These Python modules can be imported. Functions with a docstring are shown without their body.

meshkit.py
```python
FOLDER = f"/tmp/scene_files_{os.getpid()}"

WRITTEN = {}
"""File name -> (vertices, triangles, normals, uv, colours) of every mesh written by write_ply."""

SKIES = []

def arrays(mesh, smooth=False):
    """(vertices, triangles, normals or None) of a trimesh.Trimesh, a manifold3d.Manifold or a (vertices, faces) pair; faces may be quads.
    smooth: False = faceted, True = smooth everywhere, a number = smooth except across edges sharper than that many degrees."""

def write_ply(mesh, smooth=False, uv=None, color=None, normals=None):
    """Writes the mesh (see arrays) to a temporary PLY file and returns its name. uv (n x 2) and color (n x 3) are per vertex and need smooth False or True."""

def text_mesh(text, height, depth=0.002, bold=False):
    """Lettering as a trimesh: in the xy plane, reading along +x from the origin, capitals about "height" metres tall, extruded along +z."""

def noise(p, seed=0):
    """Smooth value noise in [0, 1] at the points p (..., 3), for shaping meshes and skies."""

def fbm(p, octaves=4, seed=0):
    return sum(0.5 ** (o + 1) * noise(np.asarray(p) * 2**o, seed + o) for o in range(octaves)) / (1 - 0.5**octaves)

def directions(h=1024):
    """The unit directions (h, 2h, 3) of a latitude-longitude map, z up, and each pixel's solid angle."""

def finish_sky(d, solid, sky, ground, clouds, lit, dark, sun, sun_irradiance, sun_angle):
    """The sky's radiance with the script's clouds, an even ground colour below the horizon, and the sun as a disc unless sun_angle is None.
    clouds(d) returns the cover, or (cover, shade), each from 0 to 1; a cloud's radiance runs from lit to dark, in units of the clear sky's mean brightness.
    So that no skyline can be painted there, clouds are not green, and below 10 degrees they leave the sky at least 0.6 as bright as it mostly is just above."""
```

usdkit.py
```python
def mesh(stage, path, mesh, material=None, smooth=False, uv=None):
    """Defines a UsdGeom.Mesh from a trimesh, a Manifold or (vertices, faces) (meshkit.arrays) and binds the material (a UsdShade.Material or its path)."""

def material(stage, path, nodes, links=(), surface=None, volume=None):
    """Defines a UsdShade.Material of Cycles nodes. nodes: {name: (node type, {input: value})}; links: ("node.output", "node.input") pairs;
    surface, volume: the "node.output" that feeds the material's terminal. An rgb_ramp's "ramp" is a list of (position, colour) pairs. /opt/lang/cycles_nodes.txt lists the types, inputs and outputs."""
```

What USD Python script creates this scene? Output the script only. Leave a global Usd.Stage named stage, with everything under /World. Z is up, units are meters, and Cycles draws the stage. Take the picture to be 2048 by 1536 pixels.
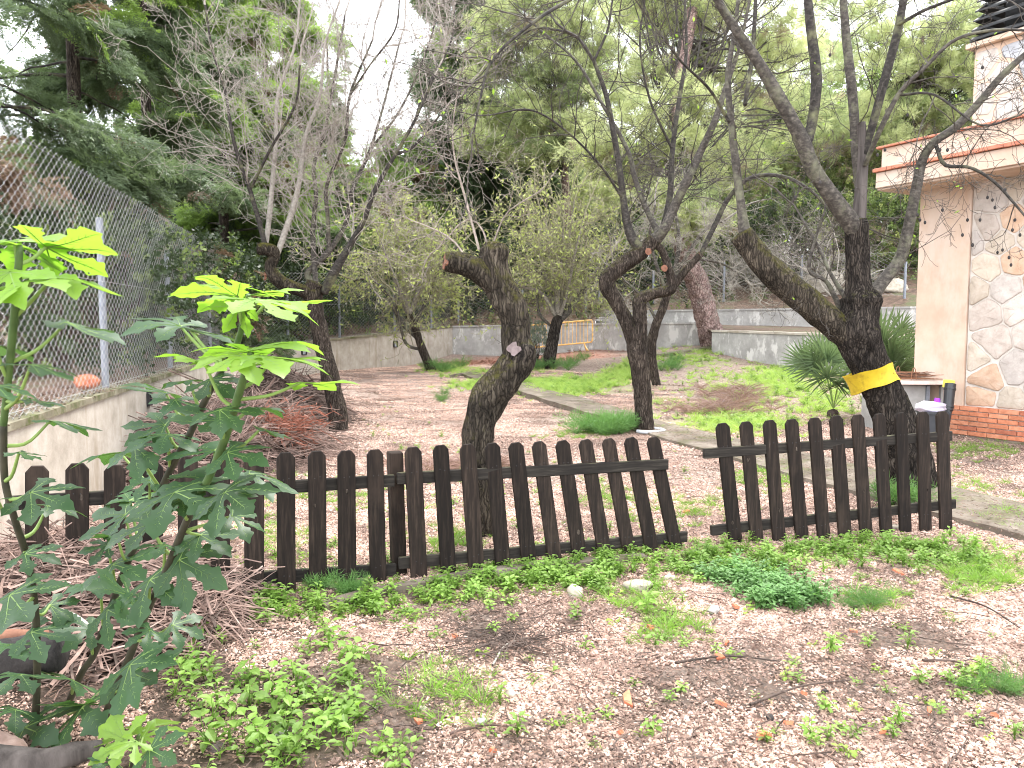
import math
import numpy as np, trimesh, usdkit, meshkit
from pxr import Usd, UsdGeom, UsdLux, UsdShade, Gf, Sdf, Vt
from scipy.interpolate import RBFInterpolator
from scipy.spatial import Delaunay
from scipy.spatial.transform import Rotation as Rot
from shapely.geometry import Polygon, Point, LineString, box as sbox
from shapely.ops import unary_union
import shapely

stage = Usd.Stage.CreateInMemory()
UsdGeom.SetStageUpAxis(stage, UsdGeom.Tokens.z)
UsdGeom.SetStageMetersPerUnit(stage, 1.0)
UsdGeom.Xform.Define(stage, '/World')
UsdGeom.Scope.Define(stage, '/World/Looks')

# ------------------------------------------------------------------ camera, sky, sun
EYE, FPX, PITCH = 1.5, 1538.0, math.radians(4.2)
EXPOSURE = 2.4
cam = UsdGeom.Camera.Define(stage, '/World/camera')
cam.CreateHorizontalApertureAttr(36.0)
cam.CreateVerticalApertureAttr(27.0)
cam.CreateFocalLengthAttr(36.0 * FPX / 2048)
cam.CreateExposureAttr(EXPOSURE)
cam.AddTranslateOp().Set(Gf.Vec3d(0, 0, EYE))
cam.AddRotateXOp().Set(90 - math.degrees(PITCH))

SUN_EL, SUN_AZ = math.radians(58), math.radians(-150)      # high overcast light, from behind on the left
def sky_material():
    return usdkit.material(stage, '/World/Looks/sky', {
        'tc': ('texture_coordinate', {}),
        'sky': ('sky_texture', {'sky_type': 'single_scattering', 'sun_disc': False, 'sun_elevation': SUN_EL, 'sun_rotation': SUN_AZ, 'altitude': 50.0, 'air_density': 1.0, 'aerosol_density': 2.0}),
        'map': ('mapping', {'scale': (1.0, 1.0, 2.6)}),
        'n': ('noise_texture', {'scale': 2.2, 'detail': 6.0, 'roughness': 0.6}),
        'cl': ('rgb_ramp', {'ramp': [(0.25, (6.2, 6.5, 7.0)), (0.75, (9.6, 9.7, 9.9))]}),
        'mx': ('mix_color', {'fac': 0.88}),
        'bg': ('background_shader', {'strength': 0.1})},
        [('tc.generated', 'map.vector'), ('map.vector', 'n.vector'), ('n.fac', 'cl.fac'), ('sky.color', 'mx.a'), ('cl.color', 'mx.b'), ('mx.result', 'bg.color')], surface='bg.background')
dome = UsdLux.DomeLight.Define(stage, '/World/sky')
UsdShade.MaterialBindingAPI.Apply(dome.GetPrim()).Bind(sky_material())
dome.GetPrim().SetCustomDataByKey('label', 'pale overcast sky showing between the trees')
dome.GetPrim().SetCustomDataByKey('kind', 'structure')
sun = UsdLux.DistantLight.Define(stage, '/World/sun')
sun.CreateIntensityAttr(0.38); sun.CreateAngleAttr(25.0); sun.CreateNormalizeAttr(True)
sun.CreateColorAttr(Gf.Vec3f(1.0, 0.965, 0.91))
sun.AddRotateZOp().Set(-math.degrees(SUN_AZ) + 180)
sun.AddRotateXOp().Set(-(90 - math.degrees(SUN_EL)))

# ------------------------------------------------------------------ helpers
RNG = np.random.default_rng(7)
CP, SP = math.cos(PITCH), math.sin(PITCH)
def ray(px, py):
    u = (np.asarray(px, float) - 1024) / FPX; v = (768 - np.asarray(py, float)) / FPX
    return np.stack([u, CP + v * SP, v * CP - SP], -1)
def P(px, py, Y):
    """The point of the place seen at pixel px, py of the photograph that lies Y metres ahead."""
    r = ray(px, py)
    return r * (np.asarray(Y, float) / r[..., 1])[..., None] + np.array([0, 0, EYE])

COUNT = {}
def path_for(parent, name):
    k = (str(parent), name); n = COUNT.get(k, 0); COUNT[k] = n + 1
    return f'{parent}/{name}' + (f'_{n:03d}' if n else '')
BASE = {}
def tag(prim, label=None, cat=None, group=None, kind=None):
    for k, v in (('label', label), ('category', cat), ('group', group), ('kind', kind)):
        if v: prim.SetCustomDataByKey(k, v)
def thing(name, label, cat=None, base=(0, 0, 0), group=None, kind=None):
    p = path_for('/World', name)
    x = UsdGeom.Xform.Define(stage, p); x.AddTranslateOp().Set(Gf.Vec3d(*map(float, base)))
    tag(x.GetPrim(), label, cat, group, kind); BASE[p] = np.array(base, float)
    return p
def vf(m):
    if isinstance(m, (tuple, list)): return np.asarray(m[0], float), np.asarray(m[1], int)
    if hasattr(m, 'to_mesh'):
        q = m.to_mesh(); return np.array(q.vert_properties[:, :3], float), np.array(q.tri_verts, int)
    return np.array(m.vertices, float), np.array(m.faces, int)
def part(parent, name, mesh, mat, label=None, smooth=False, kind=None, uv=None):
    p = path_for(parent, name); b = np.zeros(3)
    for k in BASE:
        if p.startswith(k + '/'): b = BASE[k]
    v, f = vf(mesh)
    m = usdkit.mesh(stage, p, (v - b, f), mat, smooth=smooth, uv=uv)
    tag(m.GetPrim(), label, kind=kind)
    return p
def single(name, mesh, mat, label, cat=None, group=None, kind=None, smooth=False):
    p = path_for('/World', name)
    v, f = vf(mesh); b = np.array([*((v.min(0) + v.max(0)) / 2)[:2], v[:, 2].min()])
    if kind == 'structure': b[:] = 0
    m = usdkit.mesh(stage, p, (v - b, f), mat, smooth=smooth)
    m.AddTranslateOp().Set(Gf.Vec3d(*b)); tag(m.GetPrim(), label, cat, group, kind); BASE[p] = b
    return p
def join(ms):
    vs, fs, n = [], [], 0
    for m in ms:
        v, f = vf(m); vs.append(v); fs.append(f + n); n += len(v)
    return np.vstack(vs), np.vstack(fs)
def norm(a): return a / (np.linalg.norm(a, axis=-1, keepdims=True) + 1e-12)
def quad(f): f = np.asarray(f); return np.vstack([f[:, [0, 1, 2]], f[:, [0, 2, 3]]])

def box(c, size, rot=None):
    """A box with small chamfers, centred on c; rot: 3x3 whose columns are its axes."""
    s = np.asarray(size, float) / 2; b = min(0.006, s.min() * .25)
    pts = []
    for sx in (-1, 1):
        for sy in (-1, 1):
            for sz in (-1, 1):
                q = np.array([sx, sy, sz])
                for k in range(3):
                    w = s - b; w[k] = s[k]; pts.append(q * w)
    h = trimesh.convex.convex_hull(np.array(pts))
    v = np.array(h.vertices)
    if rot is not None: v = v @ np.asarray(rot, float).T
    return v + np.asarray(c, float), np.array(h.faces)

def tubes(pts, rad, sides=3, cap=False):
    """Many tubes at once: pts M x N x 3, rad M x N."""
    pts = np.asarray(pts, float); rad = np.asarray(rad, float)
    if pts.ndim == 2: pts, rad = pts[None], rad[None]
    M, N, _ = pts.shape
    t = norm(np.gradient(pts, axis=1))
    mean = norm(pts[:, -1] - pts[:, 0])
    ref = np.where(np.abs(mean[:, 2:]) < .8, np.array([[0, 0, 1.]]), np.array([[1., 0.13, 0]]))
    a = norm(np.cross(t, ref[:, None, :])); b = np.cross(t, a)
    ang = np.arange(sides) * 2 * np.pi / sides
    v = pts[:, :, None] + rad[:, :, None, None] * (np.cos(ang)[None, None, :, None] * a[:, :, None] + np.sin(ang)[None, None, :, None] * b[:, :, None])
    i, j = np.meshgrid(np.arange(N - 1), np.arange(sides), indexing='ij')
    q = np.stack([i * sides + j, i * sides + (j + 1) % sides, (i + 1) * sides + (j + 1) % sides, (i + 1) * sides + j], -1).reshape(-1, 4)
    f1 = quad(q)
    if cap:
        e = [[0, k + 1, k] for k in range(1, sides - 1)] + [[(N - 1) * sides, (N - 1) * sides + k, (N - 1) * sides + k + 1] for k in range(1, sides - 1)]
        f1 = np.vstack([f1, e])
    f = (f1[None] + (np.arange(M) * N * sides)[:, None, None]).reshape(-1, 3)
    return v.reshape(-1, 3), f
def spline(pts, n):
    """Catmull-Rom through the rows (any columns), n rows out."""
    p = np.asarray(pts, float); p = np.vstack([2 * p[0] - p[1], p, 2 * p[-1] - p[-2]])
    u = np.linspace(0, len(p) - 3 - 1e-9, n); i = u.astype(int); t = (u - i)[:, None]
    a, b, c, d = p[i], p[i + 1], p[i + 2], p[i + 3]
    return .5 * (2 * b + (c - a) * t + (2 * a - 5 * b + 4 * c - d) * t**2 + (3 * b - a - 3 * c + d) * t**3)
def bark_tube(pts, rad, sides=24, step=.025, rough=.12, seed=0, cap=True, grain=(26, 5), knots=()):
    """A trunk or limb through pts with radii rad, its surface broken into lengthwise ridges."""
    p = np.hstack([np.asarray(pts, float), np.asarray(rad, float)[:, None]])
    L = np.linalg.norm(np.diff(p[:, :3], axis=0), axis=1).sum()
    q = spline(p, max(6, int(L / step))); c, r = q[:, :3], q[:, 3]
    t = norm(np.gradient(c, axis=0)); a = np.zeros_like(c); a[0] = norm(np.cross(t[0], [0.3, 1, 0.2]))
    for k in range(1, len(c)): a[k] = norm(a[k - 1] - t[k] * (a[k - 1] @ t[k]))
    b = np.cross(t, a); ang = np.arange(sides) * 2 * np.pi / sides
    s = np.concatenate([[0], np.cumsum(np.linalg.norm(np.diff(c, axis=0), axis=1))])
    cs, sn = np.cos(ang), np.sin(ang)
    S = np.broadcast_to(s[:, None], (len(s), sides)); R = r[:, None]
    q3 = np.stack([np.broadcast_to(cs, S.shape) * R * grain[0], np.broadcast_to(sn, S.shape) * R * grain[0], S * grain[1]], -1)
    nz = meshkit.fbm(q3 + seed * 17.3, 3, seed); ridge = 1 - np.abs(2 * nz - 1) * 2
    big = meshkit.fbm(np.stack([np.broadcast_to(cs, S.shape) * 1.3, np.broadcast_to(sn, S.shape) * 1.3, S * 4], -1) + seed, 2, seed + 5) - .5
    rr = R * (1 + rough * ridge + rough * 2.2 * big)
    for (u, th, amp, w) in knots:
        rr = rr + R * amp * np.exp(-((S - u * L) / w) ** 2 - ((np.angle(np.exp(1j * (ang - th)))) / .6) ** 2)
    v = c[:, None] + rr[..., None] * (cs[None, :, None] * a[:, None] + sn[None, :, None] * b[:, None])
    i, j = np.meshgrid(np.arange(len(c) - 1), np.arange(sides), indexing='ij')
    f = quad(np.stack([i * sides + j, i * sides + (j + 1) % sides, (i + 1) * sides + (j + 1) % sides, (i + 1) * sides + j], -1).reshape(-1, 4))
    v = v.reshape(-1, 3)
    if cap:
        n = len(v); v = np.vstack([v, c[:1], c[-1:] + t[-1:] * r[-1] * .25])
        k = np.arange(sides); e = (len(c) - 1) * sides
        f = np.vstack([f, np.stack([np.full(sides, n), (k + 1) % sides, k], 1), np.stack([np.full(sides, n + 1), e + k, e + (k + 1) % sides], 1)])
    return v, f
def wob(m, amp, freq, seed=0):
    v, f = vf(m)
    d = np.stack([meshkit.fbm(v * freq + 31 * k, 3, seed + k) - .5 for k in range(3)], -1)
    return v + d * amp * 2, f
def rock(c, size, seed, sub=2, rough=.35):
    m = trimesh.creation.icosphere(sub); v = np.array(m.vertices)
    v = v * (1 + rough * 2 * (meshkit.fbm(v * 1.4 + seed * 7.7, 3, seed)[:, None] - .5))
    v = np.sign(v) * np.abs(v) ** .85
    return v * np.asarray(size) / 2 @ Rot.from_euler('z', seed * 1.7).as_matrix().T + np.asarray(c), np.array(m.faces)
def instancer(path, protos, idx, pos, rot, scale, label=None, cat=None, kind='stuff', group=None):
    """protos: (name, mesh, material). rot: a scipy Rotation."""
    pi = UsdGeom.PointInstancer.Define(stage, path); targets = []
    for nm, m, mat in protos:
        q = path_for(path, nm); usdkit.mesh(stage, q, m, mat); targets.append(q)
    pi.CreatePrototypesRel().SetTargets([Sdf.Path(t) for t in targets])
    b = np.zeros(3)
    for k in BASE:
        if path.startswith(k + '/'): b = BASE[k]
    pi.CreateProtoIndicesAttr(Vt.IntArray.FromNumpy(np.asarray(idx, np.int32)))
    pi.CreatePositionsAttr(Vt.Vec3fArray.FromNumpy((np.asarray(pos) - b).astype(np.float32)))
    q = rot.as_quat()
    pi.CreateOrientationsAttr(Vt.QuathArray([Gf.Quath(float(w), float(x), float(y), float(z)) for x, y, z, w in q]))
    s = np.asarray(scale, float); s = np.repeat(s[:, None], 3, 1) if s.ndim == 1 else s
    pi.CreateScalesAttr(Vt.Vec3fArray.FromNumpy(s.astype(np.float32)))
    tag(pi.GetPrim(), label, cat, group, kind)
    return path

# ------------------------------------------------------------------ the ground's shape
_ctl = [(650, 746, 20.2), (740, 738, 21.8), (821, 732, 24), (905, 708, 27), (1050, 712, 26.2), (1186, 700, 25), (1256, 706, 23.8), (1400, 690, 22.5), (1433, 708, 20), (1587, 738, 17.5), (1650, 747, 16.3), (850, 742, 19.5), (1100, 733, 20.5), (1312, 772, 15.5), (1140, 750, 18)]
_c = np.array([P(*q) for q in _ctl])
_z = [(x, y, 0.0) for y in (-6, -1, 3, 6, 9, 11.3) for x in (-9, -4, 0, 4, 9)] + [(-6.2, 17.5, .16), (9, 14, .12), (14, 20, .5), (-10, 22, .2), (3, 30, .9), (-6, 30, .5), (12, 27, 1.0)]
_pts = np.vstack([_c, np.array(_z)])
_rbf = RBFInterpolator(_pts[:, :2], _pts[:, 2], kernel='thin_plate_spline', smoothing=.02)
def G0(x, y):
    q = np.stack([np.clip(np.asarray(x, float), -14, 14), np.clip(np.asarray(y, float), -6, 30)], -1)
    z = np.clip(_rbf(q.reshape(-1, 2)).reshape(q.shape[:-1]), -.05, 1.1)
    w = np.clip((np.asarray(y, float) - 9.5) / 3, 0, 1)
    return z * w
def g(x, y):
    x = np.asarray(x, float); y = np.asarray(y, float)
    return G0(x, y) + .05 * (meshkit.fbm(np.stack([x * .8, y * .8, 0 * x], -1), 3, 3) - .5) + .018 * (meshkit.fbm(np.stack([x * 5, y * 5, 0 * x], -1), 2, 9) - .5)
def onground(px, py, it=7):
    px = np.asarray(px, float); py = np.asarray(py, float); r = ray(px, py); z = np.zeros(px.shape)
    for _ in range(it):
        t = np.clip((z - EYE) / np.minimum(r[..., 2], -.012), 0, 60)
        q = r * t[..., None]; z = g(q[..., 0], q[..., 1])
    return np.stack([q[..., 0], q[..., 1], z], -1)
# ------------------------------------------------------------------ materials
def look(name, stops, scale=8, stretch=(1, 1, 1), detail=6, nrough=.6, rough=.8, bump=.4, dist=.01, var=0, blotch=None, spec=.3, moss=None, metal=0, trans=None, coat=None, bscale=None, hsvv=None, distort=0, ISL=1.0):
    """Principled material: a stretched noise through a ramp; blotch=(colour, scale, lo, hi, stretch) stains; moss=(colour, lo, hi) on upward faces; trans=(colour, part) lets light through; var varies the value per copy."""
    N = {'geo': ('geometry', {}), 'map': ('mapping', {'scale': stretch}), 'n': ('noise_texture', {'scale': float(scale), 'detail': float(detail), 'roughness': float(nrough), 'distortion': float(distort)}),
         'r': ('rgb_ramp', {'ramp': stops}), 'p': ('principled_bsdf', {'roughness': float(rough), 'specular_ior_level': float(spec), 'metallic': float(metal)})}
    L = [('geo.position', 'map.vector'), ('map.vector', 'n.vector'), ('n.fac', 'r.fac')]
    col = 'r.color'
    if blotch:
        c, sc, lo, hi, st = blotch
        N |= {'bm': ('mapping', {'scale': st}), 'bn': ('noise_texture', {'scale': float(sc), 'detail': 5.0, 'roughness': .65}), 'bf': ('map_range', {'from_min': float(lo), 'from_max': float(hi), 'clamp': True}), 'bx': ('mix_color', {'b': c})}
        L += [('geo.position', 'bm.vector'), ('bm.vector', 'bn.vector'), ('bn.fac', 'bf.value'), ('bf.result', 'bx.fac'), (col, 'bx.a')]; col = 'bx.result'
    if moss:
        c, lo, hi = moss
        N |= {'sx': ('separate_xyz', {}), 'mn': ('noise_texture', {'scale': 9.0, 'detail': 4.0}), 'ma': ('math', {'math_type': 'multiply'}), 'mf': ('map_range', {'from_min': float(lo), 'from_max': float(hi), 'clamp': True}), 'mx': ('mix_color', {'b': c}),
              'ad': ('math', {'math_type': 'add', 'value2': .45})}
        L += [('geo.normal', 'sx.vector'), ('geo.position', 'mn.vector'), ('mn.fac', 'ma.value1'), ('sx.z', 'ad.value1'), ('ad.value', 'ma.value2'), ('ma.value', 'mf.value'), ('mf.result', 'mx.fac'), (col, 'mx.a')]; col = 'mx.result'
    if var:
        N |= {'oi': ('object_info', {}), 'hk': ('math', {'math_type': 'multiply', 'value2': ISL}), 'ha': ('math', {'math_type': 'add'}), 'hf': ('math', {'math_type': 'fraction'}), 'vr': ('map_range', {'from_min': 0.0, 'from_max': 1.0, 'to_min': 1 - var, 'to_max': 1 + var}), 'hs': ('hsv', {'saturation': 1.0})}
        L += [('oi.random', 'ha.value1'), ('geo.random_per_island', 'hk.value1'), ('hk.value', 'ha.value2'), ('ha.value', 'hf.value1'), ('hf.value', 'vr.value'), ('vr.result', 'hs.value'), (col, 'hs.color')]; col = 'hs.color'
        if hsvv:
            N['hr'] = ('map_range', {'from_min': 0.0, 'from_max': 1.0, 'to_min': .5 - hsvv, 'to_max': .5 + hsvv}); L += [('geo.random_per_island', 'hr.value'), ('hr.result', 'hs.hue')]
    L.append((col, 'p.base_color'))
    if bump:
        N['b'] = ('bump', {'strength': float(bump), 'distance': float(dist)})
        src = 'n.fac'
        if bscale:
            N['b2'] = ('noise_texture', {'scale': float(bscale), 'detail': 6.0, 'roughness': .7}); L.append(('map.vector', 'b2.vector')); src = 'b2.fac'
        L += [(src, 'b.height'), ('b.normal', 'p.normal')]
    surf = 'p.BSDF'
    if trans:
        c, k = trans
        N |= {'tr': ('translucent_bsdf', {'color': c}), 'mc': ('mix_closure', {'fac': float(k)})}
        L += [('p.BSDF', 'mc.closure1'), ('tr.BSDF', 'mc.closure2')]; surf = 'mc.closure'
    return usdkit.material(stage, '/World/Looks/' + name, N, L, surface=surf)

M = {}
def bark(name, crack, mid, ridge, moss, sc=46, st=.11):
    """Furrowed bark: cracks between lengthwise plates, moss on the upward side."""
    N = {'geo': ('geometry', {}), 'dn': ('noise_texture', {'scale': 9.0, 'detail': 4.0}), 'dv': ('vector_math', {'math_type': 'scale', 'scale': .07}) , 'av': ('vector_math', {'math_type': 'add'}), 'map': ('mapping', {'scale': (1, 1, st)}),
         'v': ('voronoi_texture', {'scale': float(sc), 'feature': 'distance_to_edge'}), 'n': ('noise_texture', {'scale': 26.0, 'detail': 8.0, 'roughness': .75}), 'nr': ('map_range', {'from_min': .32, 'from_max': .68, 'to_min': .12, 'to_max': 1.0, 'clamp': True}), 'h2': ('math', {'math_type': 'power', 'value2': .45}), 'h': ('map_range', {'from_min': 0.0, 'from_max': .3, 'clamp': True}), 'hm': ('math', {'math_type': 'multiply'}),
         'r': ('rgb_ramp', {'ramp': [(0.04, crack), (.4, mid), (.85, ridge)]}), 'p': ('principled_bsdf', {'roughness': .9, 'specular_ior_level': .12}), 'b': ('bump', {'strength': 1.0, 'distance': .035}),
         'bn': ('noise_texture', {'scale': 5.0, 'detail': 4.0}), 'bm': ('map_range', {'from_min': .35, 'from_max': .65, 'to_min': .72, 'to_max': 1.3, 'clamp': True}), 'hs': ('hsv', {})}
    L = [('geo.position', 'dn.vector'), ('dn.color', 'dv.vector1'), ('geo.position', 'av.vector1'), ('dv.vector', 'av.vector2'), ('av.vector', 'map.vector'), ('map.vector', 'v.vector'), ('map.vector', 'n.vector'), ('v.distance', 'h.value'), ('h.result', 'h2.value1'), ('h2.value', 'hm.value1'), ('n.fac', 'nr.value'), ('nr.result', 'hm.value2'), ('hm.value', 'r.fac'), ('hm.value', 'b.height'), ('b.normal', 'p.normal'),
         ('geo.position', 'bn.vector'), ('bn.fac', 'bm.value'), ('bm.result', 'hs.value'), ('r.color', 'hs.color')]
    col = 'hs.color'
    if moss:
        c, lo, hi = moss
        N |= {'sx': ('separate_xyz', {}), 'mn': ('noise_texture', {'scale': 16.0, 'detail': 6.0, 'roughness': .75}), 'mr': ('map_range', {'from_min': .32, 'from_max': .68, 'clamp': True}), 'ad': ('math', {'math_type': 'add', 'value2': .3}), 'ma': ('math', {'math_type': 'multiply'}), 'mf': ('map_range', {'from_min': float(lo) - .2, 'from_max': float(hi) - .1, 'clamp': True}), 'mx': ('mix_color', {'b': c})}
        L += [('geo.normal', 'sx.vector'), ('geo.position', 'mn.vector'), ('mn.fac', 'mr.value'), ('mr.result', 'ma.value1'), ('sx.z', 'ad.value1'), ('ad.value', 'ma.value2'), ('ma.value', 'mf.value'), ('mf.result', 'mx.fac'), (col, 'mx.a')]; col = 'mx.result'
    L.append((col, 'p.base_color')); return usdkit.material(stage, '/World/Looks/' + name, N, L, surface='p.BSDF')
M['bark'] = bark('bark', (.009, .007, .0056), (.056, .043, .034), (.165, .134, .108), ((.085, .08, .025), .55, .95))
M['bark_mossy'] = bark('bark_mossy', (.008, .0066, .005), (.055, .044, .033), (.165, .137, .104), ((.105, .098, .022), .42, .85))
M['bark_dark'] = bark('bark_dark', (.005, .0042, .0036), (.036, .029, .024), (.13, .107, .087), ((.085, .08, .03), .62, 1.0))
M['limb'] = look('limb', [(.3, (.018, .0155, .013)), (.5, (.05, .043, .036)), (.75, (.14, .123, .104))], 24, (1, 1, 1.6), bump=.5, dist=.008, spec=.25, blotch=((.14, .14, .09), 5, .5, .7, (1, 1, 1)))
M['limb_dark'] = look('limb_dark', [(.3, (.009, .008, .007)), (.5, (.027, .023, .0195)), (.75, (.08, .07, .06))], 24, (1, 1, 1.6), bump=.5, dist=.008, spec=.25, blotch=((.13, .13, .07), 5, .52, .7, (1, 1, 1)))
M['twig'] = look('twig', [(.3, (.11, .09, .075)), (.7, (.26, .22, .185))], 30, bump=0, var=.4, spec=.2)
M['limb_pale'] = look('limb_pale', [(.3, (.06, .052, .044)), (.5, (.17, .15, .125)), (.75, (.36, .325, .28))], 24, (1, 1, 1.6), bump=.5, dist=.008, spec=.2, blotch=((.07, .06, .05), 9, .55, .7, (1, 1, 1)))
M['twig_grey'] = look('twig_grey', [(.3, (.15, .13, .112)), (.7, (.36, .325, .285))], 30, bump=0, var=.5, spec=.15)
M['twig_olive'] = look('twig_olive', [(.3, (.2, .18, .11)), (.7, (.4, .37, .25))], 30, bump=0, var=.4, spec=.15)
M['twig_dark'] = look('twig_dark', [(.3, (.03, .026, .022)), (.7, (.09, .077, .065))], 30, bump=0, var=.4, spec=.2)
M['twig_pale'] = look('twig_pale', [(.3, (.22, .2, .17)), (.7, (.42, .38, .33))], 30, bump=0, var=.3, spec=.2)
M['pine_bark'] = bark('pine_bark', (.06, .036, .032), (.25, .17, .152), (.42, .325, .295), None, 17, .5)
M['dead_wood'] = look('dead_wood', [(.3, (.02, .016, .014)), (.7, (.14, .12, .11))], 12, (1, 1, .1), bump=.8, dist=.02, spec=.2)
M['cut_wood'] = look('cut_wood', [(.3, (.1, .04, .025)), (.7, (.22, .105, .065))], 20, bump=.3, var=0)
M['cut_wood_pale'] = look('cut_wood_pale', [(.3, (.09, .065, .062)), (.7, (.2, .155, .15))], 25, bump=.3)
M['picket'] = look('picket', [(.25, (.0045, .0034, .0028)), (.5, (.0125, .0088, .0068)), (.66, (.03, .021, .016)), (.82, (.095, .074, .058))], 11, (5, 5, .32), bump=.55, dist=.004, rough=.75, var=.35, spec=.14, nrough=.7, blotch=((.035, .024, .018), 3.2, .55, .75, (1, 1, .5)))
M['rail'] = look('rail', [(.25, (.006, .005, .0045)), (.5, (.016, .0135, .0115)), (.75, (.05, .043, .035))], 9, (.35, .35, 6), bump=.5, dist=.004, rough=.78, var=.2, spec=.14, nrough=.7, moss=((.075, .072, .04), .6, .9))
M['concrete'] = look('concrete', [(.25, (.25, .22, .18)), (.5, (.38, .34, .29)), (.75, (.5, .46, .41))], 3.2, bump=.25, dist=.01, nrough=.7, blotch=((.2, .15, .09), 3.0, .55, .8, (1.6, 1.6, .2)), spec=.2, bscale=40)
M['concrete_grey'] = look('concrete_grey', [(.25, (.21, .2, .19)), (.5, (.31, .3, .285)), (.75, (.44, .425, .4))], 2.4, bump=.3, dist=.01, nrough=.72, blotch=((.5, .485, .46), 2.6, .55, .62, (1.5, 1.5, .7)), spec=.2, bscale=30)
M['cap'] = look('cap', [(.3, (.1, .09, .06)), (.55, (.19, .17, .12)), (.8, (.3, .28, .22))], 7, bump=.5, dist=.01, blotch=((.07, .08, .025), 4, .48, .62, (1, 1, 1)), spec=.2)
M['path'] = look('path', [(.25, (.07, .055, .042)), (.5, (.14, .115, .09)), (.75, (.24, .205, .17))], 3.5, bump=.4, dist=.01, blotch=((.085, .085, .035), 2.6, .5, .66, (1, 1, 1)), spec=.2, bscale=50)
M['kerb'] = look('kerb', [(.25, (.11, .088, .068)), (.5, (.2, .165, .13)), (.75, (.31, .265, .22))], 9, bump=.5, dist=.01, spec=.15, blotch=((.08, .075, .035), 4, .5, .66, (1, 1, 1)))
M['plaster'] = look('plaster', [(.25, (.42, .295, .22)), (.5, (.49, .365, .28)), (.75, (.55, .44, .36))], 2.2, bump=.15, dist=.004, blotch=((.54, .44, .37), 1.6, .48, .7, (1.4, 1.4, .6)), spec=.2, bscale=60)
M['mortar'] = look('mortar', [(.3, (.45, .405, .36)), (.7, (.56, .515, .47))], 12, bump=.5, dist=.01, spec=.2)
for k, (a, b, c) in enumerate([((.33, .275, .235), (.46, .395, .345), (.57, .505, .455)), ((.38, .32, .275), (.5, .435, .385), (.6, .54, .49)), ((.31, .27, .24), (.42, .375, .34), (.53, .48, .44)), ((.4, .25, .165), (.5, .345, .245), (.55, .44, .35)), ((.36, .3, .235), (.47, .4, .325), (.56, .49, .42))]):
    M[f'stone{k}'] = look(f'stone_{k}', [(.25, a), (.5, b), (.78, c)], 7, bump=.5, dist=.015, nrough=.68, spec=.2, bscale=25, var=.12)
for k, (a, b) in enumerate([((.34, .115, .06), (.5, .2, .11)), ((.38, .14, .075), (.55, .25, .15)), ((.27, .085, .05), (.42, .155, .09))]):
    M[f'brick{k}'] = look(f'brick_{k}', [(.3, a), (.7, b)], 16, bump=.35, dist=.004, var=.15, spec=.2)
M['terracotta'] = look('terracotta', [(.3, (.36, .1, .05)), (.7, (.52, .19, .1))], 18, bump=.3, dist=.004, var=.15)
M['tile'] = look('tile', [(.3, (.38, .13, .08)), (.7, (.5, .21, .13))], 9, bump=.2, dist=.004, var=.12, rough=.6)
M['galv'] = look('galv', [(.3, (.14, .152, .175)), (.7, (.22, .235, .265))], 20, bump=.05, rough=.45, metal=.35, spec=.5)
M['wire'] = look('wire', [(.3, (.24, .24, .24)), (.7, (.4, .4, .4))], 20, bump=0, rough=.45, metal=.4, spec=.5)
M['yellow_paint'] = look('yellow_paint', [(.3, (.6, .34, .09)), (.7, (.7, .45, .16))], 12, bump=.1, rough=.45, blotch=((.4, .17, .05), 10, .6, .72, (1, 1, 1)))
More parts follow.
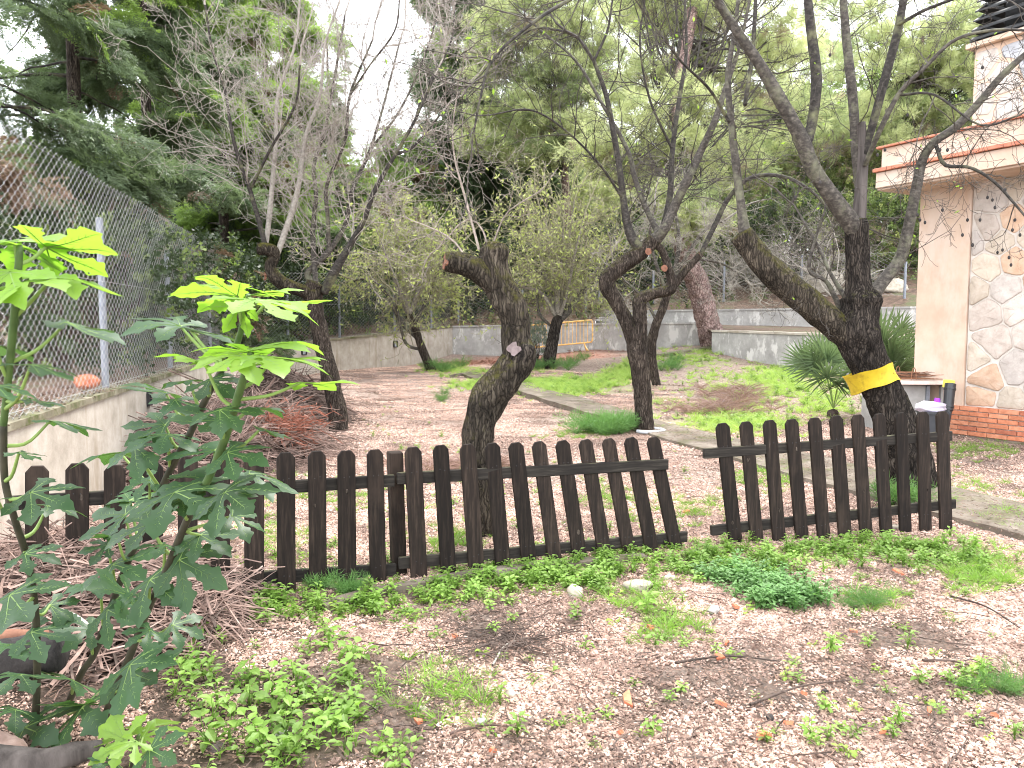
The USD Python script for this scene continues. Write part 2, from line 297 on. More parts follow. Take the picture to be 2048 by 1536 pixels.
M['yellow_band'] = look('yellow_band', [(.3, (.5, .36, .02)), (.7, (.66, .49, .035))], 14, bump=.2, rough=.5, blotch=((.3, .2, .02), 12, .55, .75, (1, 1, 1)), trans=((.6, .42, .03), .15))
M['black_plastic'] = look('black_plastic', [(.3, (.01, .01, .011)), (.7, (.02, .02, .022))], 10, bump=.05, rough=.35, spec=.5)
M['dark_grey_plastic'] = look('dark_grey_plastic', [(.3, (.022, .024, .028)), (.7, (.035, .037, .042))], 10, bump=.05, rough=.45, spec=.5)
M['white_plastic'] = look('white_plastic', [(.3, (.6, .56, .68)), (.7, (.78, .76, .82))], 10, bump=.1, rough=.4, trans=((.6, .55, .7), .2))
M['purple'] = look('purple', [(.3, (.22, .03, .42)), (.7, (.3, .05, .52))], 10, bump=0, rough=.4)
M['pink'] = look('pink', [(.3, (.6, .12, .16)), (.7, (.7, .2, .22))], 10, bump=0, rough=.5)
M['yellow_bright'] = look('yellow_bright', [(.3, (.7, .6, .08)), (.7, (.75, .66, .12))], 10, bump=0, rough=.5)
M['ring_grey'] = look('ring_grey', [(.3, (.38, .4, .43)), (.7, (.5, .52, .55))], 10, bump=.05, rough=.4)
M['marble'] = look('marble', [(.3, (.5, .38, .33)), (.7, (.66, .56, .5))], 8, bump=0, rough=.3)
M['rust'] = look('rust', [(.3, (.14, .06, .035)), (.7, (.27, .13, .07))], 30, bump=.2, rough=.8)
M['slate'] = look('slate', [(.3, (.28, .29, .31)), (.7, (.42, .43, .45))], 5, bump=.4, dist=.01)
M['black_tile'] = look('black_tile', [(.3, (.014, .015, .016)), (.7, (.035, .036, .038))], 6, bump=.3, dist=.01, rough=.6)
M['soil'] = look('soil', [(.3, (.035, .024, .017)), (.5, (.1, .062, .043)), (.75, (.2, .135, .1))], 7, bump=.6, dist=.03, nrough=.75, blotch=((.07, .09, .03), 1.1, .52, .68, (1, 1, 1)))
M['leaf_litter'] = look('leaf_litter', [(.3, (.05, .035, .025)), (.7, (.2, .13, .085))], 20, bump=0, var=.6, hsvv=.015)
M['red_litter'] = look('red_litter', [(.3, (.17, .075, .05)), (.7, (.33, .16, .11))], 20, bump=0, var=.5)
M['gravel'] = look('gravel', [(.28, (.19, .125, .09)), (.5, (.41, .295, .225)), (.75, (.6, .475, .39))], 28, bump=.3, dist=.004, var=.62, spec=.2, hsvv=.012)
M['pale_stone'] = look('pale_stone', [(.3, (.25, .215, .165)), (.7, (.42, .375, .31))], 14, bump=.5, dist=.008, var=.15)
M['grey_stone'] = look('grey_stone', [(.3, (.24, .22, .2)), (.7, (.42, .4, .37))], 14, bump=.5, dist=.008, var=.15)
M['stick'] = look('stick', [(.3, (.07, .045, .036)), (.55, (.17, .115, .095)), (.8, (.31, .235, .205))], 12, bump=.2, var=.55, spec=.2)
M['stick_dark'] = look('stick_dark', [(.3, (.03, .022, .018)), (.7, (.09, .065, .053))], 12, bump=.2, var=.5, spec=.2)
M['red_needles'] = look('red_needles', [(.3, (.15, .05, .03)), (.7, (.29, .11, .07))], 12, bump=0, var=.4)
M['charred'] = look('charred', [(.3, (.008, .007, .007)), (.7, (.04, .034, .032))], 14, (1, 1, .5), bump=.9, dist=.02)
# foliage: base colour, light through
def leafy(name, a, b, t, k=.35, rough=.5, var=.35, spec=.35, hue=.015):
    M[name] = look(name, [(.3, a), (.7, b)], 3, bump=0, rough=rough, var=var, trans=(t, k), spec=spec, hsvv=hue, ISL=.22)
leafy('cypress_dark', (.06, .098, .052), (.125, .18, .09), (.165, .23, .1), .42)
leafy('cypress_green', (.14, .24, .06), (.25, .38, .11), (.32, .47, .1), .48)
leafy('cypress_brown', (.13, .085, .055), (.23, .16, .1), (.2, .14, .08), .3)
leafy('pine_needle', (.32, .355, .17), (.45, .495, .255), (.53, .59, .28), .5, var=.5)
leafy('pine_needle_deep', (.18, .23, .105), (.27, .33, .155), (.35, .43, .18), .45, var=.5)
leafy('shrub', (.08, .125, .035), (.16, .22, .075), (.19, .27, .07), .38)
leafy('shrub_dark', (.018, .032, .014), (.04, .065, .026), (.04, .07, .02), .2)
leafy('shrub_dry', (.2, .17, .11), (.34, .29, .2), (.3, .26, .16), .35)
leafy('almond_leaf', (.27, .32, .1), (.4, .45, .17), (.42, .5, .14), .45)
leafy('fresh_leaf', (.15, .27, .03), (.24, .4, .06), (.3, .5, .05), .45)
leafy('weed', (.1, .21, .032), (.2, .355, .07), (.25, .44, .055), .42)
leafy('weed_deep', (.075, .19, .055), (.14, .3, .09), (.17, .35, .075), .4)
leafy('grass', (.22, .36, .08), (.38, .53, .15), (.42, .6, .12), .45)
leafy('dry_grass', (.17, .105, .08), (.3, .2, .155), (.35, .25, .17), .3)
leafy('fennel', (.06, .16, .04), (.12, .26, .075), (.14, .28, .06), .4)
leafy('palm', (.055, .1, .042), (.115, .175, .085), (.14, .21, .075), .32, rough=.45, spec=.4)
leafy('grey_bush', (.12, .16, .12), (.2, .25, .18), (.18, .23, .14), .3)
leafy('fig_leaf', (.022, .058, .025), (.038, .085, .036), (.085, .19, .03), .3, rough=.42, var=.25, spec=.3)
leafy('fig_leaf_young', (.11, .23, .03), (.16, .3, .04), (.27, .5, .04), .5, rough=.42, var=.12, spec=.45)
leafy('fig_vein', (.16, .26, .07), (.22, .33, .1), (.3, .45, .1), .3, var=0)
M['fig_stalk'] = look('fig_stalk', [(.3, (.13, .2, .045)), (.7, (.2, .29, .08))], 12, bump=.1, rough=.5)
M['fig_stem'] = look('fig_stem', [(.3, (.02, .02, .012)), (.7, (.048, .042, .026))], 18, bump=.3, dist=.004, rough=.6)
M['fig_stem_green'] = look('fig_stem_green', [(.3, (.035, .062, .018)), (.7, (.07, .115, .032))], 18, bump=.2, dist=.004, rough=.5)

def ground_material():
    N = {'geo': ('geometry', {}), 'at': ('attribute', {'attribute': 'masks'}), 'sp': ('separate_color', {}),
         'v': ('voronoi_texture', {'scale': 34.0, 'randomness': 1.0}), 'vs': ('separate_color', {}),
         'cr': ('rgb_ramp', {'ramp': [(0, (.2, .13, .1)), (.25, (.4, .285, .23)), (.6, (.52, .395, .33)), (1, (.62, .5, .435))]}),
         've': ('map_range', {'from_min': .05, 'from_max': .5, 'to_min': 1.0, 'to_max': .5, 'clamp': True}), 'ml': ('mix_color', {'blend_type': 'multiply', 'fac': 1.0}),
         'n1': ('noise_texture', {'scale': 1.1, 'detail': 8.0, 'roughness': .7}), 'n2': ('noise_texture', {'scale': 38.0, 'detail': 5.0, 'roughness': .75}), 'ma': ('mapping', {'scale': (1, .45, 1)}),
         'n1r': ('map_range', {'from_min': .42, 'from_max': .7, 'clamp': True}), 'n2r': ('map_range', {'from_min': .44, 'from_max': .56, 'clamp': True}), 'mm': ('math', {'math_type': 'multiply'}), 'mk': ('math', {'math_type': 'multiply', 'value2': .9}),
         'br': ('rgb_ramp', {'ramp': [(.3, (.05, .032, .024)), (.7, (.17, .105, .075))]}), 'x1': ('mix_color', {}),
         'rr': ('rgb_ramp', {'ramp': [(.3, (.15, .06, .042)), (.5, (.28, .135, .095)), (.7, (.46, .3, .24))]}), 'x2': ('mix_color', {}),
         'gr': ('rgb_ramp', {'ramp': [(.3, (.12, .14, .05)), (.7, (.27, .27, .14))]}), 'x3': ('mix_color', {}), 'gm': ('math', {'math_type': 'multiply'}),
         'dr': ('rgb_ramp', {'ramp': [(.3, (.03, .022, .017)), (.7, (.1, .07, .052))]}), 'x4': ('mix_color', {}),
         'p': ('principled_bsdf', {'roughness': .85, 'specular_ior_level': .2}), 'b': ('bump', {'strength': .7, 'distance': .015}), 'hh': ('math', {'math_type': 'add'})}
    L = [('geo.position', 'v.vector'), ('v.color', 'vs.color'), ('vs.r', 'cr.fac'), ('v.distance', 've.value'), ('cr.color', 'ml.a'), ('ve.result', 'ml.b'),
         ('geo.position', 'n1.vector'), ('geo.position', 'ma.vector'), ('ma.vector', 'n2.vector'), ('n1.fac', 'n1r.value'), ('n2.fac', 'n2r.value'), ('n1r.result', 'mm.value1'), ('n2r.result', 'mm.value2'), ('mm.value', 'mk.value1'),
         ('n2.fac', 'br.fac'), ('mk.value', 'x1.fac'), ('ml.result', 'x1.a'), ('br.color', 'x1.b'),
         ('at.color', 'sp.color'), ('n2.fac', 'rr.fac'), ('sp.r', 'x2.fac'), ('x1.result', 'x2.a'), ('rr.color', 'x2.b'),
         ('n2.fac', 'gr.fac'), ('sp.g', 'gm.value1'), ('n2r.result', 'gm.value2'), ('gm.value', 'x3.fac'), ('x2.result', 'x3.a'), ('gr.color', 'x3.b'),
         ('n2.fac', 'dr.fac'), ('sp.b', 'x4.fac'), ('x3.result', 'x4.a'), ('dr.color', 'x4.b'), ('x4.result', 'p.base_color'),
         ('vs.g', 'hh.value1'), ('n2.fac', 'hh.value2'), ('hh.value', 'b.height'), ('b.normal', 'p.normal')]
    return usdkit.material(stage, '/World/Looks/ground', N, L, surface='p.BSDF')
M['ground'] = ground_material()
# ------------------------------------------------------------------ ground
def mask(x, y):
    """Red needle litter, green growth, dark soil: where each covers the gravel."""
    def bl(px, py, rx, ry, soft=.5):
        c = onground(np.array([px]), np.array([py]))[0]
        d = np.sqrt(((x - c[0]) / rx) ** 2 + ((y - c[1]) / ry) ** 2) + (meshkit.fbm(np.stack([x * 1.3, y * 1.3, 0 * x + px], -1), 3, 4) - .5) * .9
        return np.clip((1.15 - d) / soft, 0, 1)
    r = np.maximum.reduce([bl(1480, 745, 2.2, 1.6) * .6, bl(1380, 735, 2, 2) * .8, bl(1290, 716, 2.2, 2.0), bl(1050, 722, 3.4, 1.9), bl(1220, 735, 2.4, 1.6), bl(1440, 718, 1.5, 2.2), bl(1160, 708, 1.6, 1.8)])
    gr = np.maximum.reduce([bl(1165, 784, 1.7, .9), bl(1560, 802, 1.2, .9), bl(1370, 778, 1.2, .7), bl(960, 776, .8, .5), bl(1620, 800, .7, .8), bl(1450, 845, 1.3, .6), bl(1000, 1140, 1.5, .3) * .6, bl(1530, 1165, 1.1, .3) * .6])
    dk = np.maximum.reduce([np.clip((5.0 - y) / 1.2, 0, 1) * np.clip((meshkit.fbm(np.stack([x * 1.6, y * 1.6, 0 * x], -1), 4, 21) - .36) * 4, 0, 1) * .75, bl(260, 1250, 1.1, .9), bl(60, 1440, 1.3, .8), bl(1010, 1285, .42, .2) * .7, bl(480, 1290, .4, .28) * .6, bl(1500, 1130, 2.0, .16) * .5, bl(850, 1190, 1.6, .16) * .7, bl(520, 860, 1.0, 1.2)])
    return np.stack([r, gr, dk], -1)
def axis_(lo, hi, st, far):
    return np.concatenate([-np.array(far[::-1]), np.arange(lo, hi + st / 2, st), np.array(far)])
gx = np.concatenate([[-150, -80, -40, -22], np.arange(-14, 14.01, .11), [22, 40, 80, 150]])
gy = np.concatenate([[-150, -60, -20, -8], np.arange(-2, 30.01, .11), [36, 50, 90, 200]])
X, Y = np.meshgrid(gx, gy); Z = g(X, Y); Z[(np.abs(X) > 15) | (Y > 31)] -= .6
nx_, ny_ = len(gx), len(gy)
i, j = np.meshgrid(np.arange(ny_ - 1), np.arange(nx_ - 1), indexing='ij')
gf = quad(np.stack([i * nx_ + j, i * nx_ + j + 1, (i + 1) * nx_ + j + 1, (i + 1) * nx_ + j], -1).reshape(-1, 4))
gp = single('ground', (np.stack([X, Y, Z], -1).reshape(-1, 3), gf), M['ground'], 'pinkish gravel ground with leaf litter and green growth', kind='structure', smooth=True)
pv = UsdGeom.PrimvarsAPI(stage.GetPrimAtPath(gp)).CreatePrimvar('masks', Sdf.ValueTypeNames.Color3fArray, 'vertex')
pv.Set(Vt.Vec3fArray.FromNumpy(mask(X.ravel(), Y.ravel()).astype(np.float32)))

# ------------------------------------------------------------------ boundary walls
def wx(y): return -3.26 - .226 * (y - 4.9)                # the left wall's face
C0, C1 = np.array([wx(-2.5), -2.5]), np.array([wx(17.5), 17.5])
C2 = P(905, 652, 27.0)[:2]; C3 = P(1192, 645, 25.2)[:2]
def ztop_left(y): return .88 + .011 * (y - 4.9)
def wall_strip(p0, p1, z0, z1, thick, out, bottom=-.3, capo=.02, caph=.05):
    """Wall along p0..p1 (2D) with top heights z0, z1; out: unit vector away from the garden. Body and coping as two meshes."""
    n = max(2, int(np.linalg.norm(p1 - p0) / .5)); t = np.linspace(0, 1, n + 1)[:, None]
    c = p0 + (p1 - p0) * t; zt = z0 + (z1 - z0) * t[:, 0]; zb = g(c[:, 0], c[:, 1]) + bottom
    def slab(a, b, lo, hi):
        v = np.stack([np.hstack([c + out * a, lo[:, None]]), np.hstack([c + out * a, hi[:, None]]), np.hstack([c + out * b, hi[:, None]]), np.hstack([c + out * b, lo[:, None]])], 1).reshape(-1, 3)
        f = []
        for k in range(n):
            for q in range(4): f.append([k * 4 + q, (k + 1) * 4 + q, (k + 1) * 4 + (q + 1) % 4, k * 4 + (q + 1) % 4])
        f += [[0, 1, 2, 3], [n * 4 + 3, n * 4 + 2, n * 4 + 1, n * 4]]
        return v, quad(f)
    jit = .012 * (meshkit.fbm(np.hstack([c * 2.1, c[:, :1] * 0]), 3, 5) - .5)
    return slab(0, thick, zb, zt - caph), slab(-capo, thick + .03, zt - caph - .002, zt + jit)
def outv(a, b, right=False):
    d = norm(b - a); o = np.array([-d[1], d[0]]); return -o if right else o
oL = outv(C0, C1); oB = outv(C1, C2)
w = thing('retaining_wall', 'long stained beige concrete wall with mossy top below the left wire fence', 'wall', (*C0, 0))
b_, c_ = wall_strip(C0, C1, ztop_left(-2.5), ztop_left(17.5), .22, oL); part(w, 'wall_body', b_, M['concrete']); part(w, 'coping', c_, M['cap'])
w = thing('retaining_wall', 'concrete wall with flaking white patches running to the far corner behind the thin leafy tree', 'wall', (*C1, 0))
b_, c_ = wall_strip(C1, C2, ztop_left(17.5) + .01, 1.55, .22, oB); part(w, 'wall_body', b_, M['concrete']); part(w, 'coping', c_, M['cap'])
w = thing('retaining_wall', 'grey concrete back wall standing behind the yellow barrier', 'wall', (*C2, 0))
oC = outv(C2, C3); b_, c_ = wall_strip(C2, C3, 1.56, 1.64, .22, oC); part(w, 'wall_body', b_, M['concrete_grey']); part(w, 'coping', c_, M['concrete_grey'])
C4 = P(1400, 645, 22.6)[:2]; C5 = P(1424, 660, 20.2)[:2]; C6 = P(1655, 667, 16.6)[:2]; C7 = P(1850, 672, 14.2)[:2]
w = thing('terrace_wall', 'low cracked grey concrete terrace wall left of the leaning pine trunk', 'wall', (*C3, 0))
b_, c_ = wall_strip(C3, C4, 1.64, 1.66, .25, outv(C3, C4)); part(w, 'wall_body', b_, M['concrete_grey']); part(w, 'coping', c_, M['concrete_grey'])
for k, (hz, dz) in enumerate(((1.74, .05), (1.82, .05))):
    a_, e_ = P(1190, 640, 25.4)[:2], P(1292, 640, 24.2)[:2]; m_ = (a_ + e_) / 2; d_ = norm(e_ - a_)
    part(w, 'slab', box((*(m_ + outv(a_, e_) * (.05 * k + .12)), hz), (np.linalg.norm(e_ - a_) - .2 * k, .3, dz), np.array([[d_[0], -d_[1], 0], [d_[1], d_[0], 0], [0, 0, 1]])), M['concrete_grey'])
w = thing('terrace_wall', 'whitish flaking concrete terrace wall between the pine trunk and the fan palm', 'wall', (*C5, 0))
for a_, e_, z0, z1 in ((C5, C6, 1.44, 1.37), (C6, C7, 1.37, 1.34)):
    b_, c_ = wall_strip(a_, e_, z0, z1, .25, outv(a_, e_)); part(w, 'wall_body', b_, M['concrete_grey']); part(w, 'coping', c_, M['concrete'])
U1 = P(1192, 622, 27.4)[:2]; U2 = P(1840, 614, 22.0)[:2]; U3 = P(2150, 612, 20.0)[:2]; zU1, zU2 = 2.09, 2.10
w = thing('upper_wall', 'long plain grey upper retaining wall below the hillside fence', 'wall', (*U1, 0))
b_, c_ = wall_strip(U1, U2, zU1, zU2, .22, outv(U1, U2), bottom=.2); part(w, 'wall_body', b_, M['concrete_grey']); part(w, 'coping', c_, M['concrete_grey'])
b_, c_ = wall_strip(U2, U3, zU2, 2.1, .22, outv(U2, U3), bottom=.2); part(w, 'wall_body', b_, M['concrete_grey'])
# terrace soil between the terrace walls and the upper wall
def strip(A, B, n, wave=.03, seed=1, m=14):
    A = spline(A, n) if len(A) > 2 else np.linspace(A[0], A[1], n); B = spline(B, n) if len(B) > 2 else np.linspace(B[0], B[1], n)
    t = np.linspace(0, 1, m)[None, :, None]; v = A[:, None] * (1 - t) + B[:, None] * t
    v[..., 2] += wave * 2 * (meshkit.fbm(np.stack([v[..., 0] * 1.5, v[..., 1] * 1.5, 0 * v[..., 0]], -1), 4, seed) - .5)
    i, j = np.meshgrid(np.arange(n - 1), np.arange(m - 1), indexing='ij')
    return v.reshape(-1, 3), quad(np.stack([i * m + j, (i + 1) * m + j, (i + 1) * m + j + 1, i * m + j + 1], -1).reshape(-1, 4))
E = lambda p, z: np.array([p[0], p[1], z])
tin = [E(C3 + [0, .15], 1.58), E(C4 + [.0, .12], 1.6), E(C5 + [.05, .12], 1.38), E(C6 + [.05, .12], 1.31), E(C7 + [0, .12], 1.28), E(C7 + [3.5, -1.0], 1.28)]
tout = [E(U1 + [-.2, -.02], 1.66), E(U1 * .66 + U2 * .34, 1.62), E(U1 * .4 + U2 * .6, 1.55), E(U1 * .15 + U2 * .85, 1.5), E(U2, 1.45), E(U3, 1.45)]
tt = np.linspace(0, 1, 60)
def lerp(P_, n):
    P_ = np.array(P_); u = np.linspace(0, len(P_) - 1, n); k = np.minimum(u.astype(int), len(P_) - 2); f = (u - k)[:, None]; return P_[k] * (1 - f) + P_[k + 1] * f
A_, B_ = lerp(tin, 60), lerp(tout, 60); t = np.linspace(0, 1, 14)[None, :, None]; v = A_[:, None] * (1 - t) + B_[:, None] * t
v[..., 2] += .05 * (meshkit.fbm(v * [1.5, 1.5, 0], 4, 2) - .5)
i, j = np.meshgrid(np.arange(59), np.arange(13), indexing='ij')
single('terrace', (v.reshape(-1, 3), quad(np.stack([i * 14 + j, (i + 1) * 14 + j, (i + 1) * 14 + j + 1, i * 14 + j + 1], -1).reshape(-1, 4))), M['soil'], 'litter covered terrace ground above the terrace walls', kind='structure', smooth=True)

# hillside and bank behind the boundary
ring = [(*C0, ztop_left(-2.5), *oL, .0), (*(C0 * .6 + C1 * .4), ztop_left(6), *oL, .0), (*C1, 1.02, *norm(oL + oB), .02), (*(C1 * .5 + C2 * .5), 1.28, *oB, .05), (*C2, 1.54, *norm(oB + np.array([0, 1.])), .12), (*C3, 1.62, 0, 1, .2), (*U1, zU1, 0, 1, .26), (*(U1 * .5 + U2 * .5), 2.08, .45, .9, .34), (*U2, 2.08, .62, .78, .36), (*U3, 2.08, .75, .66, .36), (26, 12, 2.0, 1, 0, .2), (30, -5, 1.0, 1, 0, .1)]
R_ = lerp(ring, 180); off = np.array([.1, .4, .8, 1.3, 2, 3, 4.5, 6.5, 9, 13, 18, 26, 45, 90, 150])
v = R_[:, None, :2] + norm(R_[:, None, 3:5]) * off[None, :, None]
z = R_[:, None, 2] - .05 + R_[:, None, 5] * 14 * (1 - np.exp(-off[None] / 14)) * 1.0
z = z + np.minimum(off, 1)[None] * .35 * (meshkit.fbm(np.concatenate([v * .45, v[..., :1] * 0], -1), 4, 8) - .45) + np.clip(off - 30, 0, 1)[None] * -1.0
n_, m_ = z.shape; i, j = np.meshgrid(np.arange(n_ - 1), np.arange(m_ - 1), indexing='ij')
HV = np.concatenate([v, z[..., None]], -1)
single('hillside', (HV.reshape(-1, 3), quad(np.stack([i * m_ + j, i * m_ + j + 1, (i + 1) * m_ + j + 1, (i + 1) * m_ + j], -1).reshape(-1, 4))), M['soil'], 'brown earth bank and hillside behind the boundary walls', kind='structure', smooth=True)
from scipy.spatial import cKDTree
_ht = cKDTree(HV.reshape(-1, 3)[:, :2]); _hz = HV.reshape(-1, 3)[:, 2]
def hz(x, y):
    d, k = _ht.query(np.stack([np.asarray(x, float), np.asarray(y, float)], -1), k=3)
    w = 1 / (d + .05); return (w * _hz[k]).sum(-1) / w.sum(-1)

# recessed lamps in the wall
def wall_lamp(px, py, Yd, d, w_, h_, label):
    c = P(px, py, Yd); n = np.array([d[1], -d[0], 0]); d3 = np.array([d[0], d[1], 0]); Rm = np.stack([d3, -n, [0, 0, 1]], 1)
    t = thing('wall_lamp', label, 'wall lamp', c)
    for sx, sz, sw, sh in ((0, h_ / 2, w_, .02), (0, -h_ / 2, w_, .02), (-w_ / 2, 0, .02, h_ - .021), (w_ / 2, 0, .02, h_ - .021)):
        part(t, 'frame', box(c + d3 * sx + np.array([0, 0, sz]), (sw, .09, sh), Rm), M['black_plastic'])
    for k in range(5): part(t, 'louvre', box(c + np.array([0, 0, (k - 2) * h_ / 6]), (w_ - .03, .035, .012), Rm @ Rot.from_euler('x', 35, degrees=True).as_matrix()), M['ring_grey'])
    part(t, 'back_plate', box(c - n * .03, (w_ - .022, .01, h_ - .022), Rm), M['dark_grey_plastic'])
dL, dB = norm(C1 - C0), norm(C2 - C1)
yl = 2.153 / ((1024 - 293) / FPX - .226)
wall_lamp(294, 797, yl, dL, .14, .15, 'louvred lamp set in the beige wall nearest the fig leaves')
def on_wallB(px):
    k = (px - 1024) / FPX; s = (k * C1[1] - C1[0]) / (dB[0] - k * dB[1]); return C1[1] + s * dB[1]
wall_lamp(607, 703, on_wallB(607), dB, .17, .16, 'small square wall lamp beside the mossy leaning trunk')
wall_lamp(790, 688, on_wallB(790), dB, .19, .18, 'small square wall lamp left of the thin leafy tree')

# ------------------------------------------------------------------ chain link fences
def mesh_wires(p0, p1, z0, z1, h, pitch, r, out, lean=0.0):
    """Woven zigzag wires from p0 to p1, standing h high on heights z0..z1."""
    L = np.linalg.norm(p1 - p0); n = int(L / pitch); k = int(h / max(.04, pitch * .6)); d = norm(p1 - p0)
    s = (np.arange(n) + .5)[:, None] * pitch; rows = np.arange(k + 1)[None]; ph = (rows + np.arange(n)[:, None]) % 2
    x = s + np.where(ph == 0, -.53, .53) * pitch; zz = rows * (h / k) + 0 * s
    sag = .03 * (meshkit.fbm(np.stack([x * .7, zz * .9, 0 * x], -1), 3, 6) - .5) * 2 + lean * zz
    o = np.where(ph == 0, .005, -.005) + sag
    zb = z0 + (z1 - z0) * x / L
    pts = np.concatenate([p0[None, None] + d * x[..., None] + out[None, None] * o[..., None], (zb + zz)[..., None]], -1)
    v, f = tubes(pts, np.full(pts.shape[:2], r), 3)
    return v, f
def fence(label, runs, posts, pr=.03):
    base = (*runs[0][0], runs[0][2]); t = thing('chain_link_fence', label, 'wire fence', base)
    for a, b, za, zb, h, pitch, r, o in runs:
        part(t, 'wire_mesh', mesh_wires(a, b, za, zb, h, pitch, r, o), M['wire'])
        d = np.append(b - a, zb - za)
        for fz in (.02, .52, .985):
            u = np.linspace(0, 1, 30)[:, None]; pts = np.append(a, za) + d * u + [0, 0, h * fz] + np.append(o * .012, 0)
            part(t, 'tension_wire', tubes(pts, np.full(30, .0022), 3), M['wire'])
    for (x, y, zb, zt, rr) in posts:
        part(t, 'post', bark_tube([(x, y, zb), (x, y, (zb + zt) / 2), (x, y, zt)], [rr] * 3, 10, .5, 0, 1), M['galv'], smooth=40)
a = np.array([wx(2.2), 2.2]) + oL * .05
pl = []
for px, top in ((240, 437), (362, 508), (437, 545)):
    yy = 2.153 / ((1024 - px) / FPX - .226) ; xx = wx(yy); q = np.array([xx, yy]) + oL * .14; pl.append((*q, ztop_left(yy) - .1, P(px, top, yy)[2], .033))
q = C1 + oL * .1 + oB * .08; pl.append((*q, .9, P(487, 560, 17.5)[2], .035))
q = np.array([wx(4.6), 4.6]) + oL * .14; pl.append((*q, .8, 2.6, .033))
fence('tall chain link fence with grey posts on the long left wall', [(a, C1 + oL * .05, ztop_left(2.2), ztop_left(17.5), 1.98, .056, .002, oL)], pl)
pl = []
for px, top in ((585, 612), (688, 573), (797, 589), (870, 585)):
    yy = on_wallB(px); s = (yy - C1[1]) / dB[1]; q = C1 + dB * s + oB * .13; zt = P(px, top, yy)[2]; pl.append((*q, 1.0 + .02 * s, max(zt, 2.3), .035))
fence('chain link fence on the flaking wall behind the thin leafy tree', [(C1 + oB * .05, C1 + dB * 5.0 + oB * .05, 1.03, 1.28, 1.75, .075, .0024, oB), (C1 + dB * 5.0 + oB * .05, C2 + oB * .05, 1.28, 1.54, 1.45, .075, .0024, oB)], pl)
pl = []
D2 = P(917, 640, 27.6)[:2]
for px, top, yy in ((917, 600, 27.6), (1045, 580, 27.4), (1171, 585, 27.2), (1198, 582, 28.2)):
    q = P(px, 640, yy); pl.append((q[0], q[1], float(hz(q[0], q[1])) - .1, P(px, top, yy)[2], .035))
D3 = P(1198, 640, 27.8)[:2]
fence('low chain link fence on the bank behind the yellow barrier', [(D2, D3, 1.62, 2.0, 1.35, .09, .0026, np.array([0, 1.]))], pl)
pl = []; hp = []
for px, top, bot, yy in ((1306, 541, 620, 27.4), (1447, 525, 616, 26.2), (1602, 510, 589, 25.2), (1809, 524, 592, 23.0)):
    q = P(px, bot, yy); pl.append((q[0], q[1], q[2] - .5, P(px, top, yy)[2], .04)); hp.append(q)
runs = [(D3, hp[0][:2], 2.0, 2.12, 1.35, .09, .0026, np.array([0, 1.]))]
for u_, v_ in zip(hp[:-1], hp[1:]): runs.append((u_[:2], v_[:2], u_[2], v_[2], 1.3, .09, .0026, np.array([0, 1.])))
fence('chain link fence climbing the hillside above the upper wall', runs, pl)

# ------------------------------------------------------------------ concrete path and kerb
PATH = []
def sheet(poly_px_left, poly_px_right, n, h, name, mat, edge, label):
    A = onground(*np.array(lerp(poly_px_left, n)).T); B = onground(*np.array(lerp(poly_px_right, n)).T); m = 8
    t = np.linspace(0, 1, m)[None, :, None]; v = A[:, None] * (1 - t) + B[:, None] * t
    v[..., 2] = np.maximum(A[:, None, 2], B[:, None, 2]) * .5 + (A[:, None, 2] * (1 - t[..., 0]) + B[:, None, 2] * t[..., 0]) * .5 + h
    v[:, 0, :2] += .02 * (meshkit.fbm(A * 4, 3, 1)[:, None] - .5)
    v[..., 2] += .012 * (meshkit.fbm(v * 2.5, 3, 3) - .5)
    i, j = np.meshgrid(np.arange(n - 1), np.arange(m - 1), indexing='ij')
    f = quad(np.stack([i * m + j, (i + 1) * m + j, (i + 1) * m + j + 1, i * m + j + 1], -1).reshape(-1, 4))
    top = v.reshape(-1, 3)
    if name == 'path': PATH.append(Polygon(np.vstack([A[:, :2], B[::-1, :2]])).buffer(0))
    def side(row):
        lo = row.copy(); lo[:, 2] -= h + .15; q = np.vstack([row, lo]); k = np.arange(n - 1)
        return q, quad(np.stack([k, k + n, k + n + 1, k + 1], 1))
    return single(name, join([(top, f), side(v[:, 0]), side(v[:, -1][::-1])]), mat, label, kind='structure', smooth=30)
sheet([(900, 752), (1040, 795), (1200, 842), (1310, 877), (1450, 918), (1600, 962), (1780, 1012), (1990, 1068), (2120, 1105), (2500, 1212), (2900, 1330)], [(930, 748), (1062, 780), (1230, 820), (1345, 855), (1490, 887), (1640, 920), (1830, 965), (2040, 1015), (2180, 1050), (2560, 1140), (2960, 1235)], 120, .045, 'path', M['path'], 0, 'mossy concrete path crossing the garden')
sheet([(1310, 768), (1420, 766), (1560, 770), (1680, 778)], [(1312, 765), (1420, 763), (1560, 767), (1680, 775)], 30, .06, 'path_edging', M['cap'], 0, 'thin mossy edging in the back grass')
kpts = [(640, 1222), (735, 1194), (850, 1172), (960, 1152), (1080, 1138), (1200, 1128), (1290, 1120)]
kk = thing('kerb_edging', 'pale half buried kerb stones along the foot of the broken fence', 'kerb', onground(np.array([960.]), np.array([1152.]))[0])
KP = onground(*np.array(kpts, float).T)
for k in range(len(KP) - 1):
    p, q = KP[k], KP[k + 1]; d = q - p; L = np.linalg.norm(d); d = d / L; sd = norm(np.cross([0, 0, 1], d)); up = np.cross(d, sd)
    m = trimesh.creation.box((L * .97, .085, .09)); m = m.subdivide().subdivide(); v = np.array(m.vertices) @ np.stack([d, sd, up], 1).T + (p + q) / 2 + [0, 0, -.008]
    part(kk, 'kerb_stone', wob((v, m.faces), .014, 9, k), M['path'])
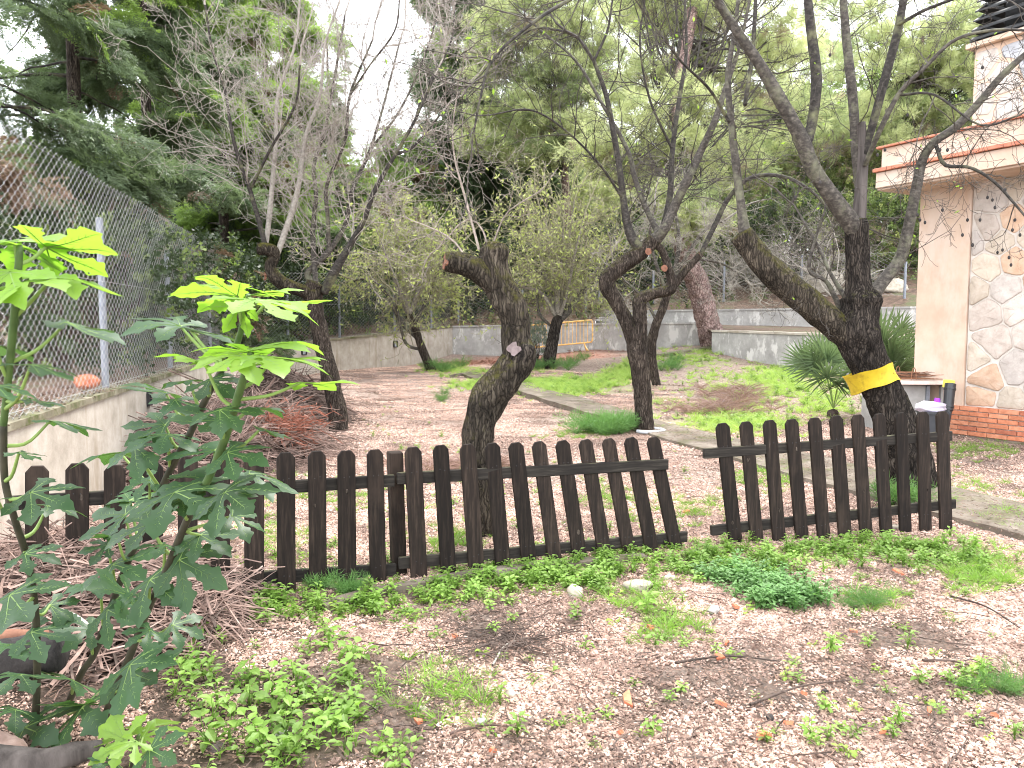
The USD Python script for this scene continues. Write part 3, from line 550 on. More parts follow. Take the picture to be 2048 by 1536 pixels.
# ------------------------------------------------------------------ house on the right
hd = norm(np.array([-.494, .869])); hn = np.array([-hd[1], hd[0]])          # along the facade (away), outwards (towards the garden)
H0 = np.array([6.2, 10.83]); HR = np.array([[hd[0], hn[0], 0], [hd[1], hn[1], 0], [0, 0, 1]])
def hpt(s, o, z): return np.append(H0 + hd * s + hn * o, z)
def s_of(px, o=0.0):
    k = (px - 1024) / FPX; p = H0 + hn * o; return (k * p[1] - p[0]) / (hd[0] - k * hd[1])
def hbox(s0, s1, o0, o1, z0, z1): return box(hpt((s0 + s1) / 2, (o0 + o1) / 2, (z0 + z1) / 2), (abs(s1 - s0), abs(o1 - o0), z1 - z0), HR)
house = thing('house', 'peach plastered house with rubble stone facing and flat terracotta edged roof', 'house', (*H0, 0))
sL, sR = s_of(1830), s_of(1931); SE = -5.0
part(house, 'wall', hbox(SE, sL - .05, -5, -.12, -.3, 3.5), M['plaster'])
part(house, 'pillar', hbox(sR, sL, -.6, .02, -.2, 3.5), M['plaster'], label='smooth peach plaster corner pillar')
part(house, 'soffit', hbox(SE - 1, s_of(1741, .6), -5.2, .58, 3.47, 3.53), M['plaster'])
zb, zt = 3.5, 3.72
part(house, 'lower_fascia', hbox(SE - 1, s_of(1741, .6), .3, .62, zb, zt), M['plaster'])
part(house, 'upper_fascia', hbox(SE - 1, s_of(1746, .6), .28, .56, zt + .06, 4.06), M['plaster'])
part(house, 'roof', hbox(SE - 1, s_of(1741, .6) - .02, -5.2, .3, zt - .1, 4.02), M['plaster'])
s1 = s_of(1741, .6) + .03; L = .3
for k in range(24):
    part(house, 'roof_tile', wob(hbox(s1 - (k + 1) * L + .004, s1 - k * L, .26, .66, zt + .003 + .004 * (k % 2), zt + .055), .0012, 8, k), M['tile'])
for k in range(24):
    part(house, 'coping_tile', hbox(s1 - (k + 1) * L + .004, s1 - k * L, .2, .6, 4.062 + .003 * (k % 2), 4.092), M['tile'])
# stone facing: each stone its own piece, joints nearly flush
part(house, 'mortar_bed', hbox(SE, sR - .004, -.5, -.014, .3, 3.48), M['mortar'])
rs = np.random.default_rng(11)
def facing(W_, Hh, dmin, to3, name, mats, gap=.013):
    pts = []
    for _ in range(5000):
        q = rs.uniform((0, 0), (W_, Hh))
        if all((q[0] - p[0]) ** 2 + (q[1] - p[1]) ** 2 > dmin ** 2 * (.45 + 1.1 * ((p[0] * 7.3 + p[1] * 3.1) % 1)) for p in pts): pts.append(q)
    vor = shapely.voronoi_polygons(shapely.MultiPoint(np.array(pts)), extend_to=sbox(-1, -1, W_ + 1, Hh + 1)); bb = sbox(0, 0, W_, Hh)
    for kst, cell in enumerate(vor.geoms):
        c = cell.intersection(bb).buffer(-gap * rs.uniform(.6, 1.5))
        if c.is_empty or c.area < .003 or c.geom_type != 'Polygon': continue
        r_ = min(.05, math.sqrt(c.area) * .16); c = c.buffer(-r_).buffer(r_)
        if c.is_empty or c.geom_type != 'Polygon': continue
        xy = np.array(c.segmentize(.05).exterior.coords)[:-1]; n = len(xy); ce = xy.mean(0)
        xy = xy + .03 * (np.stack([meshkit.fbm(np.hstack([xy * 11, xy[:, :1] * 0 + kst]), 2, 2 + q) for q in (0, 1)], -1) - .5)
        pr = rs.uniform(.004, .016); tilt = rs.normal(0, .025, 2); rg = lambda f: ((xy - ce) * f @ tilt + .0016 * rs.normal(size=n))[:, None]
        back = np.hstack([xy, np.full((n, 1), -.05)]); rim = np.hstack([xy, rg(1) * .3 - .009]); sh = np.hstack([ce + (xy - ce) * .93, rg(.93) + pr - .006]); inn = np.hstack([ce + (xy - ce) * .5, rg(.5) + pr]); mid = np.append(ce, pr)
        v = np.vstack([back, rim, sh, inn, mid[None]]); k = np.arange(n); k1 = (k + 1) % n
        f = np.vstack([quad(np.stack([k + o * n, k1 + o * n, n + k1 + o * n, n + k + o * n], 1)) for o in range(3)] + [np.stack([3 * n + k, 3 * n + k1, np.full(n, 4 * n)], 1)])
        part(house, name, (np.array([to3(*q) for q in v]), f[:, ::-1]), M[rs.choice(mats)], smooth=65)
facing(3.7, 3.15, .3, lambda a, b, c: hpt(sR - .01 - a, c, .42 + b), 'stone', ['stone0'] * 5 + ['stone1'] * 5 + ['stone2'] * 3 + ['stone3'] * 2 + ['stone4'] * 4)
# brick plinth
sB = s_of(1905, .06); part(house, 'plinth_core', hbox(SE, sB - .01, -.3, .035, -.2, .405), M['mortar'])
bh = .068
for row in range(6):
    s = sB; first = True
    while s > SE + .3:
        ln = (.12 if row % 2 and first else .26) + (rs.uniform(-.006, .006)); first = False
        z0 = -.005 + row * bh + .018
        part(house, 'brick', hbox(s - ln + .008, s, -.1, .055 + rs.uniform(0, .006), z0, z0 + bh - .009), M[f'brick{rs.choice(3, p=[.5, .3, .2])}']); s -= ln
part(house, 'plinth_ledge', wob(hbox(SE, sB + .05, -.2, .16, -.25, .012), .006, 5), M['path'])
# chimney
cy = 12.6; c0 = P(2005, 200, cy); c0x = c0[0] + .3; cc0 = np.array([c0x + .1, cy + .1, 5.0])
part(house, 'chimney', box(cc0, (1.05, 1.0, 2.05), HR), M['plaster'])
facing(1.0, 1.95, .36, lambda a, b, c: cc0 + HR @ np.array([a - .5, .512 + c, b - .97]), 'chimney_stone', ['slate', 'slate', 'stone2'], .03)
facing(.95, 1.95, .36, lambda a, b, c: cc0 + HR @ np.array([-.537 - c, a - .475, b - .97]), 'chimney_stone', ['slate', 'slate', 'stone2'], .03)
part(house, 'chimney_slab', box((c0x + .1, cy + .1, 6.07), (1.25, 1.2, .08), HR), M['plaster'])
for k in range(5):
    v = []
    for a in np.linspace(0, 1, 9): v.append((a - .5, .10 * np.sin(a * np.pi)))
    for sgn in (-1, 1):
        pts_ = np.array([[(.5 * (1 - .08 * k)) * sgn, y * 1.0, 6.2 + k * .16 + .04 * math.cos(y * 3)] for y in np.linspace(-.5, .5, 7)])
        lo = pts_ + [.12 * sgn, 0, -.07]; q = np.vstack([pts_, lo, pts_ + [0, 0, .025], lo + [0, 0, .025]]) @ HR.T + [c0x + .1, cy + .1, 0]
        part(house, 'cowl_tile', trimesh.convex.convex_hull(q), M['black_tile'])
    pts_ = np.array([[x, .5 - .04 * k, 6.2 + k * .16] for x in np.linspace(-.55, .55, 5)]); lo = pts_ + [0, .12, -.07]
    for sg in (-1, 1):
        q = np.vstack([pts_, lo, pts_ + [0, 0, .025], lo + [0, 0, .025]]) * [1, sg, 1] @ HR.T + [c0x + .1, cy + .1, 0]
        part(house, 'cowl_tile', trimesh.convex.convex_hull(q), M['black_tile'])
part(house, 'cowl_core', box((c0x + .1, cy + .1, 6.55), (.45, .45, .9), HR), M['black_tile'])

# ------------------------------------------------------------------ counter with grill things, bucket, pipe
CY = 10.9; B0 = P(1800, 800, CY)
def cpt(px, py, y=CY): return P(px, py, y)
xl, xr = cpt(1762, 800)[0], cpt(1893, 800)[0]; zt_ = cpt(1800, 769)[2]
ct = thing('barbecue_counter', 'rough block counter with pale stone top against the house pillar', 'counter', ((xl + xr) / 2, CY + .25, 0))
xm = cpt(1851, 800)[0]
part(ct, 'front_wall', box(((xl + xm) / 2, CY + .05, zt_ / 2 - .15), (xm - xl, .1, zt_ + .28)), M['concrete_grey'])
part(ct, 'corner_post', box((xm + .025, CY + .04, zt_ / 2 - .15), (.05, .13, zt_ + .28)), M['galv'])
part(ct, 'side_wall', box((xl + .05, CY + .36, zt_ / 2 - .15), (.1, .5, zt_ + .28)), M['concrete_grey'])
part(ct, 'side_wall', box((xr - .04, CY + .3, zt_ / 2 - .15), (.08, .6, zt_ + .28)), M['concrete_grey'])
part(ct, 'back_wall', box(((xl + xr) / 2, CY + .62, zt_ / 2 - .15), (xr - xl - .1, .06, zt_ + .28)), M['soil'])
part(ct, 'counter_top', wob(box(((xl + xr) / 2 - .05, CY + .26, zt_ + .03), (xr - xl + .14, .8, .05)), .004, 6), M['marble'])
rk = thing('grill_rack', 'rusty wire grill rack lying on the counter top under the sticks', 'grill rack', ((xl + xr) / 2 + .1, CY + .2, zt_ + .06))
for k in range(9):
    yy = CY + .02 + k * .055; part(rk, 'bar', tubes(np.array([[xm - .45, yy, zt_ + .075], [xm - .1, yy, zt_ + .08], [xr + .02, yy, zt_ + .075]]), np.full(3, .005), 5), M['rust'])
for x in (xm - .18, xr - .0):
    for y_ in (CY + .0, CY + .45):
        a_ = np.linspace(0, np.pi, 7); pts_ = np.stack([x + .035 * np.cos(a_), np.full(7, y_), zt_ + .08 + .16 * np.sin(a_)], -1); part(rk, 'handle', tubes(np.vstack([[x + .035, y_, zt_ + .055], pts_, [x - .035, y_, zt_ + .055]]), np.full(9, .006), 5), M['rust'])
bs = thing('stick_bundle', 'bundle of thin reddish sticks lying across the grill rack', 'sticks', (xm, CY + .2, zt_ + .1))
r2 = np.random.default_rng(5)
for k in range(46):
    y_ = CY + .05 + r2.uniform(0, .35); x0 = xl + .12 + r2.uniform(-.05, .3); x1 = xr + r2.uniform(-.25, .03); zz = zt_ + .1 + r2.uniform(0, .06)
    pts_ = np.linspace([x0, y_, zz], [x1, y_ + r2.normal(0, .05), zz + r2.normal(0, .015)], 5); pts_[1:4] += r2.normal(0, .008, (3, 3)); part(bs, 'stick', tubes(pts_, np.linspace(.004, .0022, 5) * r2.uniform(.7, 1.3), 4), M['rust' if k % 3 else 'stick_dark'])
def lathe(prof, c, n=20, sq=0):
    prof = np.array(prof, float); a = np.arange(n) * 2 * np.pi / n; cs, sn = np.cos(a), np.sin(a)
    if sq: w_ = 1 / np.maximum(np.abs(cs), np.abs(sn)) * sq + (1 - sq); cs, sn = cs * w_, sn * w_
    v = np.stack([prof[:, :1] * cs, prof[:, :1] * sn, np.repeat(prof[:, 1:], n, 1)], -1).reshape(-1, 3) + np.asarray(c)
    i, j = np.meshgrid(np.arange(len(prof) - 1), np.arange(n), indexing='ij'); f = quad(np.stack([i * n + j, i * n + (j + 1) % n, (i + 1) * n + (j + 1) % n, (i + 1) * n + j], -1).reshape(-1, 4))
    return v, f
bb_ = P(1864, 868, 10.2); bz = float(g(bb_[0], bb_[1]))
bk = thing('bucket', 'dark grey square tub holding a white bag beside the counter', 'tub', (bb_[0], bb_[1], bz))
hB = P(1864, 822, 10.2)[2] - bz
part(bk, 'tub_body', lathe([(.001, 0), (.12, 0), (.13, .01), (.15, hB - .03), (.165, hB - .028), (.165, hB), (.145, hB), (.12, .02), (.001, .02)], (bb_[0], bb_[1], bz), 24, .8), M['dark_grey_plastic'], smooth=40)
part(bk, 'handle_mark', trimesh.Trimesh(*(lambda m: (np.array(m.vertices) @ np.array([[1, 0, 0], [0, 0, -1], [0, 1, 0]]).T * 1.0 + [bb_[0] - .01, bb_[1] - .158, bz + hB * .55], m.faces))(meshkit.text_mesh('L', .04, .006))), M['white_plastic'])
bg = trimesh.creation.icosphere(3); v = np.array(bg.vertices); v = v * (1 + .5 * (meshkit.fbm(v * 2.2, 4, 3)[:, None] - .5)) * [.2, .14, .085] + [bb_[0] - .03, bb_[1], bz + hB + .05]
bgt = thing('plastic_bag', 'crumpled white plastic bag with purple cap on the dark tub', 'bag', (bb_[0], bb_[1], bz + hB - .02))
part(bgt, 'bag', (v, bg.faces), M['white_plastic'], smooth=40)
part(bgt, 'cap', lathe([(.001, .05), (.03, .05), (.036, .035), (.038, 0), (.001, -.02)], (bb_[0] + .04, bb_[1] - .02, bz + hB + .125), 14), M['purple'], smooth=40)
p0, p1 = P(1886, 866, 10.35), P(1901, 768, 10.5); p0[2] = float(g(p0[0], p0[1])) - .02
pipe = thing('drain_pipe', 'black jointed drain pipe leaning at the corner of the brick plinth', 'pipe', p0)
pm = p0 * .45 + p1 * .55 + [.0, -.02, 0]
part(pipe, 'tube', bark_tube([p0, p0 * .5 + pm * .5, pm], [.055] * 3, 16, .04, 0, 1), M['black_plastic'], smooth=40)
part(pipe, 'sleeve', bark_tube([pm - (p1 - pm) * .05, pm * .5 + p1 * .5, p1], [.066, .066, .07], 16, .04, .02, 2), M['black_plastic'], smooth=40)
for u in (.1, .8): q = pm + (p1 - pm) * u; part(pipe, 'clamp', bark_tube([q - (p1 - pm) * .04, q, q + (p1 - pm) * .04], [.075] * 3, 16, .02, 0, 1), M['black_plastic'], smooth=40)
single('yellow_cloth', wob(box(p1 + [.01, .07, .0], (.13, .06, .1)), .02, 9, 3), M['yellow_bright'], 'small yellow cloth stuffed behind the top of the black pipe', 'cloth')
q = P(1858, 862, 10.0); q[2] = float(g(q[0], q[1])) + .02
single('dog_lead', tubes(spline([q + [-.12, 0, .02], q + [-.02, -.03, .05], q + [.1, .0, .01], q + [.2, .03, .0]], 14), np.full(14, .012), 6), M['pink'], 'short pink strap lying on the ground before the dark tub', 'strap')

# ------------------------------------------------------------------ picket fence
FYW = lambda px: np.interp(px, [40, 75, 440, 760, 830, 1350, 1470, 1889], [3.72, 3.75, 4.18, 4.43, 4.5, 5.1, 5.25, 5.62])
def panel(label, pk, wd, rails, lift=0.0, post=None):
    q0, q1 = pk[0][2], pk[-1][2]; z0, z1 = FYW(q0), FYW(q1)
    FY = lambda px: 1 / (1 / z0 + (1 / z1 - 1 / z0) * (px - q0) / (q1 - q0))
    b0 = P((pk[0][2] + pk[-1][2]) / 2, (pk[0][3] + pk[-1][3]) / 2, FY((pk[0][2] + pk[-1][2]) / 2))
    t = thing('picket_fence', label, 'picket fence', b0)
    A = P(pk[0][2], pk[0][3], FY(pk[0][2])); B = P(pk[-1][2], pk[-1][3], FY(pk[-1][2])); d = (B - A) * [1, 1, 0]; d = norm(d); n = np.array([d[1], -d[0], 0])
    r3 = np.random.default_rng(int(pk[0][0]))
    for (tx, ty, bx, by, *wv) in pk:
        T, Bm = P(tx, ty, FY(bx) + .01 * r3.normal()), P(bx, by, FY(bx)); up = norm(T - Bm); side = norm(np.cross(n, up)); side = side * np.sign(side @ d); nn = np.cross(up, side); nn = nn * np.sign(nn @ n)
        L = np.linalg.norm(T - Bm) + .01; h = wd / 2 * (1 + .03 * r3.normal()); ck = h * .5
        pr = Polygon([(-h, 0), (h, 0), (h, L - ck * 1.25), (h - ck * .1, L - ck * 1.1), (h - ck * .9, L - ck * .08), (h - ck * 1.05, L), (-h + ck * 1.05, L), (-h + ck * .9, L - ck * .08), (-h + ck * .1, L - ck * 1.1), (-h, L - ck * 1.25)])
        th = .021; xy = np.array(pr.exterior.coords)[:-1]; nn_ = len(xy)
        ins = xy * [1 - .003 / h, 1] + [0, 0]; ins[xy[:, 1] > .1, 1] -= .003
        v2 = np.vstack([np.hstack([xy, np.full((nn_, 1), 0)]), np.hstack([xy, np.full((nn_, 1), th - .003)]), np.hstack([ins, np.full((nn_, 1), th)])])
        k = np.arange(nn_); k1 = (k + 1) % nn_
        f = np.vstack([quad(np.stack([k, k1, nn_ + k1, nn_ + k], 1)), quad(np.stack([nn_ + k, nn_ + k1, 2 * nn_ + k1, 2 * nn_ + k], 1)), [[2 * nn_, 2 * nn_ + q, 2 * nn_ + q + 1] for q in range(1, nn_ - 1)], [[0, q + 1, q] for q in range(1, nn_ - 1)]])
        w3 = Bm + v2[:, :1] * side + v2[:, 1:2] * up + v2[:, 2:] * nn
        pp = part(t, 'picket', (w3, f), M['picket'])
        for zz in (.82, .16):
            for sx in (-.3, .3):
                c = Bm + side * (sx * h) + up * (L * zz + r3.normal(0, .004)) + nn * (th + .0005); part(pp, 'nail', (np.vstack([c + .0032 * (np.cos(a) * side + np.sin(a) * up) for a in np.arange(6) * np.pi / 3]), np.array([[0, k, k + 1] for k in range(1, 5)])), M['black_plastic'])
        if r3.random() < .4:
            c = Bm + side * r3.uniform(-.4, .4) * h + up * L * r3.uniform(.2, .8) + nn * (th + .0008); sz = r3.uniform(.006, .012)
            part(pp, 'knot', (np.vstack([c + nn * .0006] + [c + sz * (np.cos(a) * side + 1.5 * np.sin(a) * up) for a in np.arange(10) * np.pi / 5]), np.array([[0, k + 1, (k + 1) % 10 + 1] for k in range(10)])), M['bark'])
    for (x0, y0, x1, y1) in rails:
        a, b = P(x0, y0, FY(x0)), P(x1, y1, FY(x1)); u = norm(b - a); nn = norm(n - u * (n @ u)); w_ = np.cross(u, nn)
        part(t, 'rail', wob(box((a + b) / 2 - nn * .0165, (np.linalg.norm(b - a), .032, .07), np.stack([u, nn, w_], 1)), .002, 5), M['rail'])
    if post:
        a, b = P(post[0], post[1], FY(post[0]) + .1), P(post[2], post[3], FY(post[0]) + .1); u = norm(a - b)
        part(t, 'post', wob(box((a + b) / 2 - [0, 0, .06], (.085, .085, np.linalg.norm(a - b) + .15), np.stack([d, np.cross(u, d), u], 1)), .004, 5), M['picket'])
    return t
panel('weathered black picket panel half hidden behind the fig leaves', [(75, 935, 74, 1262), (155, 930, 155, 1252), (230, 933, 230, 1240), (306, 928, 305, 1228), (376, 915, 375, 1216), (440, 911, 441, 1205), (508, 911, 508, 1200), (571, 908, 573, 1195), (633, 905, 636, 1188), (692, 904, 694, 1182), (749, 902, 756, 1175)], .098, [(10, 1008, 790, 962), (10, 1188, 793, 1140)], post=(790, 908, 799, 1165))
panel('loose black picket panel in the middle tilting to the right', [(825, 897, 838, 1167), (880, 893, 897, 1155), (934, 891, 953, 1150), (983, 889, 1006, 1138), (1030, 888, 1058, 1130), (1076, 886, 1109, 1122), (1123, 884, 1160, 1122), (1169, 882, 1209, 1112), (1215, 880, 1258, 1110), (1259, 878, 1304, 1108), (1304, 877, 1352, 1105)], .094, [(795, 958, 1338, 929), (798, 1128, 1376, 1074)])
panel('separate black picket panel on the right before the banded tree', [(1443, 849, 1471, 1096), (1490, 846, 1514, 1100), (1537, 843, 1558, 1095), (1581, 841, 1604, 1094), (1627, 838, 1647, 1090), (1670, 834, 1689, 1084), (1713, 832, 1731, 1079), (1756, 830, 1771, 1072), (1799, 828, 1809, 1068), (1843, 826, 1849, 1067), (1882, 825, 1890, 1064)], .098, [(1409, 908, 1906, 872), (1424, 1062, 1913, 1008)])

# ------------------------------------------------------------------ yellow crowd barrier
yb0, yb1 = 24.2, 24.0
def bp(px, py): return P(px, py, np.interp(px, [1040, 1187], [yb0, yb1]))
br = thing('crowd_barrier', 'yellow tubular steel crowd barrier leaning before the back wall', 'barrier', bp(1115, 700))
tl, tr, bl_, br_ = bp(1046, 652), bp(1185, 640), bp(1046, 697), bp(1185, 684)
def lr(u, v): return (tl * (1 - u) + tr * u) * (1 - v) + (bl_ * (1 - u) + br_ * u) * v
loop = [lr(.03, 0), lr(.5, 0), lr(.94, 0), lr(.985, .03), lr(1, .15), lr(1, .5), lr(1, .85), lr(.985, .97), lr(.94, 1), lr(.5, 1), lr(.05, 1), lr(.01, .95), lr(0, .8), lr(0, .2), lr(.01, .04), lr(.05, 0)]
part(br, 'frame', bark_tube(loop, [.024] * len(loop), 8, .08, 0, 1), M['yellow_paint'], smooth=60)
for u in np.linspace(.07, .93, 17): part(br, 'bar', tubes(np.array([lr(u, 0), lr(u, .5), lr(u, 1)]), np.full(3, .011), 6), M['yellow_paint'])
for u in (.1, .88):
    for sg in (-1, 1): q = lr(u, 1); part(br, 'foot', tubes(spline([q + [0, 0, 0], q + [.04, sg * .1, -.12], q + [.1, sg * .28, -.24]], 6), np.full(6, .02), 6), M['yellow_paint'])
# ------------------------------------------------------------------ bare and budding trees of the garden
def limb3(pts, Yf):
    """(px, py, width px, offset in depth) rows -> points and radii."""
    a = np.array([(q + (0.,) * 4)[:4] if isinstance(q, tuple) else q for q in pts], float)
    Y = np.array([Yf + q[3] for q in a]); return P(a[:, 0], a[:, 1], Y), a[:, 2] * .9 / 2 * Y / FPX
def grow(rng, S, levels, up=.05, wob_=.2, segs=6, minr=.0018, spread=(30, 65), lf=(.35, .62)):
    """S = (P, D, L, R) arrays; levels = children per shoot. Returns list of (pts, rad) per level."""
    out = []; Pq, D, L, R = [np.asarray(a, float) for a in S]
    for lv in range(len(levels) + 1):
        if lv >= 2: segs = 4
        m = len(Pq); pts = np.zeros((m, segs + 1, 3)); dirs = np.zeros_like(pts); pts[:, 0] = Pq; d = norm(D); dirs[:, 0] = d
        for k in range(segs):
            d = norm(d + rng.normal(0, wob_, (m, 3)) + np.array([0, 0, up])); pts[:, k + 1] = pts[:, k] + d * (L / segs)[:, None]; dirs[:, k + 1] = d
        rad = np.maximum(R[:, None] * np.linspace(1, .4, segs + 1)[None], minr); out.append((pts, rad))
        if lv == len(levels): break
        c = levels[lv]; n = np.maximum(rng.poisson(c, m), 1); w = np.repeat(np.arange(m), n); kk = rng.integers(1, segs + 1, len(w))
        base = pts[w, kk]; dd = dirs[w, kk]; pr = norm(np.cross(dd, rng.normal(size=dd.shape))); an = np.radians(rng.uniform(*spread, len(w)))[:, None]
        D = dd * np.cos(an) + pr * np.sin(an); Pq = base; L = L[w] * rng.uniform(*lf, len(w)); R = np.maximum(rad[w, kk] * .62, minr)
        ok = L > .05; Pq, D, L, R = Pq[ok], D[ok], L[ok], R[ok]
    return out
def seeds(rng, limbs, per_m, L, r, t0=.3, ang=(35, 75), back=0.0):
    Ps, Ds, Ls, Rs = [], [], [], []
    for pts, rad in limbs:
        q = spline(np.hstack([pts, rad[:, None]]), 40); le = np.linalg.norm(np.diff(q[:, :3], axis=0), axis=1).sum(); n = max(1, int(le * per_m))
        u = rng.uniform(t0, 1, n) ** .9; k = np.minimum((u * 39).astype(int), 38); d = norm(q[k + 1, :3] - q[k, :3]); pr = norm(np.cross(d, rng.normal(size=d.shape))); a = np.radians(rng.uniform(*ang, n))[:, None]
        Ps.append(q[k, :3]); Ds.append(d * np.cos(a) + pr * np.sin(a)); Ls.append(L * rng.uniform(.5, 1.2, n) * (1.15 - .45 * u)); Rs.append(np.minimum(r * rng.uniform(.7, 1.2, n), q[k, 3] * .7))
        Ps.append(q[-1:, :3]); Ds.append(norm(q[-1:, :3] - q[-3:-2, :3])); Ls.append([L]); Rs.append([q[-1, 3]])
    return np.vstack(Ps), np.vstack(Ds), np.concatenate(Ls), np.concatenate(Rs)
def leaves_on(rng, lv, n, size, width=.2, droop=-.4):
    """Small folded leaves scattered on shoots."""
    pts = lv[0]; m = len(pts); w = rng.integers(0, m, n); k = rng.integers(1, pts.shape[1], n); p = pts[w, k]; d0 = norm(pts[w, k] - pts[w, k - 1])
    d = norm(d0 * .6 + rng.normal(0, .7, (n, 3)) + [0, 0, droop]); s = norm(np.cross(d, rng.normal(size=(n, 3)))); u = np.cross(s, d); z = (size * rng.uniform(.55, 1.3, n))[:, None]
    v = np.stack([p, p + d * z * .45 + s * z * width + u * z * .06, p + d * z + 0 * s, p + d * z * .45 - s * z * width + u * z * .06], 1).reshape(-1, 3)
    f = (np.array([[0, 1, 2], [0, 2, 3]])[None] + (np.arange(n) * 4)[:, None, None]).reshape(-1, 3); return v, f
def bare_tree(name, label, Y, trunk, limbs, levels, per_m, L, r, seed, mats, cat='tree', nleaf=0, leafsize=.05, leafmat='fresh_leaf', up=.05, t0=.25, sides=26, stubs=(), extra=None, step=.03, group=None, spread=(30, 65), gl=None):
    rng = np.random.default_rng(seed); tp, tr = limb3(trunk, Y)
    t = thing(name, label, cat, tp[0], group=group)
    tp = tp.copy(); tp = np.vstack([tp[:1] - norm(tp[1:2] - tp[:1]) * .12 - [0, 0, .06], tp]); tr = np.concatenate([[tr[0] * 1.12], tr])
    part(t, 'trunk', bark_tube(tp, tr, sides, step, .17, seed), M[mats[0]], smooth=True)
    L3 = []
    for lb in limbs:
        mat, bare = mats[1], False
        if isinstance(lb[0], str): mat, lb = lb[0], lb[1:]
        if lb[0] is None: bare, lb = True, lb[1:]
        p, q = limb3(lb, Y); big = q.max() > .045
        part(t, 'limb', bark_tube(p, q, 18 if big else 9, .035 if big else .06, .12 if mat.startswith('bark') else .05, seed + len(L3)), M[mat], smooth=True)
        if not bare: L3.append((p, q))
    if levels is not None:
        S = seeds(rng, L3, per_m, L, r, t0); lv = grow(rng, S, levels, up=up, spread=spread, minr=gl or .0018)
        ms = [tubes(p, q, 4 if k == 0 else 3) for k, (p, q) in enumerate(lv)]
        part(t, 'twigs', join(ms), M[mats[2]], kind='stuff')
        if nleaf: part(t, 'leaves', leaves_on(rng, lv[-1], nleaf, leafsize), M[leafmat], kind='stuff')
    for (px, py, wd, mat, dy, dirn) in stubs:
        c = P(px, py, Y + dy); rr = wd * .8 / 2 * (Y + dy) / FPX; d = norm(np.array(dirn, float)); s = norm(np.cross(d, [.1, .2, 1])); u = np.cross(s, d)
        n = 14; a = np.arange(n) * 2 * np.pi / n; ri = c + rr * (np.cos(a)[:, None] * s + np.sin(a)[:, None] * u) * (1 + .12 * rng.normal(size=(n, 1)))
        v = np.vstack([ri * .9 + c * .1 - d * rr * .45, ri, c[None] + d * rr * .06]); k = np.arange(n); k1 = (k + 1) % n
        part(t, 'pruning_cut', (v, np.vstack([quad(np.stack([k, k1, n + k1, n + k], 1)), np.stack([n + k, n + k1, np.full(n, 2 * n)], 1)])), M[mat])
    return t, L3
# A: mossy leaning almond on the left
bare_tree('almond_tree', 'bare almond tree with a mossy bent arm leaning left, short trunk in the left gravel', 11.1,
    [(680, 868, 40), (672, 810, 36), (657, 740, 34), (643, 680, 32), (630, 620, 33), (624, 586, 40), (632, 566, 34)],
    [('bark_mossy', None, (636, 590, 34), (604, 580, 27, -.1), (572, 570, 28, -.2), (548, 552, 27, -.25), (541, 532, 24, -.25), (548, 512, 23, -.25), (541, 500, 26, -.3), (515, 497, 25, -.35)),
     ('limb_dark', (534, 505, 11, -.3), (520, 450, 11, -.3), (500, 380, 9, -.4), (478, 320, 8, -.5), (462, 255, 7, -.6), (450, 180, 6, -.6), (425, 100, 5, -.7), (410, 10, 4, -.8)),
     ('twig_pale', (532, 490, 11, -.2), (540, 420, 11, -.1), (546, 350, 10, 0), (552, 280, 8, .1), (556, 190, 7, .2), (590, 90, 5, .3), (600, 0, 4, .3)),
     ('twig_pale', (555, 508, 12, -.2), (568, 470, 13, -.1), (588, 410, 12, 0), (601, 350, 10, .1), (612, 270, 8, .2), (640, 190, 7, .3), (650, 90, 5, .3), (680, 0, 4, .3)),
     ('limb', (632, 570, 12, .1), (628, 520, 11, .2), (626, 460, 11, .3), (632, 390, 9, .3), (628, 330, 8, .3), (650, 260, 7, .4), (670, 150, 6, .4), (690, 30, 4, .5)),
     ('limb', (625, 570, 13, .2), (615, 548, 14, .2), (632, 528, 12, .2), (655, 505, 13, .2), (690, 450, 10, .3), (705, 380, 9, .4), (740, 300, 7, .6), (770, 200, 5, .8), (800, 80, 4, 1)),
     ('limb_dark', (648, 585, 18, 0), (668, 545, 20, -.1), (700, 490, 14, -.2), (728, 440, 11, -.3), (750, 380, 10, -.4), (790, 310, 8, -.5), (830, 240, 6, -.6), (870, 150, 4, -.7)),
     ('limb', (658, 500, 10, .2), (655, 430, 9, .1), (654, 370, 8, 0), (690, 280, 7, -.2), (700, 190, 6, -.3), (745, 80, 4, -.4)),
     ('limb_dark', (790, 310, 7, -.5), (830, 290, 6, -.4), (880, 230, 4, -.3)), ('limb', (740, 300, 6, .6), (800, 220, 5, .4), (850, 110, 4, .3), (880, 10, 3, .3)), ('limb_dark', (830, 240, 5, -.6), (850, 180, 5, -.4), (900, 90, 4, -.2), (910, 10, 3, 0)), ('limb', (700, 190, 5, -.3), (740, 130, 4, -.6), (790, 60, 4, -.8), (800, -20, 3, -.9)),
     ('limb_dark', (500, 380, 6, -.4), (540, 300, 6, -.7), (590, 210, 5, -1), (600, 130, 4, -1.2))],
    [4.2, 3.4, 1.8], 7.0, 1.4, .0075, 3, ('bark', 'limb', 'twig_grey'), up=.05, t0=.22, gl=.0022, stubs=[(529, 552, 20, 'cut_wood', -.27, (-1, -.4, .1))])
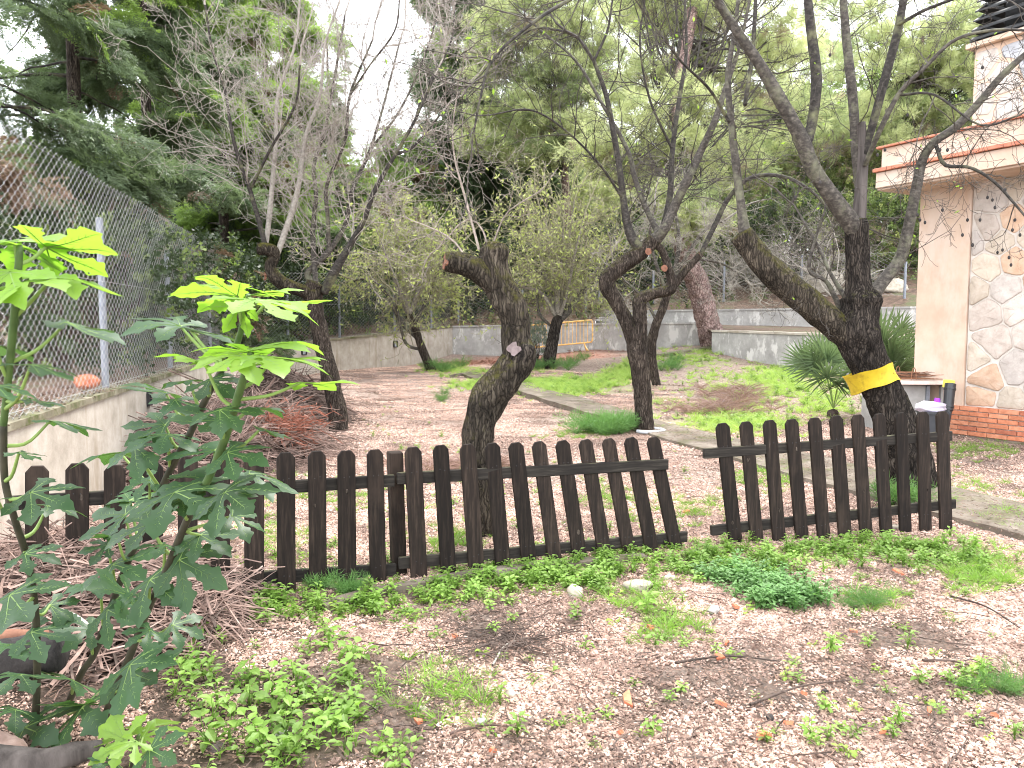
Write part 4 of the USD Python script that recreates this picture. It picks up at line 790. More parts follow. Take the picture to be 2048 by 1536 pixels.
# B: pollarded crooked trunk in the middle
bare_tree('almond_tree', 'crooked pollarded trunk in the middle, leaning like an S behind the tilted panel', 5.45,
    [(972, 1096, 56), (968, 1000, 58), (958, 930, 64), (956, 880, 66), (961, 835, 68), (982, 790, 74), (1014, 754, 70), (1038, 716, 70), (1032, 680, 58), (1030, 640, 56), (1015, 602, 60), (1000, 572, 60), (990, 545, 58), (987, 518, 54), (990, 500, 54), (991, 486, 40)],
    [('bark_mossy', None, (1008, 592, 48), (985, 563, 52, -.01), (958, 542, 48, -.03), (925, 527, 44, -.06), (890, 523, 40, -.08)),
     ('bark_dark', None, (1030, 722, 40, -.05), (1050, 706, 36, -.07), (1058, 690, 26, -.09)),
     ('twig', (958, 500, 6), (945, 450, 5), (926, 380, 5), (910, 320, 4), (905, 260, 3), (914, 190, 3)),
     ('twig', (975, 490, 4), (960, 450, 4), (930, 440, 3), (900, 470, 3)), ('twig', (985, 490, 4), (1010, 430, 3), (1050, 400, 3)), ('twig', (935, 520, 4), (905, 480, 4), (860, 455, 3), (820, 440, 2))],
    [3, 2.2], 7, .38, .004, 8, ('bark_mossy', 'bark_mossy', 'twig'), up=.02, t0=.15, sides=40, step=.02, nleaf=140, leafsize=.032, leafmat='almond_leaf', stubs=[(888, 524, 36, 'cut_wood', -.1, (-1, -.25, .1)), (1027, 699, 34, 'cut_wood_pale', -.118, (-.1, -1, .25))])
# C: forked tree, centre right
bare_tree('almond_tree', 'two stemmed bare almond tree rising from the grey ring centre right', 11.0,
    [(1290, 868, 38), (1286, 800, 36), (1280, 740, 36), (1274, 698, 40), (1279, 650, 30), (1280, 605, 28)],
    [('bark', None, (1276, 705, 34), (1262, 662, 32), (1238, 612, 30), (1217, 578, 32), (1216, 556, 32), (1245, 530, 32), (1272, 512, 32), (1288, 500, 30), (1308, 480, 28)),
     ('bark', None, (1279, 625, 26), (1280, 600, 27), (1305, 588, 22), (1338, 580, 24), (1344, 565, 22), (1338, 540, 18), (1326, 505, 15), (1314, 490, 15)),
     ('bark', None, (1340, 580, 20), (1356, 560, 16), (1372, 540, 15), (1402, 508, 15)),
     ('limb_dark', (1288, 502, 26), (1268, 482, 22), (1255, 450, 18), (1247, 400, 15), (1238, 330, 13), (1226, 260, 12), (1212, 190, 10), (1188, 122, 8)),
     ('limb', (1320, 470, 18, .1), (1303, 440, 12, .2), (1285, 400, 11, .3), (1268, 350, 11, .4), (1255, 300, 9, .5), (1200, 200, 7, .6), (1150, 120, 5, .8), (1080, 60, 4, 1)),
     ('limb', (1312, 478, 28), (1330, 455, 22, -.1), (1348, 415, 20, -.1), (1372, 365, 18, -.2), (1398, 310, 16, -.2), (1428, 245, 14, -.3), (1450, 180, 11, -.3), (1478, 95, 8, -.4), (1500, 0, 6, -.5)),
     ('limb_dark', (1328, 455, 16, .1), (1340, 390, 13, .2), (1345, 300, 11, .3), (1358, 200, 9, .4), (1372, 110, 7, .5), (1370, 0, 5, .5)),
     ('limb_dark', (1188, 122, 6), (1160, 80, 5), (1115, 60, 5), (1060, 60, 4), (1000, 110, 3)), ('limb_dark', (1188, 122, 6), (1215, 60, 5), (1225, 0, 4)),
     ('limb_dark', (1402, 508, 10), (1430, 450, 11), (1455, 400, 10), (1490, 362, 9, -.1), (1530, 350, 8, -.2), (1575, 356, 8, -.3), (1620, 380, 6, -.4), (1660, 420, 5, -.5), (1690, 445, 4, -.5)),
     ('limb_dark', (1247, 400, 6), (1200, 330, 5, -.3), (1130, 260, 4, -.5), (1060, 220, 4, -.7), (980, 230, 3, -.9)), ('limb_dark', (1345, 300, 6, .3), (1300, 200, 5, 0), (1280, 90, 4, -.2), (1290, 0, 3, -.3))],
    [4.0, 3.5, 2.4], 5.2, 1.15, .0085, 5, ('bark', 'limb_dark', 'twig_dark'), up=.0, t0=.22, nleaf=150, leafsize=.05, stubs=[(1297, 503, 17, 'cut_wood', -.16, (.3, -1, 0)), (1401, 509, 13, 'cut_wood', -.02, (.8, -.6, .2)), (1329, 536, 16, 'cut_wood', -.1, (-.2, -1, 0))])
# D: big tree on the right with the yellow band
tD, LD = bare_tree('almond_tree', 'large dark almond tree with a yellow band around its leaning trunk', 7.0,
    [(1832, 990, 92), (1812, 900, 84), (1782, 820, 76), (1752, 755, 72), (1728, 705, 74), (1713, 660, 84), (1719, 622, 66), (1721, 598, 74), (1719, 578, 52), (1716, 540, 45), (1714, 490, 43), (1713, 458, 46), (1711, 440, 40)],
    [('bark_mossy', None, (1735, 712, 50), (1705, 680, 62), (1670, 650, 58, .03), (1630, 618, 58, .06), (1585, 580, 58, .1), (1540, 540, 56, .12), (1505, 500, 50, .14), (1482, 468, 46, .15)),
     ('limb', (1505, 500, 30, .15), (1490, 466, 26, .15), (1482, 410, 18, .16), (1472, 330, 17, .18), (1462, 240, 14, .2), (1456, 150, 12, .22), (1470, 60, 9, .25), (1480, -40, 7, .3)),
     ('limb', (1716, 478, 26, -.0), (1702, 447, 38, -.04), (1665, 395, 34, -.1), (1625, 335, 32, -.15), (1600, 272, 30, -.2), (1555, 190, 27, -.25), (1510, 115, 22, -.3), (1455, 35, 18, -.35), (1420, -30, 15, -.4)),
     ('limb_dark', (1622, 325, 20, -.15), (1611, 295, 24, -.15), (1624, 245, 21, -.12), (1633, 160, 22, -.1), (1622, 60, 20, -.1), (1614, -20, 16, -.1)),
     ('dead_wood', None, (1716, 450, 30, .05), (1722, 380, 24, .05), (1726, 300, 22, .06), (1722, 245, 18, .06)),
     ('limb', (1722, 400, 20, .08), (1712, 300, 20, .1), (1706, 200, 20, .12), (1694, 90, 18, .15), (1685, -20, 14, .2)),
     ('limb_dark', (1728, 310, 14, .04), (1748, 240, 17, .0), (1772, 150, 18, -.04), (1796, 60, 17, -.08), (1812, -30, 14, -.1)),
     ('limb', (1730, 330, 10, 0), (1760, 260, 11, -.2), (1800, 185, 10, -.3), (1850, 135, 8, -.4), (1910, 80, 7, -.5), (1990, 60, 6, -.6), (2070, 62, 5, -.7)),
     ('limb', (1722, 625, 30, .0), (1742, 594, 32, .02), (1768, 560, 27, .05), (1800, 518, 25, .06), (1818, 450, 23, .05), (1832, 380, 21, .02), (1845, 320, 19, 0), (1867, 286, 17, -.05), (1910, 255, 17, -.1), (1958, 205, 15, -.15), (2005, 150, 14, -.2), (2060, 100, 12, -.25)),
     ('limb_dark', (1872, 290, 8, -.1), (1890, 330, 8, -.2), (1940, 335, 7, -.35), (1990, 365, 6, -.5), (2040, 420, 5, -.6)),
     ('limb_dark', (1430, -10, 9, -.4), (1360, -60, 8, -.7), (1240, -50, 8, -1.0), (1135, 2, 8, -1.2), (1060, 50, 7, -1.4), (985, 120, 6, -1.5), (960, 200, 5, -1.6), (945, 280, 4, -1.6)),
     ('limb_dark', (1462, 250, 7, .2), (1420, 180, 6, 0), (1360, 120, 5, -.3), (1300, 40, 4, -.5)), ('limb_dark', (1490, 210, 9, .1), (1505, 110, 9, .2), (1512, -10, 8, .3)),
     ('limb_dark', (1796, 50, 8, -.1), (1850, 20, 7, -.3), (1930, -10, 5, -.5)), ('limb_dark', (1800, 190, 6, -.3), (1870, 190, 5, -.5), (1960, 250, 4, -.7), (2040, 230, 4, -.8)),
     ('limb', (1690, 640, 14, .15), (1668, 590, 11, .2), (1650, 560, 9, .22), (1618, 540, 8, .25), (1630, 480, 6, .3), (1650, 420, 5, .3)), ('limb', (1700, 610, 12, .2), (1660, 545, 8, .4), (1640, 500, 7, .6), (1600, 430, 5, .8))],
    [3.6, 3.2, 2.4], 5.5, .75, .0055, 12, ('bark_dark', 'limb_dark', 'twig_dark'), up=-.02, t0=.22, sides=56, step=.016, nleaf=170, leafsize=.045)
for k in range(30):
    rng = np.random.default_rng(100 + k); px, py = [(1885, 420), (1925, 470), (1960, 440), (1985, 400), (2005, 500), (2018, 515), (1840, 440), (1850, 445), (1995, 505), (1975, 395), (2030, 440), (2040, 470), (1965, 135), (1900, 205), (1880, 300), (1770, 300), (1815, 230), (1660, 110), (1700, 230), (1990, 415), (2025, 460), (2010, 380), (1640, 365), (1590, 395), (1935, 440), (1945, 490), (2022, 530), (1895, 300), (1835, 430), (1755, 310)][k]
    c = P(px, py, 6.55 + .25 * rng.normal()); m = trimesh.creation.icosphere(1, .012); st = np.linspace(c, c + [.01 * rng.normal(), .01, .09], 4)
    part(tD, 'dried_nut', join([(np.array(m.vertices) * [1, .7, 1.35] + c, m.faces), tubes(st, np.full(4, .0018), 3)]), M['charred'])
# yellow band wraps the leaning trunk (sits on it as a thing of its own)
tp_, tr_ = limb3([(1782, 820, 76), (1752, 755, 72), (1728, 705, 74)], 7.0); ax = norm(tp_[1] - tp_[0]); cc = P(1744, 757, 7.0)
s_ = norm(np.cross(ax, [0, 1, 0])); u_ = np.cross(s_, ax); rows = []
for hgt in np.linspace(-.085, .085, 6):
    a = np.linspace(0, 2 * np.pi, 40, endpoint=False); off = .05 * np.cos(a + .9) + .005 * np.sin(5 * a)
    rr = .205 + .014 * (abs(hgt) / .085) ** 2 + .006 * np.sin(3 * a)
    rows.append(cc + ax * (hgt * (1.1 + .15 * np.sin(a)) + off)[:, None] + np.cos(a)[:, None] * s_ * rr[:, None] + np.sin(a)[:, None] * u_ * rr[:, None])
i, j = np.meshgrid(np.arange(5), np.arange(40), indexing='ij'); v = np.vstack(rows)
f = quad(np.stack([i * 40 + j, i * 40 + (j + 1) % 40, (i + 1) * 40 + (j + 1) % 40, (i + 1) * 40 + j], -1).reshape(-1, 4)); vin = v - norm(v - cc - ((v - cc) @ ax)[:, None] * ax) * .004
single('tree_band', join([(v, f), (vin, f[:, ::-1])]), M['yellow_band'], 'yellow band wrapped around the leaning trunk of the large dark tree', 'band', smooth=40)
# E, F: small budding trees at the back
def fan(c, Y, n, seed, w0, spread_, hgt, r0=9):
    rng = np.random.default_rng(seed); o = []
    for k in range(n):
        u = (k + .5) / n * 2 - 1 + rng.normal(0, .12); tx, ty = c[0] + u * spread_ + rng.normal(0, 8), c[1] - hgt * (1 - .35 * u * u) * rng.uniform(.7, 1.1); dz = rng.normal(0, .9)
        o.append(('limb_pale', (c[0], c[1], r0, 0), (c[0] + u * spread_ * .3, c[1] - hgt * .22, r0 * .8, dz * .3), (c[0] * .35 + tx * .65, c[1] * .35 + ty * .65, r0 * .5, dz * .8), (tx, ty, r0 * .28, dz)))
    return o
bare_tree('budding_tree', 'thin pale leafed tree leaning before the far corner of the left wall', 19.4,
    [(864, 742, 20), (850, 712, 17), (838, 680, 15), (828, 650, 14), (815, 628, 13)],
    fan((818, 630), 19.4, 7, 21, 9, 85, 190) + [('limb', (838, 680, 10), (800, 640, 9), (775, 590, 8), (740, 560, 6), (710, 560, 4)), ('limb', (845, 700, 7), (815, 690, 7), (803, 660, 6, -.2), (790, 590, 5, -.4)), ('limb', (828, 650, 9), (858, 590, 7, .3), (890, 520, 6, .5), (930, 480, 4, .6))],
    [5, 4], 6.5, 1.35, .009, 31, ('bark', 'limb_pale', 'twig_olive'), nleaf=5200, leafsize=.105, leafmat='almond_leaf', gl=.0042, up=.02, t0=.15)
bare_tree('budding_tree', 'small leafy tree before the yellow barrier', 19.6,
    [(1096, 735, 26), (1102, 700, 24), (1108, 668, 22), (1114, 645, 22), (1120, 632, 18)],
    fan((1116, 640), 19.6, 9, 22, 9, 105, 240, 10) + [('limb', (1118, 640, 14), (1135, 625, 14), (1165, 585, 11), (1195, 560, 7), (1215, 520, 5)), ('limb', (1106, 655, 6), (1080, 630, 7), (1075, 590, 6), (1085, 540, 6))],
    [5, 4], 6.5, 1.5, .009, 32, ('bark_dark', 'limb_pale', 'twig_olive'), nleaf=5200, leafsize=.105, leafmat='almond_leaf', gl=.0042, up=.03, t0=.15)
# G: thin grey tree behind C
bare_tree('young_tree', 'thin grey leaning tree just behind the two stemmed almond, with pale tangled twigs', 15.6,
    [(1314, 774, 17), (1306, 730, 18), (1303, 690, 18), (1312, 650, 17), (1326, 615, 16), (1340, 575, 14)],
    [('limb', (1340, 578, 12), (1352, 530, 10), (1358, 480, 8), (1350, 420, 6)), ('limb', (1342, 570, 9), (1375, 510, 8), (1410, 460, 7), (1450, 440, 5)), ('limb', (1335, 590, 8), (1310, 520, 7), (1300, 460, 6), (1310, 410, 4)), ('limb', (1315, 645, 7), (1290, 600, 6), (1260, 570, 5), (1235, 545, 4)), ('limb', (1350, 530, 7), (1400, 520, 6), (1450, 530, 5), (1490, 560, 4))],
    [5, 4, 2.2], 7, 1.0, .007, 41, ('bark', 'limb', 'twig_pale'), up=-.02, t0=.1, gl=.0026)
# grey dead brush on the terrace behind the right tree
for k, (px, py, Yb, hh, sd, lab) in enumerate(((1560, 585, 26.5, 4.2, 1, 'grey tangled dead shrub on the bank left of the hillside fence post'), (1665, 580, 24.5, 4.0, 2, 'grey tangled dead shrub behind the forked dark trunk'), (1460, 560, 27.5, 4.0, 3, 'grey tangled dead shrub behind the pine trunk'))):
    rng = np.random.default_rng(900 + k); c = P(px, py, Yb); c[2] = float(hz(c[0], c[1])) - .05; t = thing('dead_shrub', lab, 'shrub', c); n = 16
    D = np.stack([rng.normal(0, .5, n), rng.normal(0, .5, n), np.ones(n)], -1); lv = grow(rng, (np.repeat(c[None], n, 0), D, hh * .6 * rng.uniform(.6, 1.2, n), np.full(n, .02)), [6, 4, 2.2], up=-.03, wob_=.28, minr=.004)
    part(t, 'stem', tubes(lv[0][0], lv[0][1], 5), M['twig_pale']); part(t, 'twigs', join([tubes(p, q, 3) for p, q in lv[1:]]), M['twig_pale'], kind='stuff')
# ------------------------------------------------------------------ foliage pieces
def blades(p, d, s, L, w):
    """Thin two-triangle blades: base p, direction d, side s."""
    L = np.asarray(L)[:, None]; w = np.asarray(w)[:, None]
    v = np.stack([p - s * w * .3, p + d * L * .5 - s * w, p + d * L, p + d * L * .5 + s * w], 1).reshape(-1, 3)
    f = (np.array([[0, 1, 2], [0, 2, 3]])[None] + (np.arange(len(p)) * 4)[:, None, None]).reshape(-1, 3); return v, f
def spray_cypress(seed, n=15, dens=6):
    rng = np.random.default_rng(seed); x = np.linspace(.06, 1, n); P_, D_, S_, L_, W_ = [], [], [], [], []
    for k, u in enumerate(x):
        for sg in (-1, 1):
            b = np.array([u, 0, -.28 * u * u]); L = (.52 * (1.08 - u) + .07) * rng.uniform(.75, 1.2); a = np.radians(rng.uniform(32, 58)) * sg; d = norm(np.array([np.cos(a), np.sin(a), -.15 + rng.normal(0, .22)])); 
            for q in np.linspace(.12, 1, dens):
                for s2 in (-1, 1):
                    p = b + d * L * q + [0, 0, -.25 * (L * q) ** 2]; a2 = a + s2 * np.radians(rng.uniform(25, 50)); dd = norm(np.array([np.cos(a2), np.sin(a2), rng.normal(-.2, .3)])); P_.append(p); D_.append(dd); S_.append(norm(np.cross(dd, [rng.normal(0, .5), rng.normal(0, .5), 1]))); L_.append(.085 * rng.uniform(.7, 1.4)); W_.append(.017)
    return blades(np.array(P_), np.array(D_), np.array(S_), L_, W_)
def tuft_pine(seed, n=30):
    rng = np.random.default_rng(seed); d = norm(rng.normal(size=(n, 3)) + [1.1, 0, .25]); p = np.stack([rng.uniform(0, .5, n), rng.normal(0, .03, n), rng.normal(0, .03, n)], -1); s = norm(np.cross(d, rng.normal(size=(n, 3))))
    return blades(p, d, s, rng.uniform(.4, .62, n), np.full(n, .021))
def sprig_leaf(seed, n=26, w=.075, L=.2):
    rng = np.random.default_rng(seed); u = rng.uniform(.05, 1, n); ph = rng.uniform(0, 6.28, n); p = np.stack([u, .06 * np.cos(ph), .06 * np.sin(ph) + .1 * np.sin(u * 2)], -1)
    d = norm(np.stack([np.full(n, .6), np.cos(ph), np.sin(ph) + .2], -1) + rng.normal(0, .25, (n, 3))); s = norm(np.cross(d, rng.normal(size=(n, 3)))); v, f = blades(p, d, s, L * rng.uniform(.6, 1.3, n), np.full(n, w))
    st = tubes(np.array([[0, 0, 0], [.5, 0, .05], [1, 0, .09]]), np.array([.012, .009, .004]), 3); return join([(v, f), st])
def align(d, rng, roll=None, updown=None):
    """Rotations that take +x to d with +z near up, rolled at random."""
    d = norm(d); z = np.broadcast_to([0, 0, 1.], d.shape); y = norm(np.cross(z, d) + 1e-6); zz = np.cross(d, y)
    R_ = Rot.from_matrix(np.stack([d, y, zz], -1)); return R_ * Rot.from_euler('x', rng.normal(0, .5 if roll is None else roll, len(d)))
CY1, CY2 = spray_cypress(1), spray_cypress(2); PT1, PT2 = tuft_pine(1), tuft_pine(2)
def conifer(label, x, y, h, R, seed, mats, nl=44, ns=60, z0=.08, size=.55, droop=.25, prof=.8, tr=.16, lean=(0, 0), name='conifer_tree', gap=.0, zb=None, rise=.1, fl=1.0):
    rng = np.random.default_rng(seed); zb = float(hz(x, y)) - .1 if zb is None else zb; t = thing(name, label, 'tree', (x, y, zb))
    tp = np.array([[x + lean[0] * u, y + lean[1] * u, zb + h * u] for u in np.linspace(0, .97, 6)]); part(t, 'trunk', bark_tube(tp, np.linspace(tr, .03, 6), 9, .3, .08, seed), M['bark'])
    u = z0 + (1 - z0) * rng.uniform(0, 1, nl) ** .85; az = rng.uniform(0, 2 * np.pi, nl); Lr = R * (1 - u) ** prof * rng.uniform(.65, 1.2, nl) + .25 * fl; Lr = np.where(u < .15, Lr * .8, Lr)
    D = np.stack([np.cos(az), np.sin(az), np.zeros(nl)], -1); base = np.stack([x + lean[0] * u, y + lean[1] * u, zb + h * u], -1); k = np.linspace(0, 1, 7)[None, :, None]
    pts = base[:, None] + D[:, None] * Lr[:, None, None] * k + np.array([0, 0, 1.]) * (Lr[:, None, None] * (rise * k - droop * k * k)) + rng.normal(0, .05, (nl, 7, 3)) * k
    part(t, 'boughs', tubes(pts, (np.clip(Lr * .013, .012, .06))[:, None] * np.linspace(1, .25, 7)[None], 4), M['limb_dark'], kind='stuff')
    n = (Lr / Lr.mean() * ns).astype(int); w = np.repeat(np.arange(nl), n); q = rng.uniform(.15, 1.02, len(w)) ** .8; side = np.stack([-np.sin(az), np.cos(az), 0 * az], -1)[w]
    sp = rng.normal(0, 1, len(w)) * .17 * Lr[w] * (1.15 - q * .75) ; kk = np.clip(q * 6, 0, 5.99); k0 = kk.astype(int); fr = (kk - k0)[:, None]; c = pts[w, k0] * (1 - fr) + pts[w, np.minimum(k0 + 1, 6)] * fr
    c = c + side * sp[:, None] + np.array([0, 0, 1.]) * (rng.normal(0, .07, len(w)) * (Lr[w] * .5 + .4) - np.abs(sp) * .25)[:, None]
    d = norm(D[w] + side * (sp / (Lr[w] * .25 + .1))[:, None] * .7 + np.array([0, 0, 1.]) * (rng.normal(-.25, .35, len(w)))[:, None] + rng.normal(0, .25, (len(w), 3)))
    if gap:
        keep = meshkit.fbm(c * .55 + seed, 3, seed) > gap; c, d, w = c[keep], d[keep], w[keep]
    pm = [(f'spray', CY1 if i % 2 else CY2, M[m]) for i, m in enumerate(mats[0])]; lw = rng.choice(len(pm), nl, p=mats[1]); idx = np.where(rng.random(len(w)) < .7, lw[w], rng.choice(len(pm), len(w), p=mats[1]))
    instancer(t + '/crown', pm, idx, c, align(d, rng), size * rng.uniform(.6, 1.25, len(w))); return t
DK = (('cypress_dark', 'cypress_dark', 'cypress_brown', 'cypress_green'), (.5, .33, .07, .1)); GR = (('cypress_green', 'cypress_green', 'cypress_dark', 'cypress_brown'), (.45, .3, .17, .08)); DD = (('cypress_dark', 'cypress_dark', 'cypress_green'), (.5, .44, .06))
def at(px, Y): return (px - 1024) / FPX * Y
conifer('dark browning cypress nearest the camera behind the left wire fence', at(-70, 11), 11, 10, 3.6, 1, DK, 40, 60, size=.5, z0=.05, gap=.47, droop=.3)
conifer('dark drooping cypress with brown tips over the left wire fence', at(170, 14), 14, 12.5, 3.6, 2, DK, 46, 66, size=.55, z0=.04, gap=.42, droop=.3)
conifer('mixed green cypress with brown sprays behind the middle of the left fence', at(310, 17.5), 17.5, 12.5, 3.0, 3, DK, 56, 85, size=.6, z0=.04, gap=.4, droop=.2)
conifer('bright green young cedar behind the mossy bent arm', at(455, 21.5), 21.5, 12, 3.3, 4, GR, 64, 70, size=.7, z0=.03, gap=.34, droop=.12, rise=.2)
conifer('bright green cedar with feathery tip above the left corner of the fence', at(545, 25), 25, 12.4, 3.2, 5, GR, 64, 70, size=.75, z0=.03, gap=.36, droop=.1, rise=.2)
conifer('slim green cedar against the sky left of centre', at(665, 29), 29, 10.6, 2.0, 6, GR, 50, 40, size=.75, z0=.03, gap=.44, droop=.1, rise=.2)
conifer('low green cedar at the sky gap beside the dark column', at(815, 31), 31, 7.4, 2.0, 7, GR, 50, 50, size=.75, z0=.03, gap=.2, rise=.25)
conifer('tall dark column cypress left of the light pine crown', at(918, 34), 34, 19, 1.5, 8, DD, 90, 50, size=.85, z0=.03, gap=.2, rise=.35, prof=.35, droop=.0)
conifer('dark low cypress under the light pine crown', at(985, 36), 36, 9.2, 2.4, 9, DD, 60, 55, size=.85, z0=.03, gap=.15, rise=.3, prof=.5)
conifer('dark broad cypress right of the column under the pine', at(1075, 37), 37, 9.0, 2.6, 10, DD, 60, 55, size=.9, z0=.03, gap=.25, rise=.3, prof=.5)
def pine(label, trunk, crown, seed, mats, tuft=.46, per=34, tr=.2, gap=.0, name='pine_tree', bark='pine_bark'):
    """trunk: 3D points; crown: (px, py, Y, rx, ry, rz) ellipsoids in metres filled with clumps of needles."""
    rng = np.random.default_rng(seed); tp = np.array(trunk); t = thing(name, label, 'tree', tp[0])
    part(t, 'trunk', bark_tube(np.vstack([tp[:1] - [0, 0, .3], tp]), np.concatenate([[tr * 1.15], np.linspace(tr, tr * .45, len(tp))]), 22, .06, .12, seed), M[bark], smooth=True)
    C_, D_, I_, lim = [], [], [], []
    for (px, py, Y, rx, ry, rz, n) in crown:
        c = P(px, py, Y); e = norm(rng.normal(size=(n, 3))) * rng.uniform(.25, 1, (n, 1)) ** .5; cl = c + e * [rx, ry, rz]
        b = spline(tp, 60)[rng.integers(36, 60, n)]; k = np.linspace(0, 1, 6)[None, :, None]; pt = b[:, None] * (1 - k) + cl[:, None] * k + np.array([0, 0, 1.]) * (k * (1 - k) * -1.1) + rng.normal(0, .16, (n, 6, 3)) * k * (1 - k) * 3; lim.append(pt)
        for q in cl:
            m = rng.poisson(per); s = norm(rng.normal(size=(m, 3)) + [0, 0, .25]); r_ = rng.uniform(.5, 1.05) * .8; C_.append(q + s * r_ * [1.15, 1.15, .62] * rng.uniform(.35, 1, (m, 1))); D_.append(s * [1, 1, .8] + [0, 0, .35] + rng.normal(0, .3, (m, 3))); I_.append(np.full(m, rng.choice(len(mats[0]), p=mats[1])))
    part(t, 'boughs', tubes(np.vstack(lim), np.broadcast_to(np.linspace(tr * .13, .01, 6), (len(np.vstack(lim)), 6)), 4), M['limb_dark'], kind='stuff')
    C_, D_, I_ = np.vstack(C_), np.vstack(D_), np.concatenate(I_); flip = rng.random(len(I_)) < .25; I_ = np.where(flip, rng.choice(len(mats[0]), len(I_), p=mats[1]), I_)
    instancer(t + '/crown', [('tuft', PT1 if k % 2 else PT2, M[m]) for k, m in enumerate(mats[0])], I_, C_, align(norm(D_), rng, 3), tuft * rng.uniform(.7, 1.25, len(I_))); return t
PN = (('pine_needle', 'pine_needle', 'pine_needle_deep', 'shrub_dry'), (.46, .3, .19, .05))
x0, y0 = at(1130, 32), 32.0
pine('light green pine with a broad soft crown behind the middle of the garden', [(x0, y0, hz(x0, y0)), (x0 + .1, y0, 5.5), (x0 - .1, y0, 8.5), (x0 - .2, y0, 11.5)],
     [(1060, 60, 31, 2.3, 1.8, 1.7, 22), (1120, 150, 31, 2.8, 2, 1.5, 24), (1020, 230, 30.5, 1.9, 1.6, 1.1, 16), (1090, 285, 30, 3.0, 2, .75, 24), (1190, 60, 32, 2.6, 2, 2.0, 22), (1000, 110, 31, 1.3, 1.4, 1.7, 12), (1210, 200, 32, 1.6, 1.6, .8, 8), (1100, -60, 31.5, 3, 2, 1.6, 20)], 61, PN, per=46)
x0 = P(1428, 690, 21.5); hb = P(1395, 555, 21.3)
pine('leaning red barked pine between the terrace walls, its crown above the right trees', [x0, P(1412, 630, 21.4), P(1396, 570, 21.3), P(1375, 520, 21.2), P(1352, 440, 21.3), P(1345, 300, 21.6), P(1360, 160, 22), P(1385, 20, 22.5)],
     [(1330, 150, 24, 2.2, 2, 1.6, 16), (1300, 330, 23, 2.2, 1.6, .8, 16), (1370, 420, 20.6, 1.1, .8, .7, 10), (1340, 250, 20.8, 1.4, .9, 1.0, 12), (1450, 80, 24, 2.4, 2, 1.6, 18), (1560, 180, 25, 2.2, 2, 1.4, 16), (1400, -60, 23, 3.2, 2, 1.6, 22), (1440, 330, 26, 1.8, 1.6, .9, 10), (1300, 20, 24, 2.0, 1.8, 1.5, 14)], 62, PN, tr=.33, per=34)
x0, y0 = at(1830, 31), 31.0
pine('pale pine crown rising behind the house roof', [(x0, y0, hz(x0, y0)), (x0 - .2, y0, 7), (x0 - .3, y0, 10), (x0 - .2, y0, 13)],
     [(1780, 150, 30, 2.6, 2, 1.7, 22), (1880, 90, 30, 2.6, 2, 1.7, 22), (1700, 270, 30.5, 2.2, 1.8, 1.2, 16), (1820, 270, 30, 2.6, 1.8, 1.1, 16), (1950, 170, 30, 2.2, 2, 1.6, 18), (1680, 60, 31, 1.8, 1.8, 1.2, 9), (1990, 20, 30, 2.4, 2, 1.6, 16), (1860, -60, 31, 3, 2, 1.5, 16)], 63, PN)
x0, y0 = at(1585, 35), 35.0
pine('pale pine further back between the big right tree limbs', [(x0, y0, hz(x0, y0)), (x0, y0, 9), (x0 + .2, y0, 12)],
     [(1560, 250, 34, 2.6, 2, 1.4, 18), (1650, 330, 33, 2.6, 2, 1.2, 18), (1500, 360, 34, 2.4, 2, 1.2, 16), (1240, 390, 34, 2.4, 2, 1.4, 14), (1600, 130, 35, 2.2, 2, 1.5, 10)], 64, PN, tr=.18)
# ------------------------------------------------------------------ shrubs on the banks and the dark wood behind
SL1, SL2 = sprig_leaf(1), sprig_leaf(2)
def shrub(name, label, x, y, R, H, n, mats, seed, size=.3, zb=None, twig='stick_dark', group=None):
    rng = np.random.default_rng(seed); zb = float(hz(x, y)) if zb is None else zb; t = thing(name, label, 'shrub', (x, y, zb - .05), group=group); m = 14
    D = np.stack([rng.normal(0, .55, m), rng.normal(0, .55, m), np.ones(m)], -1); lv = grow(rng, (np.repeat([[x, y, zb]], m, 0), D, H * .7 * rng.uniform(.7, 1.2, m), np.full(m, .018)), [3, 2], wob_=.2, minr=.005); part(t, 'stems', join([tubes(p, q, 3) for p, q in lv]), M[twig])
    e = norm(rng.normal(size=(n, 3)) + [0, 0, .3]) * rng.uniform(.3, 1, (n, 1)) ** .4; lump = meshkit.fbm(e * 1.7 + seed * 3.1, 3, seed)[:, None]; c = np.array([x, y, zb + H * .48]) + e * [R, R, H * .52] * (.65 + .75 * lump); keep = (c[:, 2] > zb - .05) & (meshkit.fbm(c * 1.2 + seed, 2, seed) > .33); c, e = c[keep], e[keep]
    instancer(t + '/foliage', [('sprig', SL1 if k % 2 else SL2, M[q]) for k, q in enumerate(mats[0])], rng.choice(len(mats[0]), len(c), p=mats[1]), c, align(e + [0, 0, .3] + rng.normal(0, .4, e.shape), rng, 2), size * rng.uniform(.7, 1.3, len(c))); return t
SG = (('shrub', 'shrub', 'shrub_dark', 'almond_leaf'), (.45, .25, .22, .08)); SD = (('shrub_dark', 'shrub_dark', 'shrub'), (.5, .35, .15)); SY = (('shrub_dry', 'shrub_dry', 'shrub', 'almond_leaf'), (.4, .2, .25, .15))
